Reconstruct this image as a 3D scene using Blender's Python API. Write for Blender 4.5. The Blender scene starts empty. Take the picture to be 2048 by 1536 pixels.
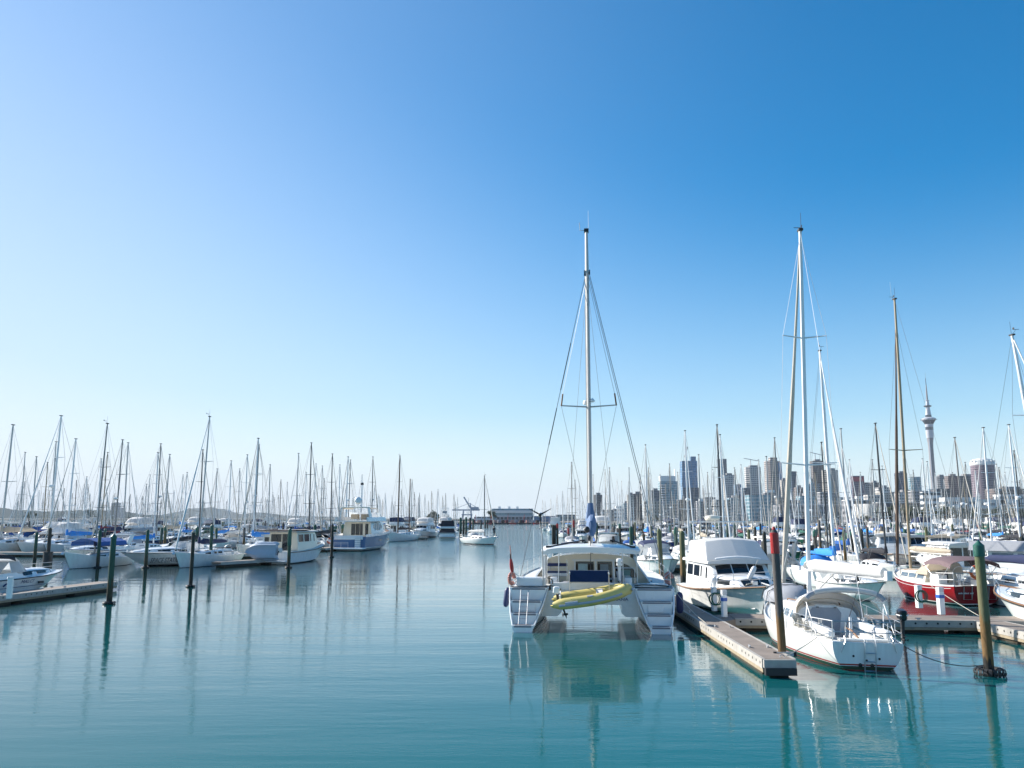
import bpy, bmesh, math, random
from mathutils import Vector, Matrix, Euler, noise as mnoise

scene = bpy.context.scene
COL = scene.collection
R = math.radians
random.seed(7)

# ------------------------------------------------------------------ camera
FPX = 1700.0                 # focal length in pixels of the 2048 px wide photograph
CAM_H = 4.5                  # eye height over the water
HORIZON = 1036.0             # photo row of the horizon
PITCH = math.atan((HORIZON - 768.0) / FPX)
cam_data = bpy.data.cameras.new("camera")
cam_data.sensor_width = 36.0
cam_data.lens = FPX / 2048.0 * 36.0
cam_data.clip_start = 0.1
cam_data.clip_end = 60000.0
cam = bpy.data.objects.new("camera", cam_data)
COL.objects.link(cam)
cam.location = (0, 0, CAM_H)
cam.rotation_euler = (math.pi / 2 + PITCH, 0, 0)
scene.camera = cam

# ------------------------------------------------------------------ light
SUN_AZ = R(-62.0)            # left of the view direction (+Y)
SUN_EL = R(30.0)
world = bpy.data.worlds.new("World")
scene.world = world
world.use_nodes = True
wn = world.node_tree.nodes
wl = world.node_tree.links
wn.clear()
w_out = wn.new("ShaderNodeOutputWorld")
w_bg = wn.new("ShaderNodeBackground")
w_sky = wn.new("ShaderNodeTexSky")
w_sky.sky_type = 'NISHITA'
w_sky.sun_disc = False
w_sky.sun_elevation = SUN_EL
w_sky.sun_rotation = SUN_AZ
w_sky.altitude = 0.0
w_sky.air_density = 1.0
w_sky.dust_density = 0.5
w_sky.ozone_density = 4.0
w_hsv = wn.new("ShaderNodeHueSaturation")
w_hsv.inputs["Saturation"].default_value = 2.0
w_hsv.inputs["Hue"].default_value = 0.493
w_bg.inputs["Strength"].default_value = 0.092
# pale haze low over the horizon, thicker towards the sun, with a mild forward-scattered glare round it
def w_math(op, a, b=None, c=None):
    n = wn.new("ShaderNodeMath")
    n.operation = op
    for i, v in enumerate((a, b, c)):
        if v is None:
            continue
        if isinstance(v, (int, float)):
            n.inputs[i].default_value = v
        else:
            wl.new(v, n.inputs[i])
    return n.outputs[0]
w_tc = wn.new("ShaderNodeTexCoord")
w_sp = wn.new("ShaderNodeSeparateXYZ")
wl.new(w_tc.outputs["Generated"], w_sp.inputs[0])
w_dot = wn.new("ShaderNodeVectorMath")
w_dot.operation = 'DOT_PRODUCT'
w_dot.inputs[1].default_value = (math.sin(SUN_AZ), math.cos(SUN_AZ), 0.12)
wl.new(w_tc.outputs["Generated"], w_dot.inputs[0])
w_gl = wn.new("ShaderNodeMapRange")
w_gl.inputs[1].default_value = -0.1
w_gl.inputs[2].default_value = 0.98
wl.new(w_dot.outputs["Value"], w_gl.inputs[0])
glare = w_math('POWER', w_gl.outputs[0], 2.6)
top = w_math('MULTIPLY_ADD', glare, 0.46, 0.38)
rel = w_math('SUBTRACT', 1.0, w_math('DIVIDE', w_sp.outputs[2], top))
hz = w_math('POWER', w_math('MAXIMUM', rel, 0.0), 2.0)
w_mx = wn.new("ShaderNodeMix")
w_mx.data_type = 'RGBA'
w_hc = wn.new("ShaderNodeMix")
w_hc.data_type = 'RGBA'
w_hc.inputs[6].default_value = (4.9, 5.6, 6.0, 1)
w_hc.inputs[7].default_value = (6.6, 6.7, 6.6, 1)
wl.new(glare, w_hc.inputs[0])
wl.new(w_hc.outputs[2], w_mx.inputs[7])
wl.new(hz, w_mx.inputs[0])
wl.new(w_sky.outputs[0], w_hsv.inputs["Color"])
wl.new(w_hsv.outputs[0], w_mx.inputs[6])
w_mg = wn.new("ShaderNodeMix")
w_mg.data_type = 'RGBA'
w_mg.inputs[7].default_value = (4.2, 4.75, 5.6, 1)
wl.new(w_math('MULTIPLY', glare, 0.62), w_mg.inputs[0])
wl.new(w_mx.outputs[2], w_mg.inputs[6])
wl.new(w_mg.outputs[2], w_bg.inputs["Color"])
wl.new(w_bg.outputs[0], w_out.inputs["Surface"])

sun_d = bpy.data.lights.new("sun", 'SUN')
sun_d.energy = 5.0
sun_d.angle = R(0.5)
sun_d.color = (1.0, 0.95, 0.87)
sun_o = bpy.data.objects.new("sun", sun_d)
COL.objects.link(sun_o)
_sd = Vector((math.sin(SUN_AZ) * math.cos(SUN_EL), math.cos(SUN_AZ) * math.cos(SUN_EL), math.sin(SUN_EL)))
sun_o.rotation_euler = _sd.to_track_quat('Z', 'Y').to_euler()
sun_o.location = (-60, 60, 60)

scene.view_settings.view_transform = 'Standard'
scene.view_settings.look = 'None'
scene.view_settings.exposure = 0.9
scene.view_settings.gamma = 1.0
scene.cycles.max_bounces = 8
scene.cycles.transparent_max_bounces = 12
scene.cycles.use_denoising = True
scene.cycles.sample_clamp_indirect = 6.0

# ------------------------------------------------------------------ survey: where a sight line meets the ground or a depth
def ray(px, py):
    u = (px - 1024.0) / FPX
    v = (768.0 - py) / FPX
    c, s = math.cos(PITCH), math.sin(PITCH)
    return u, c - v * s, s + v * c

def ground(px, py, z=0.0):
    u, y, w = ray(px, py)
    t = (z - CAM_H) / w
    return Vector((u * t, y * t, z))

def at(px, py, D):
    u, y, w = ray(px, py)
    t = D / y
    return Vector((u * t, D, CAM_H + w * t))

AXR = R(3.6)                 # berths to the right of the fairway run this far clockwise of +Y
AXL = R(8.5)                 # berths to the left of it
def along(o, a, b, ax, z=0.0):
    """o + a metres along the berths + b metres to the right of them"""
    return Vector((o[0] + a * math.sin(ax) + b * math.cos(ax), o[1] + a * math.cos(ax) - b * math.sin(ax), z))
# ------------------------------------------------------------------ materials
def _nodes(name):
    m = bpy.data.materials.new(name)
    m.use_nodes = True
    nt = m.node_tree
    b = nt.nodes["Principled BSDF"]
    return m, nt, b

def mat(name, col, rough=0.5, metal=0.0, vary=0.08, scale=6.0, bump=0.0, bscale=None, spec=0.5, coat=0.0, trans=0.0, alpha=1.0, cloth=0.0):
    m, nt, b = _nodes(name)
    b.inputs["Roughness"].default_value = rough
    b.inputs["Metallic"].default_value = metal
    b.inputs["Specular IOR Level"].default_value = spec
    b.inputs["Coat Weight"].default_value = coat
    b.inputs["Coat Roughness"].default_value = 0.08
    b.inputs["Transmission Weight"].default_value = trans
    b.inputs["Alpha"].default_value = alpha
    tc = nt.nodes.new("ShaderNodeTexCoord")
    if vary > 0:
        no = nt.nodes.new("ShaderNodeTexNoise")
        no.inputs["Scale"].default_value = scale
        no.inputs["Detail"].default_value = 4.0
        nt.links.new(tc.outputs["Object"], no.inputs["Vector"])
        mx = nt.nodes.new("ShaderNodeMix")
        mx.data_type = 'RGBA'
        mx.inputs[6].default_value = (*[c * (1 - vary) for c in col], 1)
        mx.inputs[7].default_value = (*[min(1, c * (1 + vary)) for c in col], 1)
        nt.links.new(no.outputs["Fac"], mx.inputs[0])
        nt.links.new(mx.outputs[2], b.inputs["Base Color"])
        rr = nt.nodes.new("ShaderNodeMapRange")
        rr.inputs[3].default_value = max(0.02, rough - 0.08)
        rr.inputs[4].default_value = min(1, rough + 0.1)
        nt.links.new(no.outputs["Fac"], rr.inputs[0])
        nt.links.new(rr.outputs[0], b.inputs["Roughness"])
    else:
        b.inputs["Base Color"].default_value = (*col, 1)
    if cloth > 0:
        tl = nt.nodes.new("ShaderNodeBsdfTranslucent")
        tl.inputs["Color"].default_value = (*col, 1)
        ms = nt.nodes.new("ShaderNodeMixShader")
        ms.inputs[0].default_value = cloth
        nt.links.new(b.outputs[0], ms.inputs[1])
        nt.links.new(tl.outputs[0], ms.inputs[2])
        nt.links.new(ms.outputs[0], nt.nodes["Material Output"].inputs["Surface"])
    if bump > 0:
        n2 = nt.nodes.new("ShaderNodeTexNoise")
        n2.inputs["Scale"].default_value = bscale or scale * 4
        n2.inputs["Detail"].default_value = 3.0
        nt.links.new(tc.outputs["Object"], n2.inputs["Vector"])
        bp = nt.nodes.new("ShaderNodeBump")
        bp.inputs["Strength"].default_value = min(1.0, bump)
        bp.inputs["Distance"].default_value = 0.02
        nt.links.new(n2.outputs["Fac"], bp.inputs["Height"])
        nt.links.new(bp.outputs[0], b.inputs["Normal"])
    return m

def hull_mat(name, bands, rough=0.22, dirt=0.12):
    """paint in level bands above the waterline: [(z_from, colour), ...] in object space, lowest first"""
    m, nt, b = _nodes(name)
    b.inputs["Roughness"].default_value = rough
    b.inputs["Coat Weight"].default_value = 0.1
    tc = nt.nodes.new("ShaderNodeTexCoord")
    sp = nt.nodes.new("ShaderNodeSeparateXYZ")
    nt.links.new(tc.outputs["Object"], sp.inputs[0])
    mr = nt.nodes.new("ShaderNodeMapRange")
    mr.inputs[1].default_value = -1.0
    mr.inputs[2].default_value = 3.0
    nt.links.new(sp.outputs[2], mr.inputs[0])
    cr = nt.nodes.new("ShaderNodeValToRGB")
    cr.color_ramp.interpolation = 'CONSTANT'
    els = cr.color_ramp.elements
    els[0].position = 0.0
    els[0].color = (*bands[0][1], 1)
    els.remove(els[1])
    for z, c in bands[1:]:
        e = els.new((z + 1.0) / 4.0)
        e.color = (*c, 1)
    nt.links.new(mr.outputs[0], cr.inputs[0])
    no = nt.nodes.new("ShaderNodeTexNoise")
    no.inputs["Scale"].default_value = 2.5
    no.inputs["Detail"].default_value = 6.0
    mp = nt.nodes.new("ShaderNodeMapping")
    mp.inputs["Scale"].default_value = (3, 1, 0.35)
    nt.links.new(tc.outputs["Object"], mp.inputs[0])
    nt.links.new(mp.outputs[0], no.inputs["Vector"])
    mu = nt.nodes.new("ShaderNodeMapRange")
    mu.inputs[1].default_value = 0.3
    mu.inputs[2].default_value = 0.7
    mu.inputs[3].default_value = 1.0 - dirt
    mu.inputs[4].default_value = 1.0
    nt.links.new(no.outputs["Fac"], mu.inputs[0])
    mx = nt.nodes.new("ShaderNodeMix")
    mx.data_type = 'RGBA'
    mx.blend_type = 'MULTIPLY'
    mx.inputs[0].default_value = 1.0
    nt.links.new(cr.outputs[0], mx.inputs[6])
    nt.links.new(mu.outputs[0], mx.inputs[7])
    nt.links.new(mx.outputs[2], b.inputs["Base Color"])
    return m

def water_mat():
    m, nt, b = _nodes("sea_water")
    tc = nt.nodes.new("ShaderNodeTexCoord")
    L = nt.links
    def noise(sx, sy, detail, rot=0.0, rough=0.5):
        mp = nt.nodes.new("ShaderNodeMapping")
        mp.inputs["Scale"].default_value = (sx, sy, 1)
        mp.inputs["Rotation"].default_value = (0, 0, rot)
        L.new(tc.outputs["Object"], mp.inputs[0])
        no = nt.nodes.new("ShaderNodeTexNoise")
        no.inputs["Scale"].default_value = 1.0
        no.inputs["Detail"].default_value = detail
        no.inputs["Roughness"].default_value = rough
        L.new(mp.outputs[0], no.inputs["Vector"])
        return no.outputs["Fac"]
    def math_(op, a, b_):
        n = nt.nodes.new("ShaderNodeMath")
        n.operation = op
        for i, v in enumerate((a, b_)):
            if isinstance(v, (int, float)):
                n.inputs[i].default_value = v
            else:
                L.new(v, n.inputs[i])
        return n.outputs[0]
    # murky green-blue body colour with slow patches
    patch = noise(0.012, 0.02, 3)
    mx = nt.nodes.new("ShaderNodeMix")
    mx.data_type = 'RGBA'
    mx.inputs[6].default_value = (0.004, 0.092, 0.100, 1)
    mx.inputs[7].default_value = (0.006, 0.116, 0.124, 1)
    L.new(patch, mx.inputs[0])
    # wind: cat's-paw belt across the fairway, glassy water near the berths
    sp = nt.nodes.new("ShaderNodeSeparateXYZ")
    L.new(tc.outputs["Object"], sp.inputs[0])
    wob = noise(0.03, 0.015, 3)
    yy = math_('ADD', sp.outputs[1], math_('MULTIPLY', wob, 60.0))
    mr = nt.nodes.new("ShaderNodeMapRange")
    mr.interpolation_type = 'SMOOTHSTEP'
    mr.inputs[1].default_value = 95.0
    mr.inputs[2].default_value = 150.0
    mr.inputs[3].default_value = 0.0
    mr.inputs[4].default_value = 1.0
    L.new(yy, mr.inputs[0])
    wind = mr.outputs[0]
    swell = noise(0.045, 0.42, 3, 0.06, 0.55)
    mid = noise(0.8, 2.3, 3, -0.08, 0.6)
    rip = noise(5.0, 10.0, 3, 0.12, 0.6)
    calm = noise(0.05, 0.10, 2, 0.3)
    cm = nt.nodes.new("ShaderNodeMapRange")
    cm.inputs[1].default_value = 0.35
    cm.inputs[2].default_value = 0.68
    cm.inputs[3].default_value = 0.35
    cm.inputs[4].default_value = 1.5
    L.new(calm, cm.inputs[0])
    h = math_('ADD', math_('MULTIPLY', swell, 0.026), math_('MULTIPLY', math_('MULTIPLY', mid, cm.outputs[0]), 0.0085))
    amp = math_('ADD', math_('MULTIPLY', cm.outputs[0], 0.0021), math_('MULTIPLY', wind, 0.012))
    h = math_('ADD', h, math_('MULTIPLY', rip, amp))
    chop = noise(1.2, 2.0, 3, 0.15)
    h = math_('ADD', h, math_('MULTIPLY', math_('MULTIPLY', chop, wind), 0.09))
    bp = nt.nodes.new("ShaderNodeBump")
    bp.inputs["Strength"].default_value = 1.0
    bp.inputs["Distance"].default_value = 1.0
    L.new(h, bp.inputs["Height"])
    nt.nodes.remove(b)
    df = nt.nodes.new("ShaderNodeBsdfDiffuse")
    L.new(mx.outputs[2], df.inputs["Color"])
    gl = nt.nodes.new("ShaderNodeBsdfGlossy")
    gl.inputs["Roughness"].default_value = 0.015
    L.new(bp.outputs[0], gl.inputs["Normal"])
    fr = nt.nodes.new("ShaderNodeFresnel")
    fr.inputs["IOR"].default_value = 1.34
    L.new(bp.outputs[0], fr.inputs["Normal"])
    fm = nt.nodes.new("ShaderNodeMapRange")
    fm.inputs[1].default_value = 0.125
    fm.inputs[2].default_value = 0.66
    fm.inputs[3].default_value = 0.02
    fm.inputs[4].default_value = 0.96
    L.new(fr.outputs[0], fm.inputs[0])
    sm = nt.nodes.new("ShaderNodeMixShader")
    L.new(fm.outputs[0], sm.inputs[0])
    L.new(df.outputs[0], sm.inputs[1])
    L.new(gl.outputs[0], sm.inputs[2])
    L.new(sm.outputs[0], nt.nodes["Material Output"].inputs["Surface"])
    return m
# ------------------------------------------------------------------ the water
def link_mesh(name, verts, faces, mats=(), midx=None, parent=None, smooth=False):
    me = bpy.data.meshes.new(name)
    me.from_pydata([tuple(v) for v in verts], [], faces)
    for m in mats:
        me.materials.append(m)
    if midx:
        me.polygons.foreach_set("material_index", midx)
    if smooth:
        me.polygons.foreach_set("use_smooth", [True] * len(faces))
    me.update()
    o = bpy.data.objects.new(name, me)
    COL.objects.link(o)
    if parent:
        o.parent = parent
    return o

S = 30000.0
o = link_mesh("water", [(-S, -300, 0), (S, -300, 0), (S, S, 0), (-S, S, 0)], [(0, 1, 2, 3)], [water_mat()])
o["kind"] = "structure"
# ------------------------------------------------------------------ mesh tools
V = Vector

class Mesh:
    """collects faces; build() links them as ONE mesh object"""
    def __init__(self):
        self.v, self.f, self.m, self.s, self.mats = [], [], [], [], []

    def mi(self, m):
        if m not in self.mats:
            self.mats.append(m)
        return self.mats.index(m)

    def add(self, verts, faces, m, smooth=False):
        b = len(self.v)
        i = self.mi(m)
        self.v += [tuple(p) for p in verts]
        for f in faces:
            self.f.append(tuple(b + k for k in f))
            self.m.append(i)
            self.s.append(smooth)

    def join(self, o, mtx=None):
        b = len(self.v)
        self.v += [tuple(mtx @ V(p)) for p in o.v] if mtx else o.v
        for f, mi, s in zip(o.f, o.m, o.s):
            self.f.append(tuple(b + k for k in f))
            self.m.append(self.mi(o.mats[mi]))
            self.s.append(s)

    def box(self, c, s, m, rz=0.0, rx=0.0, ry=0.0, taper=1.0):
        x, y, z = s[0] / 2, s[1] / 2, s[2] / 2
        e = Euler((rx, ry, rz)).to_matrix()
        p = []
        for k, zz in ((1.0, -z), (taper, z)):
            for a, b in ((-x, -y), (x, -y), (x, y), (-x, y)):
                p.append(V(c) + e @ V((a * k, b * k, zz)))
        self.add(p, [(3, 2, 1, 0), (4, 5, 6, 7), (0, 1, 5, 4), (1, 2, 6, 5), (2, 3, 7, 6), (3, 0, 4, 7)], m)

    def rbox(self, c, s, m, r=0.03, n=3, rz=0.0, rx=0.0, ry=0.0):
        """box with rounded upright edges and a small top and bottom chamfer"""
        x, y, z = s[0] / 2, s[1] / 2, s[2] / 2
        e = Euler((rx, ry, rz)).to_matrix()
        rings = []
        for zz, ins in ((-z, r * 0.5), (-z + r * 0.5, 0), (z - r * 0.5, 0), (z, r * 0.5)):
            ring = []
            for cx, cy, a0 in ((x - r, y - r, 0), (-x + r, y - r, 90), (-x + r, -y + r, 180), (x - r, -y + r, 270)):
                for k in range(n + 1):
                    a = R(a0 + 90 * k / n)
                    rr = max(0.0, r - ins)
                    ring.append(V(c) + e @ V((cx + math.cos(a) * rr, cy + math.sin(a) * rr, zz)))
            rings.append(ring)
        self.loft(rings, m, closed=True, caps=True, smooth=False)

    def loft(self, rings, m, closed=True, caps=False, smooth=True, cap0=None, cap1=None):
        n = len(rings[0])
        vs = [p for r in rings for p in r]
        fs = []
        for i in range(len(rings) - 1):
            for j in range(n if closed else n - 1):
                k = (j + 1) % n
                fs.append((i * n + j, i * n + k, (i + 1) * n + k, (i + 1) * n + j))
        b = len(self.v)
        self.add(vs, fs, m, smooth)
        i = self.mi(m)
        if caps or cap0:
            self.f.append(tuple(b + j for j in range(n))[::-1]); self.m.append(i); self.s.append(False)
        if caps or cap1:
            self.f.append(tuple(b + (len(rings) - 1) * n + j for j in range(n))); self.m.append(i); self.s.append(False)

    def tube(self, pts, r, m, n=6, caps=True, squash=1.0):
        pts = [V(p) for p in pts]
        rs = r if isinstance(r, (list, tuple)) else [r] * len(pts)
        t0 = (pts[1] - pts[0]).normalized()
        up = V((0, 0, 1)) if abs(t0.z) < 0.9 else V((0, 1, 0))
        side = t0.cross(up).normalized()
        rings = []
        for i, p in enumerate(pts):
            a = pts[max(0, i - 1)]
            c = pts[min(len(pts) - 1, i + 1)]
            t = (c - a).normalized()
            side = (side - t * side.dot(t)).normalized()
            u = t.cross(side)
            rings.append([p + side * math.cos(2 * math.pi * k / n) * rs[i] + u * math.sin(2 * math.pi * k / n) * rs[i] * squash for k in range(n)])
        self.loft(rings, m, closed=True, caps=caps, smooth=n > 4)

    def lathe(self, prof, m, c=(0, 0, 0), n=16, smooth=True, sx=1.0, sy=1.0):
        rings = [[V(c) + V((math.cos(2 * math.pi * k / n) * r * sx, math.sin(2 * math.pi * k / n) * r * sy, z)) for k in range(n)] for r, z in prof]
        self.loft(rings, m, closed=True, caps=True, smooth=smooth)

    def ball(self, c, r, m, n=10, k=6, rot=None):
        if not isinstance(r, (list, tuple)):
            r = (r, r, r)
        e = rot.to_matrix() if rot else Matrix.Identity(3)
        rings = []
        for i in range(k + 1):
            a = -math.pi / 2 + math.pi * i / k
            a = max(-1.5, min(1.5, a))
            rings.append([V(c) + e @ V((math.cos(2 * math.pi * j / n) * math.cos(a) * r[0], math.sin(2 * math.pi * j / n) * math.cos(a) * r[1], math.sin(a) * r[2])) for j in range(n)])
        self.loft(rings, m, closed=True, caps=True, smooth=True)

    def ring(self, c, R_, r, m, rot=(0, 0, 0), n=18, k=7, mats=None, part=1.0):
        e = Euler(rot).to_matrix()
        pts = [V(c) + e @ V((math.cos(2 * math.pi * part * i / n) * R_, math.sin(2 * math.pi * part * i / n) * R_, 0)) for i in range(n + 1)]
        for i in range(n):
            self.tube([pts[i], pts[i + 1]], r, mats[(i // 3) % len(mats)] if mats else m, n=k, caps=(part < 1))

    def plate(self, poly, m, off):
        """a thin solid plate: polygon pushed along its normal by off"""
        poly = [V(p) for p in poly]
        nrm = V((0, 0, 0))
        for i in range(len(poly)):
            a, b = poly[i], poly[(i + 1) % len(poly)]
            nrm += a.cross(b)
        nrm.normalize()
        top = [p + nrm * off for p in poly]
        base = [p - nrm * 0.02 for p in poly]
        n = len(poly)
        self.add(base + top, [tuple(range(n))[::-1], tuple(range(n, 2 * n))] + [(i, (i + 1) % n, n + (i + 1) % n, n + i) for i in range(n)], m)

    def prism(self, poly, vec, m):
        n = len(poly)
        a = [V(p) for p in poly]
        b = [p + V(vec) for p in a]
        self.add(a + b, [tuple(range(n))[::-1], tuple(range(n, 2 * n))] + [(i, (i + 1) % n, n + (i + 1) % n, n + i) for i in range(n)], m)

    def text(self, s, h, m, mtx, depth=0.012, sx=1.0, shear=0.0):
        cu = bpy.data.curves.new("t", 'FONT')
        cu.body = s
        cu.size = h * 1.4
        cu.extrude = depth
        cu.shear = shear
        cu.resolution_u = 3
        o = bpy.data.objects.new("t", cu)
        COL.objects.link(o)
        dg = bpy.context.evaluated_depsgraph_get()
        me = bpy.data.meshes.new_from_object(o.evaluated_get(dg))
        self.add([mtx @ V((p.co.x * sx, p.co.y, p.co.z)) for p in me.vertices], [tuple(p.vertices) for p in me.polygons], m)
        bpy.data.objects.remove(o)
        bpy.data.curves.remove(cu)
        bpy.data.meshes.remove(me)

    def build(self, name, parent=None, bevel=0.0):
        me = bpy.data.meshes.new(name)
        me.from_pydata(self.v, [], self.f)
        for m in self.mats:
            me.materials.append(m)
        me.polygons.foreach_set("material_index", self.m)
        me.polygons.foreach_set("use_smooth", self.s)
        me.update()
        bm = bmesh.new()
        bm.from_mesh(me)
        bmesh.ops.recalc_face_normals(bm, faces=bm.faces)
        bm.to_mesh(me)
        bm.free()
        if any(self.s):
            try:
                me.set_sharp_from_angle(angle=R(38))
            except Exception:
                pass
        o = bpy.data.objects.new(name, me)
        COL.objects.link(o)
        if parent:
            o.parent = parent
        if bevel > 0:
            b = o.modifiers.new("bevel", 'BEVEL')
            b.width = bevel
            b.segments = 2
            b.limit_method = 'ANGLE'
            b.angle_limit = R(40)
        return o

def tag(o, label, cat, group=None):
    o["label"] = label
    o["category"] = cat
    if group:
        o["group"] = group
    return o

def islands(M):
    """the separate pieces of a mesh, each as a mesh"""
    par = list(range(len(M.v)))
    def find(i):
        while par[i] != i:
            par[i] = par[par[i]]
            i = par[i]
        return i
    for f in M.f:
        a = find(f[0])
        for k in f[1:]:
            par[find(k)] = a
    groups = {}
    for n, f in enumerate(M.f):
        groups.setdefault(find(f[0]), []).append(n)
    out = []
    for fs in groups.values():
        P = Mesh()
        mp = {}
        for n in fs:
            f = M.f[n]
            for k in f:
                if k not in mp:
                    mp[k] = len(P.v)
                    P.v.append(M.v[k])
            P.f.append(tuple(mp[k] for k in f))
            P.m.append(P.mi(M.mats[M.m[n]]))
            P.s.append(M.s[n])
        out.append(P)
    return out

class Kit:

    """a thing under construction: named parts and sub-parts, each one mesh"""
    split = ("cockpit_wing", "transom_gear", "coiled_line", "locker", "pane_reflection", "hardtop_post", "davit", "spreader_strut", "roof_rail", "coaming", "tread", "strap", "water_pipe", "bimini_frame", "bulwark", "handle", "instrument", "masthead_gear", "hatch")
    def __init__(self, name):
        self.name, self.parts = name, []

    def part(self, name, under=None, bevel=0.0, label=None):
        p = Mesh()
        self.parts.append((name, p, under, bevel, label))
        return p

    def build(self, loc=(0, 0, 0), rz=0.0, label="", cat="", group=None, merge=False):
        if merge:
            a = Mesh()
            for n, p, u, b, l in self.parts:
                a.join(p)
            root = a.build(self.name)
        else:
            root = bpy.data.objects.new(self.name, None)
            root.empty_display_size = 0.3
            COL.objects.link(root)
            made = {}
            for n, p, u, b, l in self.parts:
                if not p.f:
                    continue
                if n in self.split:
                    for q in islands(p):
                        o = q.build(n, made.get(id(u), root), b)
                        made.setdefault(id(p), o)
                    continue
                o = p.build(n, made.get(id(u), root), b)
                if l:
                    o["label"] = l
                made[id(p)] = o
        root.location = loc
        root.rotation_euler = (0, 0, rz)
        if label:
            tag(root, label, cat, group)
        return root

def copy_tree(o, parent=None):
    c = o.copy()
    COL.objects.link(c)
    if parent:
        c.parent = parent
    for ch in [x for x in o.children]:
        copy_tree(ch, c)
    return c

def lerp(a, b, t):
    return a + (b - a) * t

def curve3(a, m, b, t):
    """through a at 0, m at 0.5, b at 1"""
    return a * (1 - t) * (1 - 2 * t) + 4 * m * t * (1 - t) + b * t * (2 * t - 1)

# ------------------------------------------------------------------ hulls and shells
class Hull:
    def __init__(s, L, B, fb=(0.9, 0.85, 1.3), keel=(0.05, -0.45, -0.1), tw=0.65, tm=0.42, p=2.3, bow_over=1.0, stern_over=0.3,
                 kind='round', k1=0.48, k2=1.25, chine=(0.86, 0.12), n=18, m=8, flare=0.0, bluff=0.0):
        s.__dict__.update(locals())

    def b(s, t):
        if t < s.tm:
            f = s.tw + (1 - s.tw) * math.sin(math.pi / 2 * t / s.tm)
        else:
            q = (t - s.tm) / (1 - s.tm)
            f = (1 - q ** s.p)
            f = max(f, 0.02)
            f = s.bluff * math.sqrt(max(0, 1 - q ** 4)) + (1 - s.bluff) * f if s.bluff else f
        return max(0.02, f * s.B / 2)

    def sheer(s, t):
        return curve3(s.fb[0], s.fb[1], s.fb[2], t)

    def kz(s, t):
        return curve3(s.keel[0], s.keel[1], s.keel[2], t)

    def y(s, t, e):
        y0 = t * s.L
        y1 = s.stern_over + t * (s.L - s.bow_over - s.stern_over)
        return lerp(y0, y1, e)

    def half(s, t):
        b, zs, zk = s.b(t), s.sheer(t), s.kz(t)
        pts = []
        if s.kind == 'round':
            for j in range(s.m + 1):
                th = math.pi / 2 * j / s.m
                x = b * max(0.0, math.cos(th)) ** s.k1
                e = math.sin(th) ** s.k2
                pts.append((x * (1 - s.flare * e * t * (1 - e)), lerp(zs, zk, e), e))
        else:
            zc = lerp(s.chine[1], min(zs * 0.55, s.chine[1] + 0.5), t ** 3)
            cb = b * lerp(s.chine[0], s.chine[0] * 0.6, t ** 2.5)
            for j in range(s.m + 1):
                q = j / s.m
                if q < 0.75:
                    u = q / 0.75
                    # hollow flare forward
                    x = lerp(b, cb, u ** (1.0 - 0.45 * t))
                    z = lerp(zs, zc, u)
                else:
                    u = (q - 0.75) / 0.25
                    x = lerp(cb, 0.0, u)
                    z = lerp(zc, min(zk, zc - 0.02), u)
                pts.append((x, z, (zs - z) / (zs - zk) if zs > zk else 0))
        return pts

    def rings(s):
        out = []
        for i in range(s.n + 1):
            t = i / s.n
            t = 1 - (1 - t) ** 1.25          # closer stations forward
            h = s.half(t)
            ring = [V((-x, s.y(t, e), z)) for x, z, e in h] + [V((x, s.y(t, e), z)) for x, z, e in h[-2::-1]]
            out.append(ring)
        return out

    def skin(s, M, m, transom=None):
        r = s.rings()
        M.loft(r, m, closed=False, smooth=True, cap1=False)
        n = len(r[0])
        M.add(r[0], [tuple(range(n))], transom or m)

    def t_at(s, y):
        return max(0, min(1, y / s.L))

    def deck(s, M, m, well=None, drop=0.02, camber=0.05, wm=None, n=16, inset=0.015):
        ts = [i / n for i in range(n + 1)]
        rows = []
        cuts = []
        if well:
            cuts = [well[0] / s.L, well[1] / s.L]
            ts = sorted(set([t for t in ts if all(abs(t - c) > 0.012 for c in cuts)] + cuts))
        for t in ts:
            b, z, y = s.b(t) - inset, s.sheer(t) - drop, t * s.L
            hw = min(well[2], b * 0.8) if well else b * 0.4
            zc = z + camber * (b / (s.B / 2))
            top = [V((-b, y, z)), V((-hw, y, zc)), V((-hw, y, zc)), V((hw, y, zc)), V((hw, y, zc)), V((b, y, z))]
            if well and well[0] - 1e-4 <= y <= well[1] + 1e-4:
                zf = z - well[3]
                low = [top[0], top[1], V((-hw, y, zf)), V((hw, y, zf)), top[4], top[5]]
                if abs(t - cuts[0]) < 1e-5:
                    rows += [(top, 0), (low, 1)]
                elif abs(t - cuts[1]) < 1e-5:
                    rows += [(low, 1), (top, 0)]
                else:
                    rows.append((low, 1))
            else:
                rows.append((top, 0))
        vs = [p for r, _ in rows for p in r]
        fs, fw = [], []
        for i in range(len(rows) - 1):
            for j in range(5):
                q = (i * 6 + j, i * 6 + j + 1, (i + 1) * 6 + j + 1, (i + 1) * 6 + j)
                pts = [vs[k] for k in q]
                if (pts[0] - pts[1]).length < 1e-6 and (pts[2] - pts[3]).length < 1e-6:
                    continue
                if (pts[0] - pts[3]).length < 1e-6 and (pts[1] - pts[2]).length < 1e-6:
                    continue
                if len({tuple(round(c, 5) for c in p) for p in pts}) < 3:
                    continue
                inner = (rows[i][1] and rows[i + 1][1] and j in (1, 2, 3)) or (rows[i][1] != rows[i + 1][1])
                (fw if inner else fs).append(q)
        M.add(vs, fs, m)
        if fw:
            M.add(vs, fw, wm or m)

    def edge(s, y, sgn, dz=0.0, inset=0.04):
        t = s.t_at(y)
        return V((sgn * (s.b(t) - inset), y, s.sheer(t) + dz))

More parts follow.
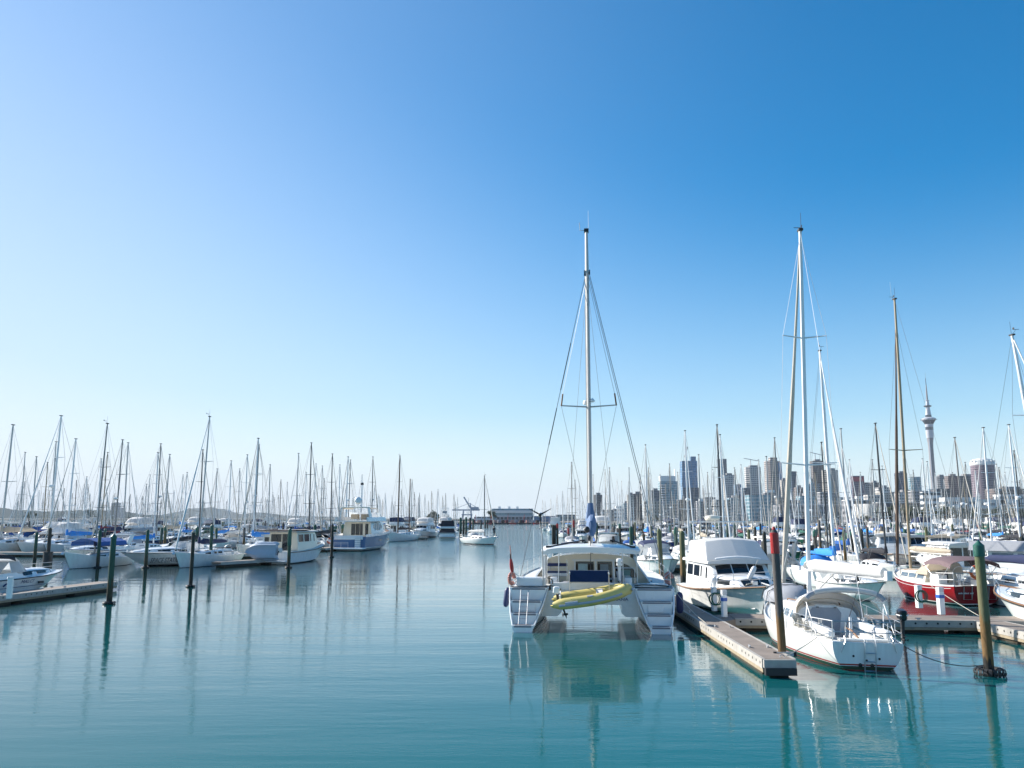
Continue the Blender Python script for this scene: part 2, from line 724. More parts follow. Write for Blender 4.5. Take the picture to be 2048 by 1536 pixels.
    def rail(s, M, m, y0, y1, n=12, r=0.02, dz=0.02, inset=0.03, h=None):
        for sg in (-1, 1):
            M.tube([s.edge(lerp(y0, y1, i / n), sg, dz, inset) for i in range(n + 1)], r, m, n=5, squash=h or 1.0)

class Shell:
    """a deckhouse: stations (y, half width, base z, height); section with sloped sides and rounded roof edges"""
    def __init__(s, st, slope=0.1, round_=0.16, camber=0.08):
        s.st, s.slope, s.round_, s.camber = st, slope, round_, camber

    def at(s, y):
        st = s.st
        for a, b in zip(st, st[1:]):
            if a[0] <= y <= b[0]:
                t = (y - a[0]) / (b[0] - a[0]) if b[0] > a[0] else 0
                return [lerp(a[k], b[k], t) for k in range(4)]
        return list(st[0] if y < st[0][0] else st[-1])

    def sec(s, y, w, z, h):
        top = max(0.02, w - s.slope * h)
        rr = min(s.round_, h * 0.4, top * 0.5)
        half = [(w, z), (lerp(w, top, 1 - rr / max(h, 0.01)), z + h - rr), (top - rr * 0.3, z + h - rr * 0.3), (top - rr, z + h), (top * 0.4, z + h + s.camber * top * 0.75), (0, z + h + s.camber * top)]
        return [V((-x, y, zz)) for x, zz in half] + [V((x, y, zz)) for x, zz in half[-2::-1]]

    def skin(s, M, m, aft=True, fwd=True, aft_m=None):
        r = [s.sec(*q) for q in s.st]
        M.loft(r, m, closed=False, smooth=True)
        n = len(r[0])
        if aft:
            M.add(r[0], [tuple(range(n))], aft_m or m)
        if fwd:
            M.add(r[-1], [tuple(range(n))[::-1]], m)

    def side(s, y, f, sg):
        y_, w, z, h = s.at(y)
        top = w - s.slope * h
        return V((sg * lerp(w, top, f), y, z + h * f))

    def window(s, M, m, y0, y1, f0, f1, sg, off=0.008, n=4, rake0=0.0, rake1=0.0):
        """glazing let into the side; rake shifts the upper edge"""
        rows = []
        for i in range(n + 1):
            q = i / n
            ya, yb = lerp(y0, y1, q), lerp(y0 + rake0, y1 + rake1, q)
            rows.append((s.side(ya, f0, sg), s.side(yb, f1, sg)))
        o = V((sg * off, 0, 0))
        for (a, b), (c, d) in zip(rows, rows[1:]):
            M.add([a + o, c + o, d + o, b + o], [(0, 1, 2, 3)], m)

    def top_z(s, y, x):
        q = s.sec(*s.at(y))
        n = len(q) // 2
        half = [(abs(p.x), p.z) for p in q[:n + 1]]      # outer foot -> crown
        x = abs(x)
        for (xa, za), (xb, zb) in zip(half, half[1:]):
            if xb <= x <= xa:
                t = (xa - x) / (xa - xb) if xa > xb else 1
                return lerp(za, zb, t)
        return half[-1][1]

    def front(s, M, m, ya, yb, f0, f1, panes=3, gap=0.05, off=0.014, cover=0.9, n=4):
        """glazing on the sloping front between stations ya (top) and yb (foot)"""
        _, wa, za, ha = s.at(ya)
        _, wb, zb, hb = s.at(yb)
        nrm = V((0, (za + ha) - (zb + hb), yb - ya)).normalized() * off
        def pt(u, f):
            wt, wf = wa - s.slope * ha - s.round_ * 0.8, wb - s.slope * hb - s.round_ * 0.8
            x = u * lerp(wf, wt, f) * cover
            return V((x, lerp(yb, ya, f), lerp(s.top_z(yb, u * wf * cover), s.top_z(ya, u * wt * cover), f))) + nrm
        for k in range(panes):
            u0 = -1 + 2 * k / panes + gap / 2
            u1 = -1 + 2 * (k + 1) / panes - gap / 2
            lo_, hi = [], []
            for i in range(n + 1):
                u = lerp(u0, u1, i / n)
                lo_.append(pt(u, f0))
                hi.append(pt(u, f1))
            M.loft([lo_, hi], m, closed=False, smooth=False)
# ------------------------------------------------------------------ palette
WHITE = (0.78, 0.78, 0.76)
M_GEL = mat("white_gelcoat", (0.76, 0.76, 0.75), 0.25, vary=0.05, scale=1.5, coat=0.3)
M_DECK = mat("deck_nonslip", (0.66, 0.66, 0.63), 0.6, vary=0.08, scale=5, bump=0.2, bscale=80)
M_CREAM = mat("cream_gelcoat", (0.78, 0.70, 0.56), 0.3, vary=0.05, scale=2, coat=0.2)
M_GREYSTEP = mat("grey_tread", (0.20, 0.19, 0.21), 0.7, vary=0.15, scale=20)
M_GLASS = mat("tinted_glass", (0.012, 0.016, 0.02), 0.05, vary=0.0, spec=0.7)
M_GLASSB = mat("blue_grey_glass", (0.10, 0.14, 0.18), 0.06, vary=0.1, scale=2, spec=0.7)
M_VINYL = mat("clear_vinyl", (0.50, 0.53, 0.55), 0.12, vary=0.25, scale=3, spec=0.6, cloth=0.5)
M_ALU = mat("anodised_mast", (0.46, 0.45, 0.43), 0.4, metal=0.15, vary=0.08, scale=3)
M_ALUD = mat("dull_mast", (0.22, 0.21, 0.20), 0.45, metal=0.1, vary=0.1, scale=3)
M_MASTW = mat("white_mast", (0.74, 0.74, 0.73), 0.35, vary=0.06, scale=2)
M_MASTG = mat("gold_mast", (0.30, 0.235, 0.155), 0.4, metal=0.2, vary=0.12, scale=2)
M_MASTB = mat("timber_mast", (0.085, 0.05, 0.032), 0.4, vary=0.2, scale=3)
M_BLACKMAST = mat("carbon_mast", (0.05, 0.052, 0.055), 0.4, vary=0.1)
M_STEEL = mat("stainless", (0.58, 0.58, 0.58), 0.36, metal=0.85, vary=0.04)
M_WIRE = mat("rigging_wire", (0.22, 0.22, 0.22), 0.4, metal=0.5, vary=0.0)
M_ROPE = mat("pale_rope", (0.45, 0.42, 0.36), 0.9, vary=0.15, scale=30)
M_ROPED = mat("dark_rope", (0.05, 0.05, 0.055), 0.9, vary=0.15, scale=30)
M_BLACK = mat("black_rubber", (0.018, 0.018, 0.02), 0.55, vary=0.2, scale=8)
M_BLACKG = mat("black_cowl", (0.012, 0.012, 0.014), 0.18, vary=0.1, coat=0.4)
M_NAVY = mat("navy_canvas", (0.012, 0.022, 0.075), 0.8, vary=0.15, scale=6, bump=0.4)
M_ROYAL = mat("royal_blue_canvas", (0.006, 0.08, 0.30), 0.75, vary=0.15, scale=6, bump=0.4)
M_AZURE = mat("azure_canvas", (0.02, 0.22, 0.62), 0.7, vary=0.2, scale=6, bump=0.5)
M_STEELBLUE = mat("faded_blue_canvas", (0.10, 0.16, 0.28), 0.8, vary=0.2, scale=4, bump=0.6)
M_MAROON = mat("maroon_canvas", (0.13, 0.018, 0.03), 0.8, vary=0.15, scale=6, bump=0.4)
M_MAUVE = mat("faded_mauve_canvas", (0.15, 0.10, 0.108), 0.85, vary=0.15, scale=5, bump=0.4)
M_GREYC = mat("grey_canvas", (0.33, 0.34, 0.37), 0.85, vary=0.12, scale=5, bump=0.5)
M_WHITEC = mat("white_canvas", (0.74, 0.73, 0.71), 0.8, vary=0.07, scale=5, bump=0.3, cloth=0.28)
M_CREAMC = mat("cream_canvas", (0.55, 0.48, 0.38), 0.85, vary=0.1, scale=5, bump=0.4, cloth=0.3)
M_TEALC = mat("green_canvas", (0.015, 0.10, 0.075), 0.8, vary=0.15, scale=6, bump=0.4)
M_BLACKC = mat("black_canvas", (0.012, 0.013, 0.02), 0.75, vary=0.2, scale=6, bump=0.3)
M_BROWNC = mat("brown_canvas", (0.055, 0.03, 0.025), 0.8, vary=0.2, scale=6, bump=0.4)
M_SAIL = mat("furled_sail", (0.52, 0.47, 0.40), 0.85, vary=0.12, scale=3, bump=0.6, bscale=7)
M_SAILW = mat("white_furled_sail", (0.70, 0.69, 0.67), 0.8, vary=0.08, scale=3, bump=0.6, bscale=7)
M_SAILB = mat("bronze_furled_sail", (0.115, 0.075, 0.055), 0.85, vary=0.35, scale=1.2, bump=0.6, bscale=7)
M_TEAK = mat("teak", (0.20, 0.10, 0.045), 0.6, vary=0.25, scale=8)
M_RED = mat("red_enamel", (0.36, 0.012, 0.012), 0.35, vary=0.12, scale=4)
M_ORANGE = mat("orange_plastic", (0.62, 0.10, 0.02), 0.5, vary=0.1)
M_PINK = mat("sunbleached_pink", (0.50, 0.22, 0.18), 0.7, vary=0.15, scale=6)
M_YELLOW = mat("yellow_hypalon", (0.56, 0.46, 0.15), 0.5, vary=0.1, scale=3)
M_YELLOWP = mat("yellow_enamel", (0.60, 0.40, 0.05), 0.5, vary=0.1)
M_GREYH = mat("grey_hypalon", (0.36, 0.38, 0.42), 0.5, vary=0.1, scale=3)
M_PALEH = mat("pale_grey_hypalon", (0.36, 0.42, 0.50), 0.5, vary=0.08, scale=3)
M_FENDERN = mat("navy_fender", (0.012, 0.025, 0.10), 0.5, vary=0.15)
M_FENDERW = mat("white_fender", (0.66, 0.66, 0.66), 0.4, vary=0.08)
M_SOLAR = mat("solar_cells", (0.008, 0.014, 0.045), 0.12, vary=0.1, scale=10)
M_GREEN = mat("green_enamel", (0.02, 0.30, 0.06), 0.5, vary=0.1)
M_HOSE = mat("green_hose", (0.01, 0.09, 0.05), 0.5, vary=0.1)
M_BLUEL = mat("blue_enamel", (0.02, 0.10, 0.40), 0.4, vary=0.1)
M_LETTER = mat("dark_lettering", (0.012, 0.014, 0.02), 0.5, vary=0.0)
M_LETTERB = mat("navy_lettering", (0.012, 0.025, 0.12), 0.5, vary=0.0)
M_LETTERW = mat("pale_lettering", (0.55, 0.50, 0.50), 0.5, vary=0.0)

ANTIF = (0.015, 0.05, 0.10)
ANTIR = (0.16, 0.02, 0.02)
ANTIK = (0.012, 0.012, 0.016)
H_PLAIN = hull_mat("hull_white", [(-1, ANTIK), (0.03, WHITE)])
H_BLUEB = hull_mat("hull_white_blue_boot", [(-1, ANTIF), (0.06, WHITE), (0.10, (0.03, 0.08, 0.3)), (0.16, WHITE)])
H_REDB = hull_mat("hull_white_red_boot", [(-1, ANTIR), (0.05, WHITE), (0.10, (0.35, 0.02, 0.02)), (0.15, WHITE)])
H_BLACKB = hull_mat("hull_white_black_boot", [(-1, ANTIK), (0.10, WHITE)])
H_CREAM = hull_mat("hull_cream", [(-1, (0.10, 0.03, 0.02)), (0.05, (0.62, 0.56, 0.46))])
H_NAVY = hull_mat("hull_navy", [(-1, ANTIR), (0.05, WHITE), (0.12, (0.01, 0.02, 0.09))])
H_RED = hull_mat("hull_red", [(-1, ANTIK), (0.05, (0.72, 0.70, 0.66)), (0.10, (0.25, 0.010, 0.014))])
H_GREEN = hull_mat("hull_green", [(-1, ANTIR), (0.05, WHITE), (0.10, (0.01, 0.07, 0.04))])
H_RACER = hull_mat("hull_red_green_boot", [(-1, (0.02, 0.045, 0.025)), (-0.02, (0.30, 0.03, 0.02)), (0.015, (0.045, 0.07, 0.04)), (0.115, WHITE), (0.14, (0.42, 0.035, 0.02)), (0.175, WHITE)])
H_CAT = hull_mat("hull_catamaran", [(-1, ANTIK), (0.07, WHITE), (0.10, ANTIK), (0.18, WHITE), (0.21, ANTIK), (0.27, WHITE)], dirt=0.05)
H_BLUE = hull_mat("hull_steel_blue", [(-1, ANTIK), (0.04, WHITE), (0.45, (0.075, 0.155, 0.29))], dirt=0.05)
# ------------------------------------------------------------------ boat kits (bow towards +Y, stern at y = 0, waterline z = 0)
def spreaders(K, mast, ym, z, half, sweep=0.25, m=None, up=0.0):
    sp = K.part("spreader", mast)
    for sg in (-1, 1):
        sp.tube([(0, ym, z), (sg * half, ym - sweep, z + 0.05 + up)], [0.035, 0.02], m, n=5)
    return sp

def masthead(K, mast, ym, z, m):
    h = K.part("masthead_gear", mast)
    h.box((0, ym, z + 0.04), (0.16, 0.3, 0.08), m)
    h.tube([(0.03, ym, z + 0.05), (0.03, ym, z + 0.75)], 0.009, m, n=4)
    h.tube([(0, ym, z + 0.05), (0, ym + 0.35, z + 0.25)], 0.01, m, n=4)
    h.tube([(-0.16, ym + 0.35, z + 0.26), (0.16, ym + 0.35, z + 0.26)], 0.012, m, n=4)
    h.box((0.14, ym + 0.35, z + 0.31), (0.02, 0.12, 0.1), m)

def rig(K, H, ym, zf, top, mm, r=0.075, spr=((0.5, 0.9),), wire=0.009, frac=1.0, rake=0.0, back=True, furl=None, furl_r=0.085, foot=None, gear=True, wm=None, chain=None):
    """mast, spreaders, standing rigging and a furled headsail"""
    mast = K.part("mast")
    yt = ym - rake
    def mp(z):
        return lerp(ym, yt, (z - zf) / (top - zf))
    mast.tube([(0, ym, zf), (0, mp(lerp(zf, top, 0.7)), lerp(zf, top, 0.7)), (0, yt, top)], [r, r, r * 0.7], mm, n=8)
    wires = K.part("rigging")
    hound = lerp(zf, top, frac)
    chy = ym - 0.25
    cb = (H.b(H.t_at(chy)) - 0.12) if H else 1.2
    if chain:
        cb, chy = chain
    zs = H.sheer(H.t_at(chy)) if H else 1.0
    for sg in (-1, 1):
        last = V((0, mp(hound), hound))
        for f, half in sorted(spr, reverse=True):
            z = lerp(zf, top, f)
            tip = V((sg * half, mp(z) - 0.25, z + 0.05))
            wires.tube([last, tip], wire, wm or M_WIRE, n=4, caps=False)
            last = tip
        wires.tube([last, (sg * cb, chy, zs)], wire, wm or M_WIRE, n=4, caps=False)
        if spr:
            z = lerp(zf, top, min(f for f, _ in spr))
            wires.tube([(0, mp(z), z), (sg * cb * 0.95, chy - 0.35, zs)], wire, wm or M_WIRE, n=4, caps=False)
    if H:
        bow = V((0, H.L - 0.15, H.sheer(1.0)))
        if back:
            wires.tube([(0, yt, top), (0, 0.08, H.sheer(0))], wire, wm or M_WIRE, n=4, caps=False)
        if furl:
            fs = K.part("furled_headsail")
            a, b = bow + V((0, 0, 0.25)), V((0, mp(hound) + 0.1, hound - 0.25))
            pts = [a.lerp(b, i / 14) for i in range(15)]
            rs = [furl_r * (0.75 + 0.5 * math.sin(math.pi * min(1, (i / 14) * 1.15 + 0.12))) * (1 - 0.45 * i / 14) * (1 + 0.06 * ((i * 7) % 3 - 1)) for i in range(15)]
            fs.tube(pts, rs, furl, n=7)
            wires.tube([b, (0, mp(hound), hound)], wire, wm or M_WIRE, n=4)
            fs.lathe([(0.02, 0), (0.11, 0.02), (0.11, 0.1), (0.03, 0.14)], M_BLACK, c=bow + V((0, -0.04, 0.1)), n=8)
        else:
            wires.tube([bow, (0, mp(hound), hound)], wire, wm or M_WIRE, n=4, caps=False)
    for f, half in spr:
        spreaders(K, mast, mp(lerp(zf, top, f)), lerp(zf, top, f), half, m=mm)
    if gear:
        masthead(K, mast, yt, top, M_BLACK)
    return mast

def boom_cover(K, ym, z, length, m, mm, swing=0.0, thick=0.2, tall=1.4, droop=0.1, name="sail_cover", mast_rise=0.6):
    """boom with the mainsail stowed under a cover"""
    boom = K.part("boom")
    d = V((math.sin(swing), -math.cos(swing), 0))
    a = V((0, ym - 0.12, z))
    e = a + d * length + V((0, 0, -droop * 0.2))
    boom.tube([a, e], 0.065, mm, n=7)
    if m:
        cv = K.part(name, boom)
        pts, rs = [], []
        n = 9
        for i in range(n + 1):
            t = i / n
            rs.append(max(0.05, thick * (1.05 - 0.5 * t) * (0.5 if i in (0, n) else 1) * (1 + 0.05 * ((i * 5) % 3 - 1))))
            pts.append(a.lerp(e, 0.02 + t * 0.93) + V((0, 0, rs[-1] * tall * 0.55)))
        cv.tube(pts, rs, m, n=8, squash=tall)
        if mast_rise:
            cv.tube([a + V((0, 0.06, 0)), a + V((0, 0.1, mast_rise * 0.5)), a + V((0, 0.12, mast_rise))], [thick * 0.9, thick * 0.75, 0.09], m, n=7)
    return boom, d

def pulpit(K, H, m, h=0.6, bow=True, stern=True, life=True, r=0.014, y_stern=1.2, y_bow=1.3, name="guard_rail"):
    P = K.part(name)
    L = H.L
    if bow:
        for dz in (h, h * 0.5):
            pts = [H.edge(L - y_bow, -1, dz), H.edge(L - y_bow * 0.4, -1, dz), V((0, L - 0.02, H.sheer(1) + dz)), H.edge(L - y_bow * 0.4, 1, dz), H.edge(L - y_bow, 1, dz)]
            P.tube(pts, r, m, n=5)
        for y in (L - y_bow, L - y_bow * 0.45):
            for sg in (-1, 1):
                P.tube([H.edge(y, sg, 0), H.edge(y, sg, h)], r, m, n=5)
    if stern:
        for dz in (h, h * 0.5):
            pts = [H.edge(y_stern, -1, dz), H.edge(0.05, -1, dz), H.edge(0.05, 1, dz), H.edge(y_stern, 1, dz)]
            P.tube(pts, r, m, n=5)
        for y in (y_stern, 0.06):
            for sg in (-1, 1):
                P.tube([H.edge(y, sg, 0), H.edge(y, sg, h)], r, m, n=5)
        for x in (-0.3, 0.3):
            P.tube([(x * H.b(0) * 2, 0.06, H.sheer(0)), (x * H.b(0) * 2, 0.06, H.sheer(0) + h)], r, m, n=5)
    if life:
        n = max(2, int((L - y_bow - y_stern) / 1.6))
        for sg in (-1, 1):
            for i in range(n + 1):
                y = lerp(y_stern, L - y_bow, i / n)
                P.tube([H.edge(y, sg, 0), H.edge(y, sg, h)], r * 0.9, m, n=4)
            for dz in (h, h * 0.5):
                P.tube([H.edge(lerp(y_stern, L - y_bow, i / n), sg, dz) for i in range(n + 1)], r * 0.5, m, n=4)
    return P

def dodger(K, y0, y1, z, w, h, m, clear=M_VINYL, name="sprayhood"):
    """canvas hood over the companionway, open towards the stern"""
    D = K.part(name)
    rings = []
    for t, hh in ((0.0, 1.0), (0.45, 0.96), (0.75, 0.6), (1.0, 0.05)):
        y = lerp(y0, y1, t)
        ww = w * (1 - 0.15 * t)
        rings.append([V((-math.cos(math.pi * k / 10) * ww, y, z + hh * h * math.sin(math.pi * k / 10) ** 0.55)) for k in range(11)])
    D.loft(rings, m, closed=False, smooth=True)
    rings2 = [[p + V((0, 0.0, -0.015)) * 1 for p in r] for r in rings]
    D.loft(rings2, m, closed=False, smooth=True)
    if clear:
        G = K.part("clear_panel", D)
        a, b = rings[1], rings[2]
        c, d = rings[2], rings[3]
        for j in (3, 4, 5, 6):
            G.add([lerp(c[j], d[j], 0.1) + V((0, .012, .012)), lerp(c[j + 1], d[j + 1], 0.1) + V((0, .012, .012)), lerp(c[j + 1], d[j + 1], 0.8) + V((0, .012, .012)), lerp(c[j], d[j], 0.8) + V((0, .012, .012))], [(0, 1, 2, 3)], clear)
    return D

def yacht(name="yacht", L=10.0, B=3.1, hull=H_BLUEB, deck=M_DECK, cover=M_NAVY, hood=M_NAVY, furl=M_SAILW, mast_m=M_ALU, mast_h=13.0, fb=(0.85, 0.85, 1.2),
          cabin=(0.36, 0.72, 0.45), spr=((0.35, 0.8), (0.66, 0.62)), rake=0.25, frac=1.0, boom=True, swing=0.0, lo=False, windows=3, trunk=M_GEL, ketch=None, life=True, tw=0.7, tent=None, tent_y=(0.14, 0.46), radar=False, r=0.075, extra=None, wire=0.009):
    K = Kit(name)
    H = Hull(L, B, fb=fb, tw=tw, n=12 if lo else 18, m=5 if lo else 8, bow_over=L * 0.1)
    H.skin(K.part("hull"), hull)
    D = K.part("deck")
    H.deck(D, deck, well=(L * 0.06, L * 0.34, B * 0.24, 0.4), wm=M_GEL, n=8 if lo else 16)
    H.rail(D, M_GEL if hull is not H_CREAM else M_TEAK, 0.03, L * 0.985, r=0.03, n=8)
    y0, y1, h = L * cabin[0], L * cabin[1], cabin[2]
    zd = H.sheer(0.45)
    w = B * 0.33
    S = Shell([(y0, w, zd - 0.05, h + 0.1), (lerp(y0, y1, 0.5), w * 0.98, zd - 0.02, h + 0.04), (lerp(y0, y1, 0.85), w * 0.72, zd + 0.02, h * 0.75), (y1 + 0.3, w * 0.42, zd + 0.05, 0.06)], slope=0.25)
    C = K.part("cabin")
    S.skin(C, trunk)
    C.rbox((0, y0 - 0.03, zd + h * 0.35), (0.62, 0.06, h * 0.9), M_TEAK if trunk is not M_GEL else M_GREYC, r=0.02)
    C.box((0, y1 - 0.7, zd + h + 0.05), (0.55, 0.55, 0.06), M_GLASSB)
    for sg in (-1, 1):
        C.tube([(sg * w * 0.6, lerp(y0, y1, 0.1), zd + h + 0.08), (sg * w * 0.5, lerp(y0, y1, 0.7), zd + h * 0.9 + 0.08)], 0.025, M_TEAK, n=5)
        for k in range(windows):
            a = lerp(y0, y1, 0.08 + 0.76 * k / windows)
            b = lerp(y0, y1, 0.08 + 0.76 * (k + 0.8) / windows)
            W = K.part("window", C)
            S.window(W, M_GLASS, a, b, 0.35, 0.72, sg, n=2, rake1=-0.06)
    # cockpit coaming and wheel
    cm = K.part("cockpit")
    for sg in (-1, 1):
        cm.box((sg * B * 0.26, L * 0.20, H.sheer(0.2) + 0.13), (0.1, L * 0.28, 0.26), M_GEL)
        cm.box((sg * B * 0.17, L * 0.20, H.sheer(0.2) - 0.18), (B * 0.13, L * 0.27, 0.1), M_DECK)
    cm.tube([(0, L * 0.1, H.sheer(0) - 0.35), (0, L * 0.1, H.sheer(0) + 0.45)], 0.07, M_GEL, n=6)
    cm.ring((0, L * 0.09, H.sheer(0) + 0.45), 0.42, 0.014, M_STEEL, rot=(R(90), 0, 0), n=12, k=4)
    if hood:
        dodger(K, y0 - 0.75, y0 + 0.55, zd + h * 0.75, w * 1.02, 0.7, hood, clear=None if lo else M_VINYL)
    ym = lerp(y0, y1, 0.72)
    zm = zd + h * 0.9
    rig(K, H, ym, zm, mast_h, mast_m, r=r, spr=spr, rake=rake, frac=frac, furl=furl, furl_r=0.06 if lo else 0.085, gear=not lo, wire=wire)
    if lo:
        K.parts[[q[0] for q in K.parts].index('mast')][1].box((0, ym - rake, mast_h + 0.03), (0.16, 0.34, 0.07), M_BLACK)
    if radar:
        rd = K.part("radome")
        rd.lathe([(0.03, 0), (0.22, 0.02), (0.25, 0.1), (0.22, 0.2), (0.05, 0.24)], M_GEL, c=(0, ym + 0.3, lerp(zm, mast_h, 0.42)), n=10)
        rd.box((0, ym + 0.12, lerp(zm, mast_h, 0.42) - 0.04), (0.1, 0.4, 0.06), mast_m)
    if boom:
        boom_cover(K, ym, zm + 0.75, ym - L * 0.10, cover, mast_m, swing=swing)
    if tent:
        T = K.part("boom_tent")
        zt = zm + 1.35
        rings = []
        for y in (L * tent_y[0], L * (tent_y[0] + tent_y[1]) / 2, L * tent_y[1]):
            rings.append([V((-B * 0.42, y, zt - 0.55)), V((-B * 0.40, y, zt - 0.2)), V((-B * 0.1, y, zt + 0.1)), V((B * 0.1, y, zt + 0.1)), V((B * 0.40, y, zt - 0.2)), V((B * 0.42, y, zt - 0.55))])
        T.loft(rings, tent, closed=False, smooth=False)
        T.loft([[p - V((0, 0, 0.02)) for p in r_] for r_ in rings], tent, closed=False, smooth=False)
    if ketch:
        yk, hk, mk = ketch
        mz = K.part("mizzen_mast")
        mz.tube([(0, yk, H.sheer(0.1)), (0, yk - 0.2, hk)], [r * 0.85, r * 0.6], mk, n=7)
        wz = K.part("mizzen_rigging")
        for sg in (-1, 1):
            wz.tube([(0, yk - 0.2, hk - 0.2), (sg * 1.0, yk - 0.3, H.sheer(0.1))], 0.009, M_WIRE, n=4)
        bm_ = K.part("mizzen_boom")
        bm_.tube([(0, yk, H.sheer(0.1) + 1.3), (0, yk - 1.9, H.sheer(0.1) + 1.3)], 0.05, mk, n=6)
    if not lo:
        pulpit(K, H, M_STEEL, life=life, y_bow=L * 0.12, y_stern=L * 0.11)
        an = K.part("anchor")
        an.tube([(0, L - 0.7, H.sheer(1) + 0.05), (0, L + 0.12, H.sheer(1) + 0.02)], 0.03, M_STEEL, n=5)
        an.box((0, L + 0.12, H.sheer(1) - 0.1), (0.26, 0.06, 0.2), M_STEEL, rx=0.4)
        if ketch is None:
            ld = K.part("stern_ladder")
            for x in (-0.18, 0.18):
                ld.tube([(x, -0.04, H.sheer(0) + 0.3), (x, -0.04, H.sheer(0)), (x, H.y(0, 0.4) - 0.05, 0.25)], 0.014, M_STEEL, n=4)
            for z in (0.3, 0.55):
                ld.tube([(-0.18, -0.02, z), (0.18, -0.02, z)], 0.014, M_STEEL, n=4)
    if extra:
        extra(K, H)
    return K

def windscreen(M, frame, glass, y0, y1, z, w0, w1, h, lean=0.5, n=8, cover=None):
    """wrap-round screen: foot line from (w0,y0) round the front at y1, leaning back by lean; returns the top edge"""
    foot, head = [], []
    for i in range(n + 1):
        a = math.pi * i / n
        x = -math.cos(a)
        y = lerp(y0, y1, math.sin(a) ** 0.75)
        foot.append(V((x * lerp(w0, w1, math.sin(a) * 0.4), y, z)))
        head.append(V((x * lerp(w0, w1, math.sin(a) * 0.4) * 0.86, y - lean * math.sin(a) - 0.05, z + h)))
    M.loft([foot, head], glass, closed=False, smooth=True)
    return foot, head

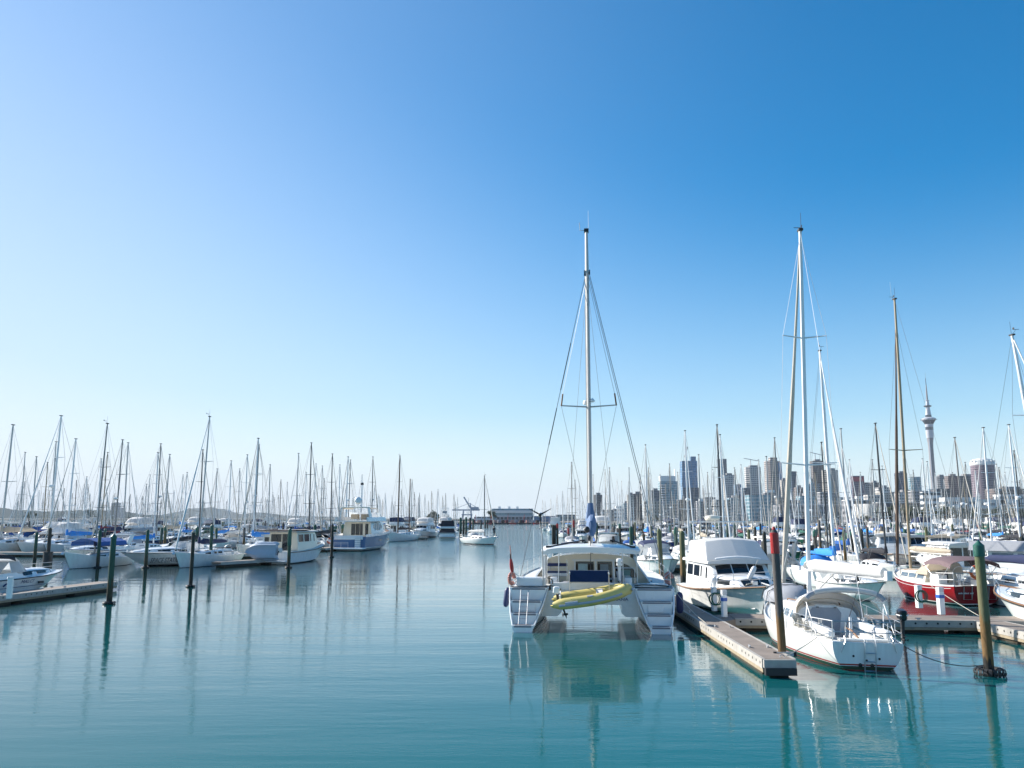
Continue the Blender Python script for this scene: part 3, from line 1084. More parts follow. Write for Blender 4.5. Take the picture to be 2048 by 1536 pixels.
def cruiser(name="sports_cruiser", L=9.0, B=3.0, hull=H_BLUEB, canvas=M_NAVY, arch=True, top=True, lo=False, stripe=None, bubble=True, fb=(1.05, 1.2, 1.55), deck=M_GEL, extra=None, glass=M_VINYL):
    K = Kit(name)
    H = Hull(L, B, fb=fb, keel=(-0.35, -0.5, 0.25), tw=0.9, tm=0.45, p=2.6, bow_over=L * 0.17, stern_over=0.05, kind='chine', n=12 if lo else 20, m=6 if lo else 8, chine=(0.88, 0.1))
    H.skin(K.part("hull"), hull)
    D = K.part("deck")
    H.deck(D, deck, well=(0.35, L * 0.42, B * 0.36, 0.55), wm=M_DECK, n=8 if lo else 16, camber=0.08)
    rb = K.part("rub_rail")
    H.rail(rb, stripe or M_BLACK, 0.02, L * 0.99, r=0.03, dz=-0.03, inset=-0.01, n=12)
    zs = H.sheer(0.6)
    S = Shell([(L * 0.42, B * 0.36, zs - 0.1, 0.42), (L * 0.55, B * 0.36, zs - 0.05, 0.45), (L * 0.75, B * 0.26, zs, 0.34), (L * 0.9, B * 0.10, zs + 0.06, 0.08)], slope=0.4, round_=0.2)
    C = K.part("foredeck_cabin")
    S.skin(C, deck)
    if not lo:
        for sg in (-1, 1):
            W = K.part("window", C)
            S.window(W, M_GLASS, L * 0.45, L * 0.78, 0.3, 0.8, sg, n=4)
        for y in (0.6, 0.7):
            C.box((0, L * y, zs + 0.46 - (y - 0.6) * 1.0), (0.5, 0.45, 0.05), M_GLASSB, rx=-0.12)
    ws = K.part("windscreen")
    zw = zs + 0.3
    foot, head = windscreen(ws, M_STEEL, glass, L * 0.30, L * 0.56, zw, B * 0.43, B * 0.34, 0.62, lean=0.7)
    fr = K.part("windscreen_frame", ws)
    fr.tube(head, 0.025, M_STEEL, n=5)
    fr.tube(foot, 0.02, M_STEEL, n=5)
    for k in (0, 2, 4, 6, 8):
        fr.tube([foot[k], head[k]], 0.016, M_STEEL, n=4)
    side = K.part("coaming")
    for sg in (-1, 1):
        side.prism([(sg * B * 0.44, 0.2, H.sheer(0.05) - 0.02), (sg * B * 0.44, L * 0.45, zs - 0.02), (sg * B * 0.42, L * 0.34, zw + 0.02), (sg * B * 0.43, 0.3, H.sheer(0.05) + 0.25)], (-sg * 0.08, 0, 0), deck)
        side.rbox((sg * B * 0.27, L * 0.3, zs - 0.1), (0.5, 0.5, 0.75), M_WHITEC, r=0.05)
    if arch:
        A = K.part("radar_arch")
        for sg in (-1, 1):
            A.prism([(sg * B * 0.45, L * 0.17, zs - 0.2), (sg * B * 0.45, L * 0.25, zs - 0.2), (sg * B * 0.37, L * 0.07, zs + 1.42), (sg * B * 0.37, L * 0.0, zs + 1.42)], (-sg * 0.1, 0, 0), deck)
        A.rbox((0, L * 0.035, zs + 1.45), (B * 0.78, L * 0.075, 0.12), deck, r=0.05)
        A.tube([(0.2, L * 0.03, zs + 1.5), (0.2, L * 0.02, zs + 2.6)], 0.012, M_GEL, n=4)
    if top:
        T = K.part("camper_top")
        rings = []
        for t, zz in ((0, 1.36), (0.35, 1.5), (0.8, 1.42), (1.0, 1.26)):
            y = lerp(L * 0.02, L * 0.34, t)
            ww = B * 0.41
            rings.append([V((-ww, y, zs + zz - 0.3)), V((-ww * 0.93, y, zs + zz - 0.08)), V((-ww * 0.6, y, zs + zz)), V((0, y, zs + zz + 0.05)), V((ww * 0.6, y, zs + zz)), V((ww * 0.93, y, zs + zz - 0.08)), V((ww, y, zs + zz - 0.3))])
        T.loft(rings, canvas, closed=False)
        T.loft([[p - V((0, 0, 0.015)) for p in r_] for r_ in rings], canvas, closed=False)
        cv = K.part("clear_curtain", T)
        a = rings[-1]
        cv.loft([[head[1], head[2], head[3], head[4], head[5], head[6], head[7]], a], glass, closed=False)
        for sg, h_ in ((-1, 0), (1, 8)):
            e0 = a[0] if sg < 0 else a[-1]
            e1 = rings[0][0] if sg < 0 else rings[0][-1]
            cv.add([head[h_], e0, e1, V((sg * B * 0.44, L * 0.16, zs + 0.05))], [(0, 1, 2, 3)], glass)
    if not lo:
        pulpit(K, H, M_STEEL, stern=False, life=False, y_bow=L * 0.3, h=0.5)
        sp = K.part("swim_platform")
        sp.rbox((0, -0.3, 0.3), (B * 0.8, 0.65, 0.1), deck, r=0.1)
    if extra:
        extra(K, H)
    return K

def launch(name="cabin_launch", L=10.0, B=3.3, hull=H_PLAIN, house=M_GEL, roof=M_WHITEC, glass=M_GLASS, lo=False, fb=(0.9, 1.05, 1.65), aft=0.12, hh=1.75, fly=None, extra=None, trunk=True, mast=True, fs=1.0, clear=True, front_glass=False, pulp=0.34, hw=0.40):
    """pilothouse launch; fly = canvas of an enclosed flying bridge"""
    K = Kit(name)
    H = Hull(L, B, fb=fb, keel=(-0.3, -0.55, 0.1), tw=0.88, tm=0.45, p=2.5, bow_over=L * 0.11, stern_over=0.05, kind='chine', n=12 if lo else 20, m=6 if lo else 8, chine=(0.9, 0.12))
    H.skin(K.part("hull"), hull)
    D = K.part("deck")
    H.deck(D, M_DECK, well=(0.3, L * aft, B * 0.36, 0.5), wm=M_GEL, n=8 if lo else 16)
    rb = K.part("rub_rail")
    H.rail(rb, M_GEL if lo else M_TEAK, 0.02, L * 0.99, r=0.035, dz=-0.06, inset=-0.01, n=12)
    ya, yf = L * (aft + 0.03), L * 0.58
    z0 = H.sheer(0.4) - 0.15
    w = B * hw
    S = Shell([(ya, w, z0, hh), (lerp(ya, yf, 0.8), w * 0.98, z0, hh), (yf, w * 0.94, z0, hh - 0.06), (yf + 0.55, w * 0.92, z0, hh * 0.58), (yf + 0.6, w * 0.9, z0, 0.3)], slope=0.09, round_=0.1)
    C = K.part("pilothouse")
    S.skin(C, house)
    R_ = K.part("roof", C)
    rr = [S.sec(y, ww + 0.12, z0 + hh - 0.02, 0.13) for y, ww in ((ya - 0.5, w - 0.12), (lerp(ya, yf, 0.6), w - 0.1), (yf + 0.3, w * 0.9))]
    R_.loft(rr, roof, closed=True, caps=True, smooth=False)
    n = 3
    for sg in (-1, 1):
        for k in range(n):
            W = K.part("window", C)
            S.window(W, glass, lerp(ya, yf, 0.05 + 0.31 * k), lerp(ya, yf, 0.05 + 0.31 * k + 0.26), 0.5, 0.88, sg, n=1)
    W = K.part("window", C)
    S.front(W, glass, yf, yf + 0.55, 0.08, 0.86, panes=3)
    dr = K.part("door", C)
    dr.plate([(-0.1, ya, z0 + 0.15), (0.6, ya, z0 + 0.15), (0.6, ya, z0 + hh - 0.18), (-0.1, ya, z0 + hh - 0.18)], glass, 0.012)
    dr2 = K.part("window", C)
    dr2.plate([(-w * 0.8, ya, z0 + hh * 0.5), (-0.2, ya, z0 + hh * 0.5), (-0.2, ya, z0 + hh - 0.2), (-w * 0.8, ya, z0 + hh - 0.2)], glass, 0.012)
    if trunk:
        zt = H.sheer(0.7) - 0.05
        T = Shell([(yf + 0.35, w * 0.86, zt, 0.6), (L * 0.72, w * 0.74, zt, 0.56), (L * 0.80, w * 0.6, zt + 0.05, 0.48), (L * 0.86, w * 0.5, zt + 0.1, 0.05)], slope=0.15)
        F = K.part("fore_cabin")
        T.skin(F, house)
        for sg in (-1, 1):
            W = K.part("window", F)
            T.window(W, glass, yf + 0.75, L * 0.77, 0.35, 0.78, sg, n=3)
        if front_glass:
            W = K.part("window", F)
            T.front(W, glass, L * 0.80, L * 0.86, 0.12, 0.82, panes=3)
    if fly:
        zb = z0 + hh + 0.12
        fb_ = Shell([(lerp(ya, yf, 0.15), w * 0.9, zb, 0.55 * fs), (lerp(ya, yf, 0.75), w * 0.88, zb, 0.6 * fs), (yf + 0.1, w * 0.7, zb, 0.12)], slope=0.05)
        F = K.part("flying_bridge")
        fb_.skin(F, house)
        top = K.part("bridge_canopy")
        if not clear:
            tr_st = ((lerp(ya, yf, 0.1), 0.94, 1.5), (lerp(ya, yf, 0.62), 0.94, 1.62), (lerp(ya, yf, 0.76), 0.9, 1.5), (yf + 0.12, 0.97, 0.06))
        tr = [S.sec(y, w * ww, zb - 0.03, hh_ * fs) for y, ww, hh_ in tr_st] if not clear else [S.sec(y, w * ww, zb + 0.6 * fs, hh_ * fs) for y, ww, hh_ in ((lerp(ya, yf, 0.15), 0.86, 1.0), (lerp(ya, yf, 0.6), 0.86, 1.05), (lerp(ya, yf, 0.8), 0.8, 0.85), (yf, 0.74, 0.08))]
        top.loft(tr, fly, closed=False, smooth=False)
        top.add(tr[0], [tuple(range(len(tr[0])))], fly)
        cp = K.part("clear_panel", top) if clear else Mesh()
        q = Shell([(lerp(ya, yf, 0.15), w * 0.86, zb + 0.6, 1.0), (lerp(ya, yf, 0.8), w * 0.8, zb + 0.6, 0.85), (yf, w * 0.74, zb + 0.6, 0.08)])
        for sg in (-1, 1):
            q.window(cp, M_VINYL, lerp(ya, yf, 0.25), lerp(ya, yf, 0.75), 0.2, 0.75, sg, n=2)
        q.front(cp, M_VINYL, lerp(ya, yf, 0.8), yf, 0.1, 0.85, panes=3)
    if mast:
        A = K.part("aerial_mast")
        zt = z0 + hh + (0.12 + 1.65 * fs if fly else 0.15)
        A.tube([(0, lerp(ya, yf, 0.5), zt - 0.05), (0, lerp(ya, yf, 0.5), zt + 1.2)], 0.035, M_GEL, n=5)
        A.lathe([(0.02, 0), (0.24, 0.02), (0.27, 0.1), (0.24, 0.2), (0.05, 0.24)], M_GEL, c=(0, lerp(ya, yf, 0.5), zt + 0.5), n=12)
        for x in (-w * 0.7, w * 0.7):
            A.tube([(x, lerp(ya, yf, 0.4), zt - 0.1), (x * 1.05, lerp(ya, yf, 0.3), zt + 2.2)], 0.012, M_GEL, n=4)
    if not lo:
        pulpit(K, H, M_STEEL, stern=False, life=False, y_bow=L * pulp, h=0.6, r=0.016)
    if extra:
        extra(K, H)
    return K
# ------------------------------------------------------------------ the catamaran in the middle of the picture
cat_o = ground(1183, 1267)
CAT_R = -R(5.4)
CAT_S = 1.04
def cat_world(x, y, z):
    c, s = math.cos(CAT_R), math.sin(CAT_R)
    x, y, z = x * CAT_S, y * CAT_S, z * CAT_S
    return V((cat_o.x + x * c - y * s, cat_o.y + x * s + y * c, z))

def catamaran():
    K = Kit("catamaran")
    L = 11.5
    prof = [(0.62, 1.58), (0.585, 1.15), (0.52, 0.7), (0.41, 0.3), (0.33, 0.05), (0.16, -0.25), (-0.16, -0.25), (-0.33, 0.05), (-0.47, 0.3), (-0.64, 0.7), (-0.80, 1.15), (-0.92, 1.58)]
    def g(t):
        return 1.0 if t < 0.45 else max(0.03, 1 - ((t - 0.45) / 0.55) ** 2.2)
    def ys(z):
        return 1.55 * max(0.0, min(1.0, z / 1.58)) ** 1.1
    steps = [(0.26, 0.0, -0.2), (0.66, 0.50, 0.26), (1.10, 0.90, 0.66), (1.57, 1.27, 1.10)]
    for sg in (-1, 1):
        hull = K.part("hull")
        rings = []
        for i in range(15):
            t = i / 14
            rr = []
            for x, z in prof:
                zz = z * (1 + 0.13 * t * t) if z > 0 else z
                full = max(0.0, 1 - max(0, z) / 1.1) * math.sin(math.pi * min(1, t / 0.75)) ** 0.8
                x = x * (1 + 0.85 * full)
                over = 0.9 * (1 - max(0, zz) / 1.8) * t ** 6
                y = lerp(ys(z), L, t) - over
                rr.append(V((sg * (2.63 + x * g(t)), y, zz)))
            rings.append(rr)
        hull.loft(rings, H_CAT, closed=False, smooth=True)
        hull.tube(rings[0], 0.035, M_GEL, n=6)
        st = K.part("stern_steps", hull)
        def wid(z):
            f = max(0, z) / 1.58
            return 2.63 + lerp(0.33, 0.60, f ** 0.7), 2.63 - lerp(0.33, 0.89, f)
        for zt, y, zb in steps:
            o0, i0 = wid(zb); o1, i1 = wid(zt)
            yb = y + 0.02
            st.add([V((sg * q, yy, z)) for yy in (yb, 2.4) for q, z in ((i0, zb), (o0, zb), (o1, zt), (i1, zt))],
                   [(0, 1, 2, 3), (7, 6, 5, 4), (3, 2, 6, 7), (0, 3, 7, 4), (1, 5, 6, 2)], M_GEL)
            tp = K.part("tread", hull)
            tp.add([V((sg * q, yy, zt + 0.006)) for yy, q in ((yb + 0.03, i1 + 0.1), (yb + 0.03, o1 - 0.1), (yb + 0.38, o1 - 0.1), (yb + 0.38, i1 + 0.1))], [(0, 1, 2, 3)], M_GREYSTEP)
            tp.add([V((sg * q, yb - 0.006, z)) for q, z in ((i1 + 0.08, zt - 0.075), (o1 - 0.08, zt - 0.075), (o1 - 0.08, zt - 0.015), (i1 + 0.08, zt - 0.015))], [(0, 1, 2, 3)], M_GREYSTEP)
        # inset panel and grab rails on the risers
        pn = K.part("stern_locker_lid", hull)
        pn.rbox((sg * 2.5, 0.90, 0.84), (0.62, 0.03, 0.26), M_GEL, r=0.02)
        if sg < 0:
            ld = K.part("boarding_ladder", hull)
            for x in (-2.78, -2.48):
                ld.tube([(x, 1.22, 1.5), (x, 0.86, 1.1), (x, 0.46, 0.72), (x, 0.0, 0.30)], 0.016, M_STEEL, n=5)
            for y, z in ((1.05, 1.3), (0.66, 0.9), (0.24, 0.5)):
                ld.tube([(-2.78, y, z), (-2.48, y, z)], 0.014, M_STEEL, n=5)
    bd = K.part("bridge_deck")
    for sg in (-1, 1):
        bd.prism([(sg * 1.19, 1.5, 0.93), (sg * 1.19, 1.5, 0.60), (sg * 1.36, 1.5, 0.45), (sg * 2.2, 1.5, 0.45), (sg * 2.02, 1.5, 1.0), (sg * 1.8, 1.5, 1.46), (sg * 1.19, 1.5, 1.46)], (0, 7.0, 0), M_GEL)
    bd.prism([(-1.19, 1.46, 0.92), (1.19, 1.46, 0.92), (1.19, 1.46, 1.46), (-1.19, 1.46, 1.46)], (0, 7.2, 0), M_GEL)
    deck = K.part("deck")
    def xo(y):
        return 2.63 + 0.62 * g(y / L) - 0.02
    ysn = [1.57, 2.6, 3.6, 5, 6.5, 8.0, 9.2]
    vs = []
    for y in ysn:
        z = 1.585 + 0.2 * (y / L) ** 2
        vs += [V((-xo(y), y, z)), V((-1.62, y, z + 0.03)), V((1.62, y, z + 0.03)), V((xo(y), y, z))]
    fs = []
    for i in range(len(ysn) - 1):
        for j in range(3):
            if j == 1 and ysn[i] < 3.5:
                continue
            fs.append((i * 4 + j, i * 4 + j + 1, i * 4 + j + 5, i * 4 + j + 4))
    deck.add(vs, fs, M_DECK)
    for sg in (-1, 1):
        tops = [(V((sg * (2.63 + 0.61 * g(y / L)), y, 1.59 + 0.2 * (y / L) ** 2)), V((sg * (2.63 - 0.90 * g(y / L)), y, 1.59 + 0.2 * (y / L) ** 2))) for y in (9.2, 9.8, 10.5, 11.1, 11.45)]
        for (a, b), (c, d) in zip(tops, tops[1:]):
            deck.add([a, b, d, c], [(0, 1, 2, 3)], M_DECK)
        deck.tube([(sg * xo(y), y, 1.61 + 0.2 * (y / L) ** 2) for y in (1.57, 3, 4.5, 6, 7.5, 9, 10.3, 11.3)], 0.035, M_ALU, n=5)
        deck.rbox((sg * 2.35, 4.4, 1.66), (0.5, 0.5, 0.06), M_GLASSB, r=0.03)
        deck.rbox((sg * 2.75, 2.2, 1.63), (0.42, 0.3, 0.05), M_GREYC, r=0.03)
    ckp = K.part("cockpit")
    ckp.box((0, 2.55, 1.49), (3.2, 2.1, 0.04), M_DECK)
    ckp.rbox((0, 1.64, 1.62), (3.2, 0.2, 0.3), M_GEL, r=0.05)                       # aft coaming
    for sg in (-1, 1):
        ckp.rbox((sg * 1.5, 2.7, 1.72), (0.3, 1.7, 0.45), M_GEL, r=0.06)
    ckp.rbox((-2.42, 1.95, 1.78), (1.22, 0.62, 0.34), M_GEL, r=0.07)                 # port quarter locker
    ckp.rbox((2.45, 1.95, 1.66), (1.2, 0.62, 0.12), M_GEL, r=0.05)
    ckp.rbox((-0.55, 2.0, 1.72), (1.3, 0.5, 0.12), M_GREYC, r=0.05)                  # seat squab
    ckp.box((0.55, 2.7, 1.85), (0.75, 0.6, 0.04), M_GREYC)                           # cockpit table
    ckp.tube([(0.55, 2.7, 1.5), (0.55, 2.7, 1.85)], 0.05, M_ALU)
    ckp.prism([(0.35, 2.3, 2.2), (0.62, 2.3, 1.75), (0.7, 2.3, 1.75), (0.55, 2.3, 2.2)], (0, 0.04, 0), M_GREYC)
    ckp.prism([(1.02, 2.2, 2.18), (1.1, 2.2, 1.75), (1.25, 2.2, 1.75), (1.3, 2.2, 2.18)], (0, 0.04, 0), M_GREYC)
    hs = K.part("helm_seat")
    hs.rbox((-1.38, 2.65, 2.02), (0.85, 0.5, 0.14), M_WHITEC, r=0.05)
    for z in (2.42, 2.12):
        hs.rbox((-1.38, 2.45, z), (0.86, 0.06, 0.13 if z > 2.3 else 0.09), M_NAVY, r=0.025)
    for x in (-1.78, -0.98):
        hs.tube([(x, 2.45, 1.55), (x, 2.43, 2.62)], 0.02, M_STEEL, n=5)
    hs.rbox((-1.93, 2.9, 2.2), (0.2, 0.35, 1.2), M_GEL, r=0.05)                      # helm console
    hs.ring((-1.70, 2.86, 2.2), 0.33, 0.015, M_STEEL, rot=(0, R(90), 0), n=14, k=5)
    S = Shell([(3.55, 2.45, 1.58, 1.12), (5.6, 2.35, 1.58, 1.12), (7.0, 2.05, 1.6, 0.95), (8.0, 1.75, 1.6, 0.5), (8.6, 1.5, 1.6, 0.05)], slope=0.55, round_=0.22, camber=0.07)
    C = K.part("deck_house")
    S.skin(C, M_GEL, aft_m=M_CREAM)
    bulk = 3.55
    def pane(poly):
        W = K.part("window", C)
        W.plate([(x, bulk, z) for x, z in poly], M_GLASS, 0.02)
        return W
    pane([(-0.66, 1.5), (0.12, 1.5), (0.12, 2.5), (-0.66, 2.5)])
    pane([(0.28, 1.5), (0.88, 1.5), (0.88, 2.5), (0.28, 2.5)])
    pane([(1.02, 1.85), (1.92, 1.85), (1.9, 2.0), (1.78, 2.2), (1.55, 2.36), (1.3, 2.46), (1.02, 2.5)])
    rv = K.part("door_frame", C)
    for x in (-0.68, 0.2, 0.95):
        rv.box((x, bulk - 0.03, 2.02), (0.07, 0.05, 1.05), M_GEL)
    rv.box((0.12, bulk - 0.03, 2.56), (1.8, 0.05, 0.06), M_GEL)
    cu = K.part("pane_reflection", C)  # reflections in the glass, painted as flat coloured patches over the panes
    cu.box((-0.34, bulk - 0.028, 2.2), (0.4, 0.006, 0.42), mat("pale_pane_reflection", (0.35, 0.48, 0.5), 0.6, vary=0.3, scale=9))
    cu.box((0.56, bulk - 0.028, 2.24), (0.34, 0.006, 0.3), mat("grey_pane_reflection", (0.22, 0.26, 0.28), 0.6, vary=0.3, scale=9))
    cu.box((1.45, bulk - 0.028, 2.05), (0.42, 0.006, 0.24), mat("green_pane_reflection", (0.18, 0.28, 0.25), 0.6, vary=0.4, scale=6))
    for sg in (-1, 1):
        W = K.part("window", C)
        S.window(W, M_GLASS, 4.2, 6.6, 0.3, 0.82, sg, n=4)
    # side wings that close the cockpit
    wg = K.part("cockpit_wing")
    for sg in (-1, 1):
        wg.prism([(sg * 2.55, 2.35, 1.6), (sg * 2.45, 3.55, 1.6), (sg * 1.85, 3.55, 2.68), (sg * 1.95, 3.2, 2.45)], (-sg * 0.07, 0, 0), M_GEL)
    T = K.part("hardtop")
    rings = []
    for y, w, z in ((1.95, 1.85, 2.86), (2.05, 2.02, 2.89), (3.5, 2.05, 2.96), (5.2, 1.95, 2.92), (5.5, 1.7, 2.88)):
        up = [V((w * math.cos(math.pi * k / 12), y, z + 0.12 + 0.17 * math.sin(math.pi * k / 12) ** 0.7)) for k in range(13)]
        dn = [V((w * 0.97 * math.cos(math.pi * k / 12), y + 0.02, z + 0.07 * math.sin(math.pi * k / 12))) for k in range(12, -1, -1)]
        rings.append(up + dn)
    T.loft(rings, M_GEL, closed=True, caps=True, smooth=True)
    tr = K.part("roof_rail", T)
    for x0, y0, x1, y1 in ((-1.72, 2.2, -0.35, 4.6), (1.72, 2.2, 0.95, 4.6)):
        z0, z1 = 3.11, 3.30
        tr.tube([(x0, y0, z0 - 0.03), (x0, y0, z0 + 0.05), (x1, y1, z1 + 0.05), (x1, y1, z1 - 0.03)], 0.03, M_BLACK, n=6)
        for p, q in (((x0, y0, z0 + 0.05), 1), ((x1, y1, z1 + 0.05), 1)):
            tr.box(p, (0.22, 0.12, 0.08), M_BLACK)
    po = K.part("hardtop_post")
    for x, y in ((-1.88, 2.15), (1.88, 2.15), (-1.7, 5.0), (1.7, 5.0), (-1.3, 1.7), (1.3, 1.7)):
        po.tube([(x, y, 1.6 if y < 4 else 2.5), (x * 0.985, y + 0.02, 2.94)], 0.02, M_STEEL, n=6)
    # mast, boom, rig
    ym = 5.9
    Dm = cat_world(0, ym, 0).y
    ztop = at(1176, 463, Dm).z / CAT_S
    zhound = at(1177, 549, Dm).z / CAT_S
    zspr = at(1180, 814, Dm).z / CAT_S
    mast = K.part("mast")
    mast.tube([(0, ym, 2.7), (0, ym, zspr), (0, ym - 0.05, zhound), (0, ym - 0.1, ztop)], [0.105, 0.10, 0.095, 0.07], M_ALU, n=10, squash=1.4)
    mast.tube([(-0.115, ym - 0.05, 2.9), (-0.115, ym - 0.05, zspr), (-0.1, ym - 0.1, zhound)], 0.012, M_WIRE, n=4)
    mast.tube([(0.02, ym - 0.15, 3.2), (0.0, ym - 0.2, zhound)], 0.012, M_WIRE, n=4)
    sp = K.part("spreader", mast)
    for sg in (-1, 1):
        sp.tube([(0, ym, zspr), (sg * 1.26, ym - 0.45, zspr + 0.02)], [0.04, 0.03], M_ALU, n=6)
    rf = K.part("spreader_strut", mast)
    for sg in (-1, 1):
        rf.tube([(sg * 1.26, ym - 0.45, zspr), (sg * 1.19, ym - 0.45, zspr + 0.56)], 0.035, M_TEAK, n=6)
    rd = K.part("radome", mast)
    rd.lathe([(0.02, 0), (0.17, 0.02), (0.2, 0.1), (0.17, 0.2), (0.04, 0.25)], M_GEL, c=(-0.08, ym + 0.22, zspr + 0.12), n=14)
    rd.lathe([(0.02, 0), (0.1, 0.02), (0.12, 0.08), (0.02, 0.2)], M_GEL, c=(0.17, ym - 0.1, zspr + 0.2), n=12)
    mh = K.part("masthead_gear", mast)
    mh.box((0, ym - 0.1, ztop), (0.22, 0.3, 0.14), M_BLACK)
    mh.tube([(0, ym - 0.1, ztop + 0.02), (-0.3, ym - 0.1, ztop + 0.02), (-0.33, ym - 0.1, ztop + 0.42)], 0.016, M_ALU, n=5)
    mh.tube([(0.1, ym - 0.1, ztop), (0.1, ym - 0.1, ztop + 1.0)], 0.007, M_GEL, n=4)
    mh.tube([(0.0, ym - 0.1, ztop), (0.0, ym + 0.3, ztop + 0.3)], 0.01, M_BLACK, n=4)
    mh.box((-0.12, ym - 0.08, zhound + 0.05), (0.04, 0.12, 0.26), M_BLACK)
    mh.box((0.13, ym - 0.08, zhound + 0.08), (0.05, 0.12, 0.22), M_BLACK)
    wr = K.part("rigging")
    for sg in (-1, 1):
        wr.tube([(sg * 0.06, ym - 0.05, zhound), (sg * 3.12, ym - 1.2, 1.7)], 0.014, M_WIRE, n=5)
        wr.tube([(sg * 0.06, ym, zhound - 0.3), (sg * 1.19, ym - 0.45, zspr + 0.56)], 0.008, M_WIRE, n=4)
        wr.tube([(sg * 1.26, ym - 0.45, zspr), (0.12 * sg, ym, 4.2)], 0.008, M_WIRE, n=4)
        wr.tube([(0, ym, zhound - 0.2), (sg * 1.2, ym + 2.2, 2.6)], 0.007, M_WIRE, n=4)
    for q in (0.34, 0.42, 0.56, 0.60):
        a, b = V((-0.06, ym - 0.05, zhound)), V((-3.12, ym - 1.2, 1.7))
        wr.tube([a.lerp(b, q - 0.1), a.lerp(b, q - 0.02)], 0.022, M_BLACK, n=5)
    wr.tube([(0.09, ym - 0.1, zhound + 0.1), (3.2, ym - 1.4, 1.7)], 0.016, M_WIRE, n=5)
    wr.tube([(0, ym + 0.1, zhound), (0, L - 0.6, 1.9)], 0.05, M_SAILW, n=6)
    wr.tube([(0, 2.5, 3.6), (0.0, 1.62, 1.75)], 0.012, M_ROPED, n=4)
    boom = K.part("boom")
    boom.tube([(0, ym - 0.15, 3.62), (0, 2.35, 3.62)], 0.08, M_ALU, n=8)
    boom.ball((-0.14, 2.32, 3.85), (0.12, 0.1, 0.14), M_BLACK, n=8, k=6)
    boom.ball((-0.05, 2.3, 3.5), (0.07, 0.07, 0.12), M_BLACK, n=8, k=6)
    bag = K.part("sail_cover", boom)
    pts = []
    for i in range(11):
        t = i / 10
        pts.append(V((0.04 + 0.03 * math.sin(i * 2.1), lerp(2.5, ym - 0.2, t), 3.62 + 0.38 - 0.02 * math.sin(i * 1.3))))
    bag.tube(pts, [0.10] + [0.19 + 0.02 * math.sin(i * 2.7) for i in range(9)] + [0.2], M_STEELBLUE, n=10, squash=2.3)
    bag.tube([(0.03, 2.46, 4.15), (0.02, 2.44, 3.6)], [0.05, 0.13], M_STEELBLUE, n=7)
    bag.tube([(0, ym - 0.2, 4.2), (0.0, ym - 0.2, 5.0)], [0.24, 0.12], M_STEELBLUE, n=8)
    # davits with the solar panel
    dv = K.part("davit")
    for x in (-0.82, 0.7):
        dv.tube([(x, 1.6, 1.6), (x, 1.45, 2.1), (x, 1.2, 2.22), (x, 0.15, 2.2)], 0.03, M_STEEL, n=6)
        dv.tube([(x, 0.2, 2.2), (x, 0.2, 1.5)], 0.01, M_ROPE, n=4)
        dv.tube([(x, 1.5, 1.9), (x, 0.6, 2.2)], 0.018, M_STEEL, n=5)
    sl = K.part("solar_panel", dv)
    sl.box((-0.07, 0.75, 2.06), (1.58, 0.60, 0.03), M_ALU, rx=R(48))
    sl.box((-0.07, 0.735, 2.077), (1.51, 0.54, 0.022), M_SOLAR, rx=R(48))
    wg2 = K.part("wind_turbine")
    px = -1.92
    wg2.tube([(px, 1.6, 1.6), (px - 0.02, 1.6, 3.6), (px - 0.1, 1.58, 4.1), (px - 0.08, 1.55, 4.38)], 0.028, M_ALU, n=7)
    wg2.tube([(px - 0.05, 1.75, 4.46), (px - 0.1, 1.25, 4.46), (px - 0.1, 1.15, 4.46)], [0.09, 0.1, 0.03], M_GEL, n=8)
    wg2.tube([(px - 0.08, 1.5, 4.36), (px - 0.08, 1.5, 4.46)], 0.04, M_GEL, n=6)
    for a in (28, 152, 272):
        d = V((math.cos(R(a)), 0, math.sin(R(a))))
        q = V((-d.z, 0, d.x))
        b = V((px - 0.08, 1.17, 4.46))
        bl = [b + d * 0.06 + q * 0.035, b + d * 0.06 - q * 0.035, b + d * 0.52 - q * 0.008, b + d * 0.52 + q * 0.008]
        wg2.prism(bl, (0, 0.012, 0), M_BLACK)
    wg2.ball((px - 0.08, 1.12, 4.46), 0.07, M_BLACK, n=8, k=5)
    gr = K.part("guard_rail")
    for sg in (-1, 1):
        for dz in (0.6, 0.32):
            gr.tube([(sg * (xo(y) - 0.06), y, 1.62 + dz + 0.2 * (y / L) ** 2) for y in (1.9, 3.4, 5, 6.6, 8.2, 9.8, 11)], 0.006 if dz < 0.5 else 0.008, M_STEEL, n=4)
        for y in (1.9, 3.4, 5, 6.6, 8.2, 9.8, 11):
            gr.tube([(sg * (xo(y) - 0.06), y, 1.6), (sg * (xo(y) - 0.06), y, 2.22 + 0.2 * (y / L) ** 2)], 0.013, M_STEEL, n=5)
        gr.tube([(sg * 3.15, 1.9, 2.22), (sg * 3.1, 1.6, 2.15), (sg * 2.9, 1.58, 2.0), (sg * 2.9, 1.58, 1.6)], 0.014, M_STEEL, n=5)
        gr.tube([(sg * 1.75, 1.65, 1.75), (sg * 1.75, 1.62, 2.35), (sg * 0.95, 1.6, 2.35)], 0.014, M_STEEL, n=5)
        gr.tube([(sg * 0.95, 1.6, 1.75), (sg * 0.95, 1.6, 2.35)], 0.014, M_STEEL, n=5)
    nm = K.part("boat_name")
    nm.text("RANA", 0.12, M_LETTERB, Matrix.Translation((0.90, 1.455, 1.08)) @ Matrix.Rotation(math.pi / 2, 4, 'X'), depth=0.006, sx=1.25)
    pc = K.part("water_pipe")
    pc.tube([(-1.75, 1.5, 1.95), (-1.55, 1.38, 1.9), (-1.52, 1.36, 1.75), (-1.66, 1.38, 1.66), (-1.38, 1.38, 1.62), (-1.2, 1.38, 1.52), (-1.32, 1.38, 1.30)], 0.025, M_BLACK, n=6)
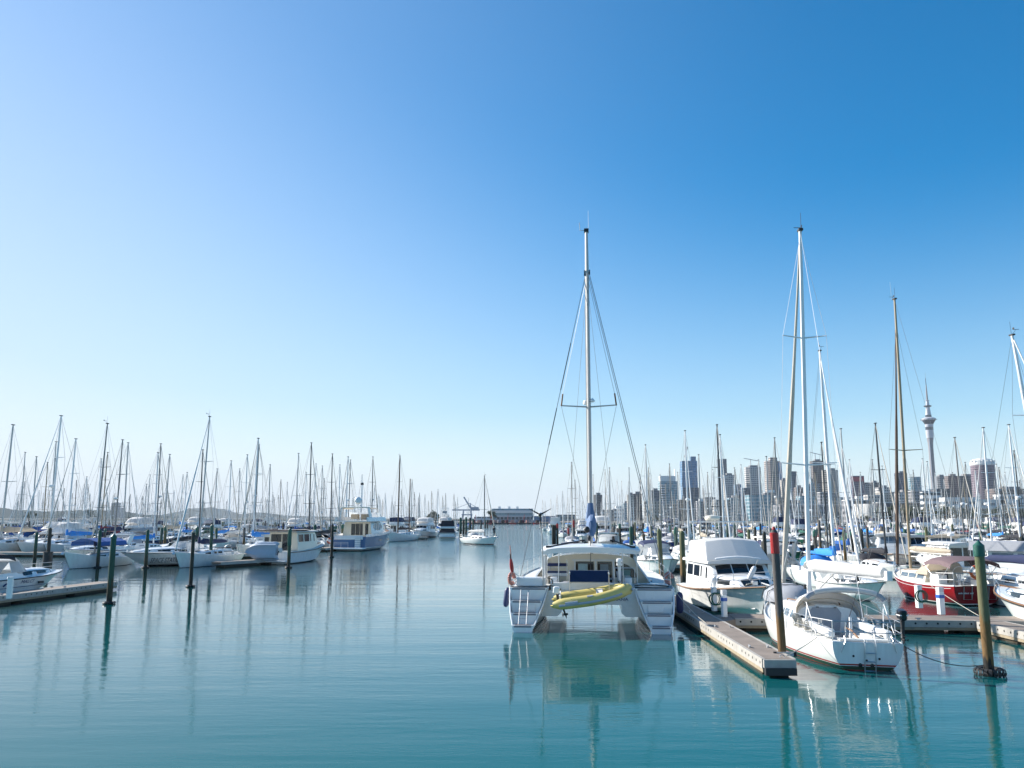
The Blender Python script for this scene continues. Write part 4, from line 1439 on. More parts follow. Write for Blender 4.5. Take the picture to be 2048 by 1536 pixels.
    pc.tube([(1.72, 1.5, 1.66), (2.0, 1.52, 1.7), (2.6, 1.55, 1.69), (3.1, 1.6, 1.64)], 0.025, M_BLACK, n=6)
    return K

catamaran().build(cat_o, CAT_R, "white catamaran moored stern-on with sugar-scoop steps and a bare tall mast", "catamaran").scale = (CAT_S,) * 3

# the inflatable dinghy slung athwart under the davits
def rib_dinghy():
    K = Kit("inflatable_dinghy")
    L, r = 3.12, 0.215
    W = 0.62
    def line(sg, n=12):
        pts = []
        for i in range(n + 1):
            t = i / n
            x = lerp(-L / 2, L / 2 - 0.25, t)
            w = W * (1 if t < 0.55 else math.cos((t - 0.55) / 0.45 * math.pi / 2) ** 0.55)
            pts.append(V((x, sg * w, 0.30 * max(0, t - 0.45) ** 1.4)))
        return pts
    tubes = K.part("tube")
    a, b = line(1), line(-1)
    path = a + b[::-1][1:]
    rs = [0.10, 0.19] + [r] * (len(path) - 4) + [0.19, 0.10]
    tubes.tube(path, rs, M_YELLOW, n=12)
    for q in (a, b):
        tubes.lathe([(0.02, -0.1), (0.1, 0.0)], M_YELLOW, c=q[0], n=8)
    rub = K.part("rubbing_strake")
    for sg, q in ((1, a), (-1, b)):
        pts = [p + V((0, sg * (r + 0.0), -0.02)) for p in q[1:-1]]
        rub.tube(pts, 0.055, M_GREYH, n=6, squash=0.9)
        rub.tube([p + V((0, sg * (r + 0.012), 0.02)) for p in q[2:5]], 0.07, M_GREYH, n=6, squash=1.2)
    rub.ball(path[len(a) - 1] + V((r - 0.02, 0, -0.02)), (0.06, 0.25, 0.06), M_GREYH, n=8, k=5)
    hull = K.part("hull")
    rings = []
    for i in range(11):
        t = i / 10
        x = lerp(-L / 2 + 0.25, L / 2 - 0.12, t)
        w = 0.6 * (1 if t < 0.5 else math.cos((t - 0.5) / 0.5 * math.pi / 2 * 0.96) ** 0.6)
        z = 0.33 * max(0, t - 0.4) ** 1.5
        d = 0.26 * (1 - 0.35 * t)
        rings.append([V((x, -w, z - 0.05)), V((x, -w * 0.85, z - 0.17)), V((x, 0, z - 0.05 - d)), V((x, w * 0.85, z - 0.17)), V((x, w, z - 0.05)), V((x, 0, z + 0.0))])
    hull.loft(rings, M_YELLOW, closed=True, caps=True, smooth=False)
    hull.box((-L / 2 + 0.3, 0, 0.05), (0.06, 1.0, 0.5), M_GEL)
    seat = K.part("thwart")
    seat.rbox((0.25, 0, 0.17), (0.26, 1.15, 0.05), M_WHITEC, r=0.02)
    hd = K.part("handle")
    for sg, q in ((1, a), (-1, b)):
        hd.box(q[6] + V((0, sg * 0.12, 0.19)), (0.22, 0.07, 0.03), M_GREYH, rx=-sg * 0.5)
    ob = K.part("outboard_motor")
    ob.rbox((-L / 2 + 0.19, -0.1, 0.45), (0.26, 0.24, 0.26), M_GEL, r=0.07, ry=0.25)
    ob.rbox((-L / 2 + 0.22, -0.1, 0.2), (0.14, 0.14, 0.3), M_BLACK, r=0.03)
    ob.tube([(-L / 2 + 0.26, -0.1, 0.1), (-L / 2 + 0.4, -0.1, -0.52)], [0.05, 0.035], M_BLACK, n=7)
    ob.tube([(-L / 2 + 0.33, -0.1, -0.5), (-L / 2 + 0.5, -0.1, -0.5)], 0.04, M_BLACK, n=7)
    ob.prism([(-L / 2 + 0.36, -0.11, -0.5), (-L / 2 + 0.46, -0.11, -0.5), (-L / 2 + 0.42, -0.11, -0.68)], (0, 0.02, 0), M_BLACK)
    ob.ring((-L / 2 + 0.3, -0.1, -0.5), 0.07, 0.02, M_BLACK, rot=(0, R(90), 0), n=9, k=4)
    return K

dg = rib_dinghy().build(cat_world(0.10, 0.15, 1.34), CAT_R, "yellow inflatable dinghy with grey stripe hanging across the catamaran's stern", "dinghy")
dg.scale = (CAT_S,) * 3
dg.rotation_euler = (R(6), -R(7.5), CAT_R)

def fender(name, loc, m, label, r=0.11, h=0.7, group=None, tilt=0.0):
    K = Kit(name)
    b = K.part("body")
    b.lathe([(0.02, 0.0), (r * 0.7, 0.04), (r, 0.14), (r, h - 0.14), (r * 0.7, h - 0.04), (0.03, h)], m, n=14)
    k = K.part("lanyard")
    k.tube([(0, 0, h - 0.01), (0, 0.02, h + 0.35)], 0.012, M_ROPE, n=4)
    o = K.build(loc, 0, label, "fender", group)
    o.rotation_euler = (0, tilt, 0)
    return o
fender("fender", cat_world(-3.47, 1.9, 0.75), M_FENDERN, "long navy fender hanging off the catamaran's open-water side", r=0.125, h=0.82, tilt=R(7))
fender("fender", cat_world(3.62, 3.0, 0.45), M_FENDERN, "dark navy fender squeezed between the catamaran and the pontoon", r=0.15, h=0.9)

K = Kit("danbuoy")
p = K.part("pole")
p.tube([(0, 0, 0.4), (-0.04, 0, 1.25), (-0.08, 0, 1.66)], [0.02, 0.02, 0.02], M_PINK, n=6)
p.tube([(-0.055, 0, 1.08), (-0.065, 0, 1.3)], 0.028, M_BLACK, n=6)
p = K.part("float")
p.tube([(0.03, 0, 0.5), (0.0, 0, 0.72), (-0.02, 0, 0.9), (-0.045, 0, 1.1)], [0.05, 0.085, 0.08, 0.045], M_RED, n=8)
K.build(cat_world(-3.2, 1.75, 1.62), CAT_R, "red marker buoy pole standing in a holder on the catamaran's quarter", "danbuoy")
def horseshoe(loc, rz, m, label):
    K = Kit("horseshoe_lifebuoy")
    b = K.part("cover")
    b.ring((0, 0, 0), 0.2, 0.085, m, rot=(R(90), 0, 0), n=14, k=8, part=0.82)
    s = K.part("strap")
    s.box((0, -0.09, -0.05), (0.36, 0.02, 0.05), M_WHITEC)
    o = K.build(loc, rz, label, "lifebuoy")
    return o
horseshoe(cat_world(-3.2, 1.72, 1.9), R(60), M_PINK, "faded pink horseshoe lifebuoy beside the red marker pole")
horseshoe(cat_world(3.16, 2.5, 1.9), R(-60), M_PINK, "faded pink horseshoe lifebuoy on the catamaran rail nearest the pontoon")

def outboard(loc, rz, body, label, s=1.0, long=0.75):
    K = Kit("outboard_motor")
    c = K.part("cowl")
    c.rbox((0, 0, 0.16), (0.24, 0.36, 0.3), body, r=0.09, rx=0.12)
    c.box((0, -0.02, 0.15), (0.245, 0.3, 0.03), M_GEL if body is not M_GEL else M_BLACK)
    l = K.part("leg")
    l.tube([(0, 0, 0.02), (0, 0.01, -long * 0.6), (0, 0.0, -long)], [0.075, 0.05, 0.045], M_BLACK if body is not M_GEL else M_GEL, n=8)
    l.tube([(0, -0.12, -long), (0, 0.1, -long)], [0.03, 0.05], M_BLACK, n=7)
    l.box((0, -0.03, -long + 0.1), (0.12, 0.26, 0.012), M_BLACK)
    l.prism([(-0.008, -0.02, -long), (-0.008, 0.1, -long), (-0.008, 0.04, -long - 0.14)], (0.016, 0, 0), M_BLACK)
    pr = K.part("propeller")
    for a in (0, 120, 240):
        d = V((math.cos(R(a)), 0, math.sin(R(a))))
        pr.prism([V((0, -0.13, -long)) + d * 0.02, V((0, -0.10, -long)) + d * 0.1 + V((d.z * 0.04, 0, -d.x * 0.04)), V((0, -0.15, -long)) + d * 0.1 - V((d.z * 0.04, 0, -d.x * 0.04))], (0, 0.012, 0), M_BLACK)
    t = K.part("tiller")
    t.tube([(0, 0.16, 0.06), (0.02, 0.55, 0.12)], 0.022, M_BLACK, n=6)
    o = K.build(loc, rz, label, "outboard motor")
    o.scale = (s, s, s)
    return o
outboard(cat_world(1.14, 1.55, 2.42), CAT_R, M_GEL, "white outboard motor clamped on the catamaran's stern rail", long=0.7)

# ------------------------------------------------------------------ the white yacht berthed stern-on at the near pontoon
ny_o = ground(1738, 1343)
ny_dir = V((11.25, 36.4, 0)) - V((ny_o.x, ny_o.y, 0))
NY_R = -math.atan2(ny_dir.x, ny_dir.y)
def ny_world(x, y, z):
    c, s = math.cos(NY_R), math.sin(NY_R)
    return V((ny_o.x + x * c - y * s, ny_o.y + x * s + y * c, z))

def near_yacht():
    K = Kit("yacht")
    L = ny_dir.length
    H = Hull(L, 3.45, fb=(0.80, 0.83, 1.42), keel=(-0.02, -0.5, -0.12), tw=0.60, tm=0.48, p=2.2, bow_over=0.9, stern_over=0.12, n=26, m=12, k1=0.40, k2=1.25)
    hull = K.part("hull")
    H.skin(hull, H_RACER)
    D = K.part("deck")
    H.deck(D, M_DECK, well=(0.55, 4.0, 0.74, 0.42), wm=M_GEL, n=24, camber=0.06)
    H.rail(D, M_GEL, 0.03, L * 0.985, r=0.028, n=16, dz=0.015)
    D.tube([H.edge(0.03, -1, 0.01, 0.02), H.edge(0.03, 1, 0.01, 0.02)], 0.03, M_GEL, n=6)
    tr = K.part("transom_gear")
    for x, z in ((-0.42, 0.42), (0.34, 0.36), (-0.22, 0.16), (0.13, 0.16), (-0.03, 0.3)):
        tr.lathe([(0.03, 0), (0.035 if z > 0.2 else 0.06, 0.006), (0.01, 0.03)], M_BLACK, c=(0, 0, 0), n=10)
        n = 3 * 10
        for k in range(len(tr.v) - n, len(tr.v)):
            vx, vy, vz = tr.v[k]
            tr.v[k] = (x + vx, lerp(0.0, 0.12, (0.8 - z) / 0.82) - vz - 0.004, z + vy)
    lad = K.part("stern_ladder")
    for x in (-0.10, 0.22):
        lad.tube([(x, 0.1, 1.05), (x, 0.02, 0.95), (x, -0.06, 0.78), (x, 0.0, 0.45), (x, 0.05, -0.05)], 0.016, M_STEEL, n=6)
    for z in (0.52, 0.27, 0.0):
        lad.tube([(-0.10, lerp(-0.03, 0.07, (0.6 - z) / 0.6), z), (0.22, lerp(-0.03, 0.07, (0.6 - z) / 0.6), z)], 0.014, M_STEEL, n=6)
    for sg, a in ((-1, (-0.66, 0.86, -0.80, 0.52)), (1, (0.72, 0.9, 0.82, 0.56))):
        lad.tube([(a[0], 0.08, a[1] + 0.12), (a[0], -0.04, a[1]), (a[2], -0.02, a[3])], 0.016, M_STEEL, n=5)
    cp = K.part("cockpit")
    for sg in (-1, 1):
        cp.rbox((sg * 0.86, 2.3, 0.98), (0.22, 3.3, 0.24), M_GEL, r=0.06)
        cp.rbox((sg * 0.58, 2.3, 0.62), (0.34, 3.3, 0.1), M_DECK, r=0.03)
        cp.lathe([(0.09, 0), (0.09, 0.05), (0.05, 0.07), (0.07, 0.17), (0.075, 0.2)], M_STEEL, c=(sg * 0.9, 1.7, 1.10), n=12)
        cp.lathe([(0.08, 0), (0.08, 0.05), (0.045, 0.07), (0.06, 0.15)], M_STEEL, c=(sg * 0.92, 3.0, 1.10), n=12)
        cp.box((sg * 0.78, 0.9, 0.93), (0.22, 0.14, 0.03), M_BLACK)
    cp.box((0, 0.35, 0.86), (1.5, 0.3, 0.05), M_DECK)
    cp.tube([(0.05, 0.7, 0.75), (0.0, 1.5, 1.0), (-0.03, 2.0, 1.02)], [0.035, 0.03, 0.022], M_TEAK, n=6)
    cp.tube([(0.15, 2.0, 0.5), (0.15, 2.02, 1.35)], 0.05, M_GEL, n=8)
    zc = 1.02
    S = Shell([(4.0, 1.12, 0.82, 0.62), (5.6, 1.15, 0.84, 0.58), (7.2, 0.98, 0.92, 0.46), (8.6, 0.68, 1.05, 0.26), (9.2, 0.5, 1.12, 0.05)], slope=0.35, round_=0.16)
    C = K.part("cabin")
    S.skin(C, M_GEL)
    for sg in (-1, 1):
        for a, b in ((4.15, 4.85), (5.0, 5.9), (6.05, 6.9)):
            W = K.part("window", C)
            S.window(W, M_GLASSB, a, b, 0.3, 0.72, sg, n=2, rake1=-0.1, rake0=0.05)
        hr = K.part("handrail", C)
        hr.tube([(sg * 0.62, 4.6, 1.5), (sg * 0.62, 4.7, 1.56), (sg * 0.58, 7.0, 1.46), (sg * 0.58, 7.05, 1.40)], 0.02, M_TEAK, n=5)
    wb = K.part("companionway_board", C)
    wb.prism([(-0.55, 3.97, 0.55), (0.38, 3.97, 0.55), (0.46, 3.97, 1.28), (0.34, 3.97, 1.44), (-0.5, 3.97, 1.44), (-0.6, 3.97, 1.3)], (0, -0.03, 0), M_GREYC)
    for x in (-0.35, 0.25):
        wb.lathe([(0.05, 0), (0.05, 0.02)], M_BLACK, c=(x, 3.9, 1.45), n=8)
    ins = K.part("instrument", C)
    ins.ball((0.78, 3.92, 1.02), (0.1, 0.03, 0.1), M_BLACK, n=10, k=6)
    ins.ball((-0.88, 3.92, 1.06), (0.1, 0.03, 0.1), M_BLACK, n=10, k=6)
    hat = K.part("hatch", C)
    hat.rbox((0, 6.9, 1.50), (0.6, 0.6, 0.06), M_GLASSB, r=0.05)
    hat.rbox((0, 4.55, 1.50), (0.75, 0.9, 0.05), M_GEL, r=0.05)
    # spray hood with clear front, and the rolled bimini on its hoop
    dodger(K, 3.75, 5.0, 1.16, 1.12, 0.82, M_WHITEC)
    hp = K.part("sprayhood_hoop")
    for y, hgt, w in ((3.7, 0.84, 1.14), (3.9, 0.6, 1.1)):
        pts = [V((-math.cos(math.pi * k / 12) * w, y, 0.95 + (hgt + 0.2) * math.sin(math.pi * k / 12) ** 0.55)) for k in range(13)]
        hp.tube(pts, 0.03 if y < 3.8 else 0.02, M_CREAMC, n=7)
    bi = K.part("rolled_bimini")
    pts = []
    for k in range(15):
        a = math.pi * k / 14
        pts.append(V((0.10 - math.cos(a) * 1.27, 2.35, 1.55 + 0.62 * math.sin(a) ** 0.42)))
    bi.tube(pts[1:-1], 0.085, M_GREYC, n=9)
    bi.tube([p + V((0, -0.02, 0.015)) for p in pts[3:-3]], 0.085, M_WHITEC, n=9)
    leg = K.part("bimini_frame")
    for sg in (-1, 1):
        leg.tube([(0.10 + sg * 1.22, 2.35, 1.62), (sg * 1.24, 2.2, 0.85)], 0.018, M_STEEL, n=6)
        leg.tube([(0.10 + sg * 1.24, 2.35, 1.75), (sg * 1.2, 1.1, 0.9)], 0.016, M_STEEL, n=6)
        leg.tube([(0.10 + sg * 1.0, 2.38, 2.02), (sg * 0.98, 3.6, 1.7)], 0.01, M_STEEL, n=5)
    # rig
    ym = 6.15
    Dm = ny_world(0, ym, 0).y
    zt = at(1602, 464, Dm).z
    zs1 = at(1606, 677, Dm).z
    zs2 = at(1610, 930, Dm).z
    f1, f2 = (zs1 - 1.45) / (zt - 1.45), (zs2 - 1.45) / (zt - 1.45)
    rig(K, H, ym, 1.45, zt, M_MASTW, r=0.085, spr=((f2, 1.0), (f1, 0.82)), rake=0.1, frac=0.985, furl=M_SAIL, furl_r=0.10, wire=0.007, wm=M_STEEL)
    wn2 = K.part("mast_winch")
    wn2.lathe([(0.06, 0), (0.06, 0.05), (0.04, 0.07), (0.05, 0.16)], M_BLACK, c=(-0.16, ym - 0.05, 1.9), n=10)
    wn2.box((0.14, ym, 3.4), (0.12, 0.14, 0.2), M_BLACK)
    boom = K.part("boom")
    a = V((0.0, ym - 0.14, 2.62))
    e = V((1.28, ym - 4.35, 2.60))
    boom.tube([a, e], 0.075, M_MASTW, n=8)
    boom.box(e + V((0.02, -0.06, 0.1)), (0.2, 0.14, 0.3), M_GEL, rz=R(16))
    boom.tube([a.lerp(e, 0.36), (0, ym - 0.18, 1.6)], 0.03, M_ALU, n=6)
    cov = K.part("sail_cover", boom)
    pts = [a.lerp(e, 0.0 + 0.97 * i / 12) + V((0, 0, 0.17)) for i in range(13)]
    cov.tube(pts, [0.13] + [0.20 - 0.004 * i + 0.006 * ((i * 5) % 3) for i in range(11)] + [0.15], M_WHITEC, n=12, squash=1.12)
    cov.tube([a + V((-0.03, 0.12, 0.15)), a + V((-0.05, 0.2, 0.22))], [0.2, 0.1], M_WHITEC, n=9)
    blk = K.part("mainsheet_block", boom)
    q = a.lerp(e, 0.62)
    blk.prism([q + V((-0.07, -0.22, -0.18)), q + V((0.07, -0.22, -0.18)), q + V((0.0, -0.22, 0.12))], (0, 0.03, 0), M_BLACK)
    blk.tube([a.lerp(e, 0.7), (0.1, 2.3, 1.0)], 0.012, M_ROPED, n=5)
    pulpit(K, H, M_STEEL, h=0.62, y_stern=1.3, y_bow=1.4, r=0.016)
    hang = K.part("coiled_line")
    for k, (x, y) in enumerate(((-1.28, 2.6), (-1.3, 3.0), (-1.24, 2.0))):
        for j in range(5):
            hang.ring((x, y, 0.92 + 0.05 * j), 0.09 + 0.012 * ((j * 3) % 4), 0.016, M_ROPE, rot=(R(12 * j), R(9 * j), 0), n=9, k=4)
    for j in range(7):
        hang.ring((-1.34 + 0.02 * j, 2.9, 1.2 - 0.03 * j), 0.13, 0.014, M_ROPE, rot=(R(70), R(10 * j), 0), n=9, k=4)
    # plastic-wrapped raft on the foredeck
    return K, H
K, NYH = near_yacht()
K.build((ny_o.x, ny_o.y, 0), NY_R, "white racing yacht with red and green waterline stripes, stern towards the viewer", "yacht").rotation_euler = (0, R(1.5), NY_R)
outboard(ny_world(1.02, -0.12, 1.50), NY_R, M_BLACKG, "black outboard motor clamped to the white racing yacht's stern rail", s=1.0, long=0.56)
K = Kit("upturned_tender")
b = K.part("cover")
b.lathe([(0.95, 0.0), (0.98, 0.12), (0.9, 0.35), (0.6, 0.56), (0.2, 0.66), (0.02, 0.67)], M_GREYC, sy=1.35, n=18)
s = K.part("lashing")
for y in (-0.4, 0.4):
    s.tube([(-0.99, y, 0.02), (-0.9, y, 0.38), (-0.4, y, 0.64), (0.4, y, 0.64), (0.9, y, 0.38), (0.99, y, 0.02)], 0.018, M_ROPED, n=5)
K.build(ny_world(-0.1, 8.6, 1.25), NY_R, "grey covered tender lashed upside down on the racing yacht's foredeck", "tender")

# ------------------------------------------------------------------ white flybridge launch, bow towards the viewer
mh_tip = V((11.3, 38.4, 0))
mh_dir = V((0.06, -0.998, 0)).normalized()
MH_L = 9.7
mh_o = mh_tip - mh_dir * MH_L
MH_R = math.atan2(-mh_dir.x, mh_dir.y)
def mh_extra(K, H):
    L = H.L
    w = K.part("anchor_winch")
    w.rbox((0.1, L - 1.5, H.sheer(0.9) + 0.12), (0.24, 0.3, 0.2), M_STEEL, r=0.05)
    for j in range(5):
        w.ring((0.2 + 0.05 * j, L - 1.9 + 0.1 * j, H.sheer(0.88) + 0.06), 0.13, 0.025, M_ROPE, rot=(R(8 * j), R(5 * j), 0), n=10, k=5)
    an = K.part("anchor")
    an.tube([(0, L - 0.8, H.sheer(1) + 0.06), (0, L + 0.22, H.sheer(1) + 0.02)], 0.035, M_STEEL, n=6)
    an.prism([(-0.2, L + 0.1, H.sheer(1) - 0.15), (0.2, L + 0.1, H.sheer(1) - 0.15), (0, L + 0.32, H.sheer(1) + 0.05)], (0, 0, 0.03), M_STEEL)
    g = K.part("radar_gantry")
    for x in (-1.35, 1.35):
        g.tube([(x, 3.0, 2.4), (x, 2.6, 4.3)], 0.03, M_GEL, n=6)
    g.tube([(-1.5, 2.6, 4.3), (1.5, 2.6, 4.3)], 0.035, M_GEL, n=6)
    rd = K.part("radome", g)
    rd.lathe([(0.03, 0), (0.36, 0.02), (0.4, 0.12), (0.36, 0.24), (0.06, 0.3)], M_CREAM, c=(0.3, 2.6, 4.36), n=16)
    wl_ = K.part("spray_chine")
    for sg in (-1, 1):
        wl_.tube([(sg * 0.2, L - 1.2, 0.45), (sg * 0.7, L - 2.6, 0.36), (sg * 1.3, L - 4.5, 0.28), (sg * 1.6, L - 7, 0.22)], 0.04, M_GEL, n=5)
K = launch("flybridge_launch", L=MH_L, B=3.7, hull=H_PLAIN, fb=(0.95, 1.10, 1.55), aft=0.16, hh=1.42, hw=0.44, fly=M_WHITEC, fs=0.62, clear=False, front_glass=True, mast=False, extra=mh_extra, pulp=0.36)
K.build((mh_o.x, mh_o.y, 0), MH_R, "white flybridge launch with dark windscreen, bow towards the viewer beside the pontoon", "motor launch")
fender("fender", V((10.95, 40.3, 1.66)), M_FENDERW, "white fender with a blue tip stowed on the flybridge launch's bow rail", r=0.12, h=0.72, tilt=R(28))

# ------------------------------------------------------------------ the red sloop beyond the cross walkway
rs_o = ground(1962, 1213)
rs_tip = V((23.55, 53.2, 0))
rs_dir = rs_tip - V((rs_o.x, rs_o.y, 0))
RS_R = -math.atan2(rs_dir.x, rs_dir.y)
def rs_world(x, y, z):
    c, s = math.cos(RS_R), math.sin(RS_R)
    return V((rs_o.x + x * c - y * s, rs_o.y + x * s + y * c, z))
def red_sloop():
    K = Kit("yacht")
    L = rs_dir.length
    H = Hull(L, 3.3, fb=(1.02, 0.98, 1.45), keel=(0.02, -0.5, -0.1), tw=0.82, tm=0.45, p=2.3, bow_over=1.2, stern_over=0.3, n=20, m=9)
    H.skin(K.part("hull"), H_RED)
    D = K.part("deck")
    H.deck(D, M_DECK, well=(0.7, 3.4, 0.8, 0.4), wm=M_GEL, n=18)
    H.rail(D, M_GEL, 0.03, L * 0.985, r=0.045, dz=0.02, n=14)
    st = K.part("cove_stripe")
    for sg in (-1, 1):
        pts = []
        for i in range(13):
            t = lerp(0.03, 0.97, i / 12)
            j = 3
            h = H.half(t)
            x, z, e = h[1]
            pts.append(V((sg * (x + 0.004), H.y(t, e), z)))
        st.tube(pts, 0.018, M_LETTERW, n=4)
    S = Shell([(3.4, 1.0, 0.95, 0.62), (5.2, 0.98, 0.98, 0.56), (6.6, 0.8, 1.05, 0.44), (7.5, 0.55, 1.12, 0.05)], slope=0.3)
    C = K.part("cabin")
    S.skin(C, M_CREAM)
    for sg in (-1, 1):
        for a, b in ((3.6, 4.3), (4.45, 5.2), (5.3, 6.2)):
            W = K.part("window", C)
            S.window(W, M_GLASSB, a, b, 0.3, 0.75, sg, n=2)
        C.tube([(sg * 0.6, 3.8, 1.62), (sg * 0.5, 6.4, 1.52)], 0.025, M_TEAK, n=5)
    cb = K.part("companionway", C)
    cb.box((0.05, 3.37, 1.25), (0.62, 0.04, 0.6), M_GLASS)
    hd = K.part("sprayhood")
    rings = []
    for y, hgt in ((3.0, 0.85), (3.6, 0.85), (4.3, 0.1)):
        rings.append([V((-math.cos(math.pi * k / 10) * 1.05, y, 1.4 + hgt * math.sin(math.pi * k / 10) ** 0.6)) for k in range(11)])
    hd.loft(rings, M_CREAMC, closed=False)
    wh = K.part("wheel")
    wh.tube([(0.1, 1.9, 0.6), (0.1, 1.9, 1.5)], 0.07, M_GEL, n=7)
    wh.ring((0.1, 1.8, 1.5), 0.42, 0.018, M_STEEL, rot=(R(90), 0, 0), n=14, k=5)
    bx = K.part("locker")
    bx.rbox((-0.65, 2.6, 1.22), (0.5, 0.9, 0.5), M_GEL, r=0.05)
    bx.rbox((0.75, 1.3, 1.28), (0.45, 0.6, 0.6), M_GEL, r=0.05)
    bi = K.part("bimini")
    rings = []
    for y, dz in ((0.3, -0.12), (1.2, 0.05), (2.3, 0.02), (2.9, -0.15)):
        rings.append([V((0.05 - math.cos(math.pi * k / 10) * 1.38, y, 2.02 + dz + 0.42 * math.sin(math.pi * k / 10) ** 0.6)) for k in range(11)])
    bi.loft(rings, M_MAUVE, closed=False)
    bi.loft([[p - V((0, 0, 0.015)) for p in r_] for r_ in rings], M_MAUVE, closed=False)
    bf = K.part("bimini_frame")
    for y in (0.35, 2.85):
        for sg in (-1, 1):
            bf.tube([(sg * 1.3, y, 2.05), (sg * 1.28, 1.6, 1.05)], 0.016, M_STEEL, n=5)
    ym = 6.55
    Dm = rs_world(0, ym, 0).y
    zt = at(1789, 602, Dm).z
    rig(K, H, ym, 1.5, zt, M_MASTG, r=0.088, spr=((0.43, 1.05),), rake=0.35, frac=0.9, furl=M_SAILB, furl_r=0.095, wire=0.009)
    xtra = K.part("whip_aerial")
    xtra.tube([(-0.2, ym - 0.35, zt), (-0.22, ym - 0.35, zt + 1.1)], 0.008, M_GEL, n=4)
    bo = K.part("boom")
    a, e = V((0, ym - 0.15, 2.55)), V((0.25, ym - 3.9, 2.5))
    bo.tube([a, e], 0.08, M_ALU, n=7)
    bo.tube([a - V((0, 0, 0.3)), e - V((0, 0, 0.25))], 0.04, M_ALU, n=6)
    cv = K.part("sail_cover", bo)
    cv.tube([a.lerp(e, i / 8) + V((0, 0, 0.17)) for i in range(9)], [0.1, 0.17, 0.17, 0.16, 0.17, 0.16, 0.16, 0.15, 0.08], M_CREAMC, n=9)
    pulpit(K, H, M_STEEL, h=0.66, y_stern=1.4, y_bow=1.6, r=0.016)
    ld = K.part("stern_ladder")
    for x0 in (-0.62, 0.72):
        pts = [(x0 - 0.22, -0.03, 1.0), (x0 - 0.22, 0.08, 0.35), (x0 + 0.22, 0.08, 0.35), (x0 + 0.22, -0.03, 1.0)]
        ld.tube(pts, 0.018, M_STEEL, n=5)
    nm = K.part("boat_name")
    for k, wd in enumerate((0.07, 0.06, 0.03, 0.07, 0.06, 0.03, 0.08, 0.06)):
        x = -1.1 + 0.105 * k
        nm.prism([(x, 0.075, 0.62), (x + wd, 0.075, 0.62), (x + wd + 0.015, 0.085, 0.68 + 0.02 * (k % 2)), (x + 0.015, 0.085, 0.68)], (0, 0.02, 0), M_LETTERW)
    return K, H
K, RSH = red_sloop()
K.build((rs_o.x, rs_o.y, 0), RS_R, "red-hulled sloop with a bronze furled sail, gold mast and mauve cockpit awning", "yacht")
lb = Mesh()
lb.ring((0, 0, 0), 0.28, 0.085, M_ORANGE, rot=(R(90), 0, 0), n=18, k=8, mats=[M_ORANGE, M_ORANGE, M_WHITEC])
o = lb.build("lifebuoy")
o.location = rs_world(-0.1, 0.02, 1.72)
o.rotation_euler = (0, 0, RS_R)
tag(o, "orange and white ring lifebuoy hung on the red sloop's stern rail", "lifebuoy")
o = Mesh(); o.ball((0, 0, 0), (0.2, 0.2, 0.2), M_ORANGE, n=14, k=9); o.tube([(0, 0, 0.17), (0, 0, 0.3)], 0.04, M_BLACK)
o = o.build("buoy"); o.location = rs_world(0.1, 4.9, 1.72)
tag(o, "round orange buoy lying on the red sloop's cabin top", "buoy")
# ------------------------------------------------------------------ pontoons
M_CONC = mat("weathered_concrete", (0.225, 0.185, 0.155), 0.85, vary=0.38, scale=1.6, bump=0.3, bscale=60)
M_CONCL = mat("pale_concrete_edge", (0.37, 0.345, 0.31), 0.8, vary=0.3, scale=4, bump=0.2, bscale=50)
M_FLOAT = mat("fouled_float", (0.045, 0.034, 0.02), 0.9, vary=0.5, scale=5, bump=0.6, bscale=30)
M_TIMBERW = mat("stained_waler", (0.30, 0.24, 0.16), 0.85, vary=0.35, scale=6, bump=0.3, bscale=40)
M_HOLE = mat("bolt_recess", (0.015, 0.014, 0.013), 0.9, vary=0.0)
M_GALV = mat("galvanised_steel", (0.42, 0.43, 0.44), 0.45, metal=0.7, vary=0.15, scale=10)

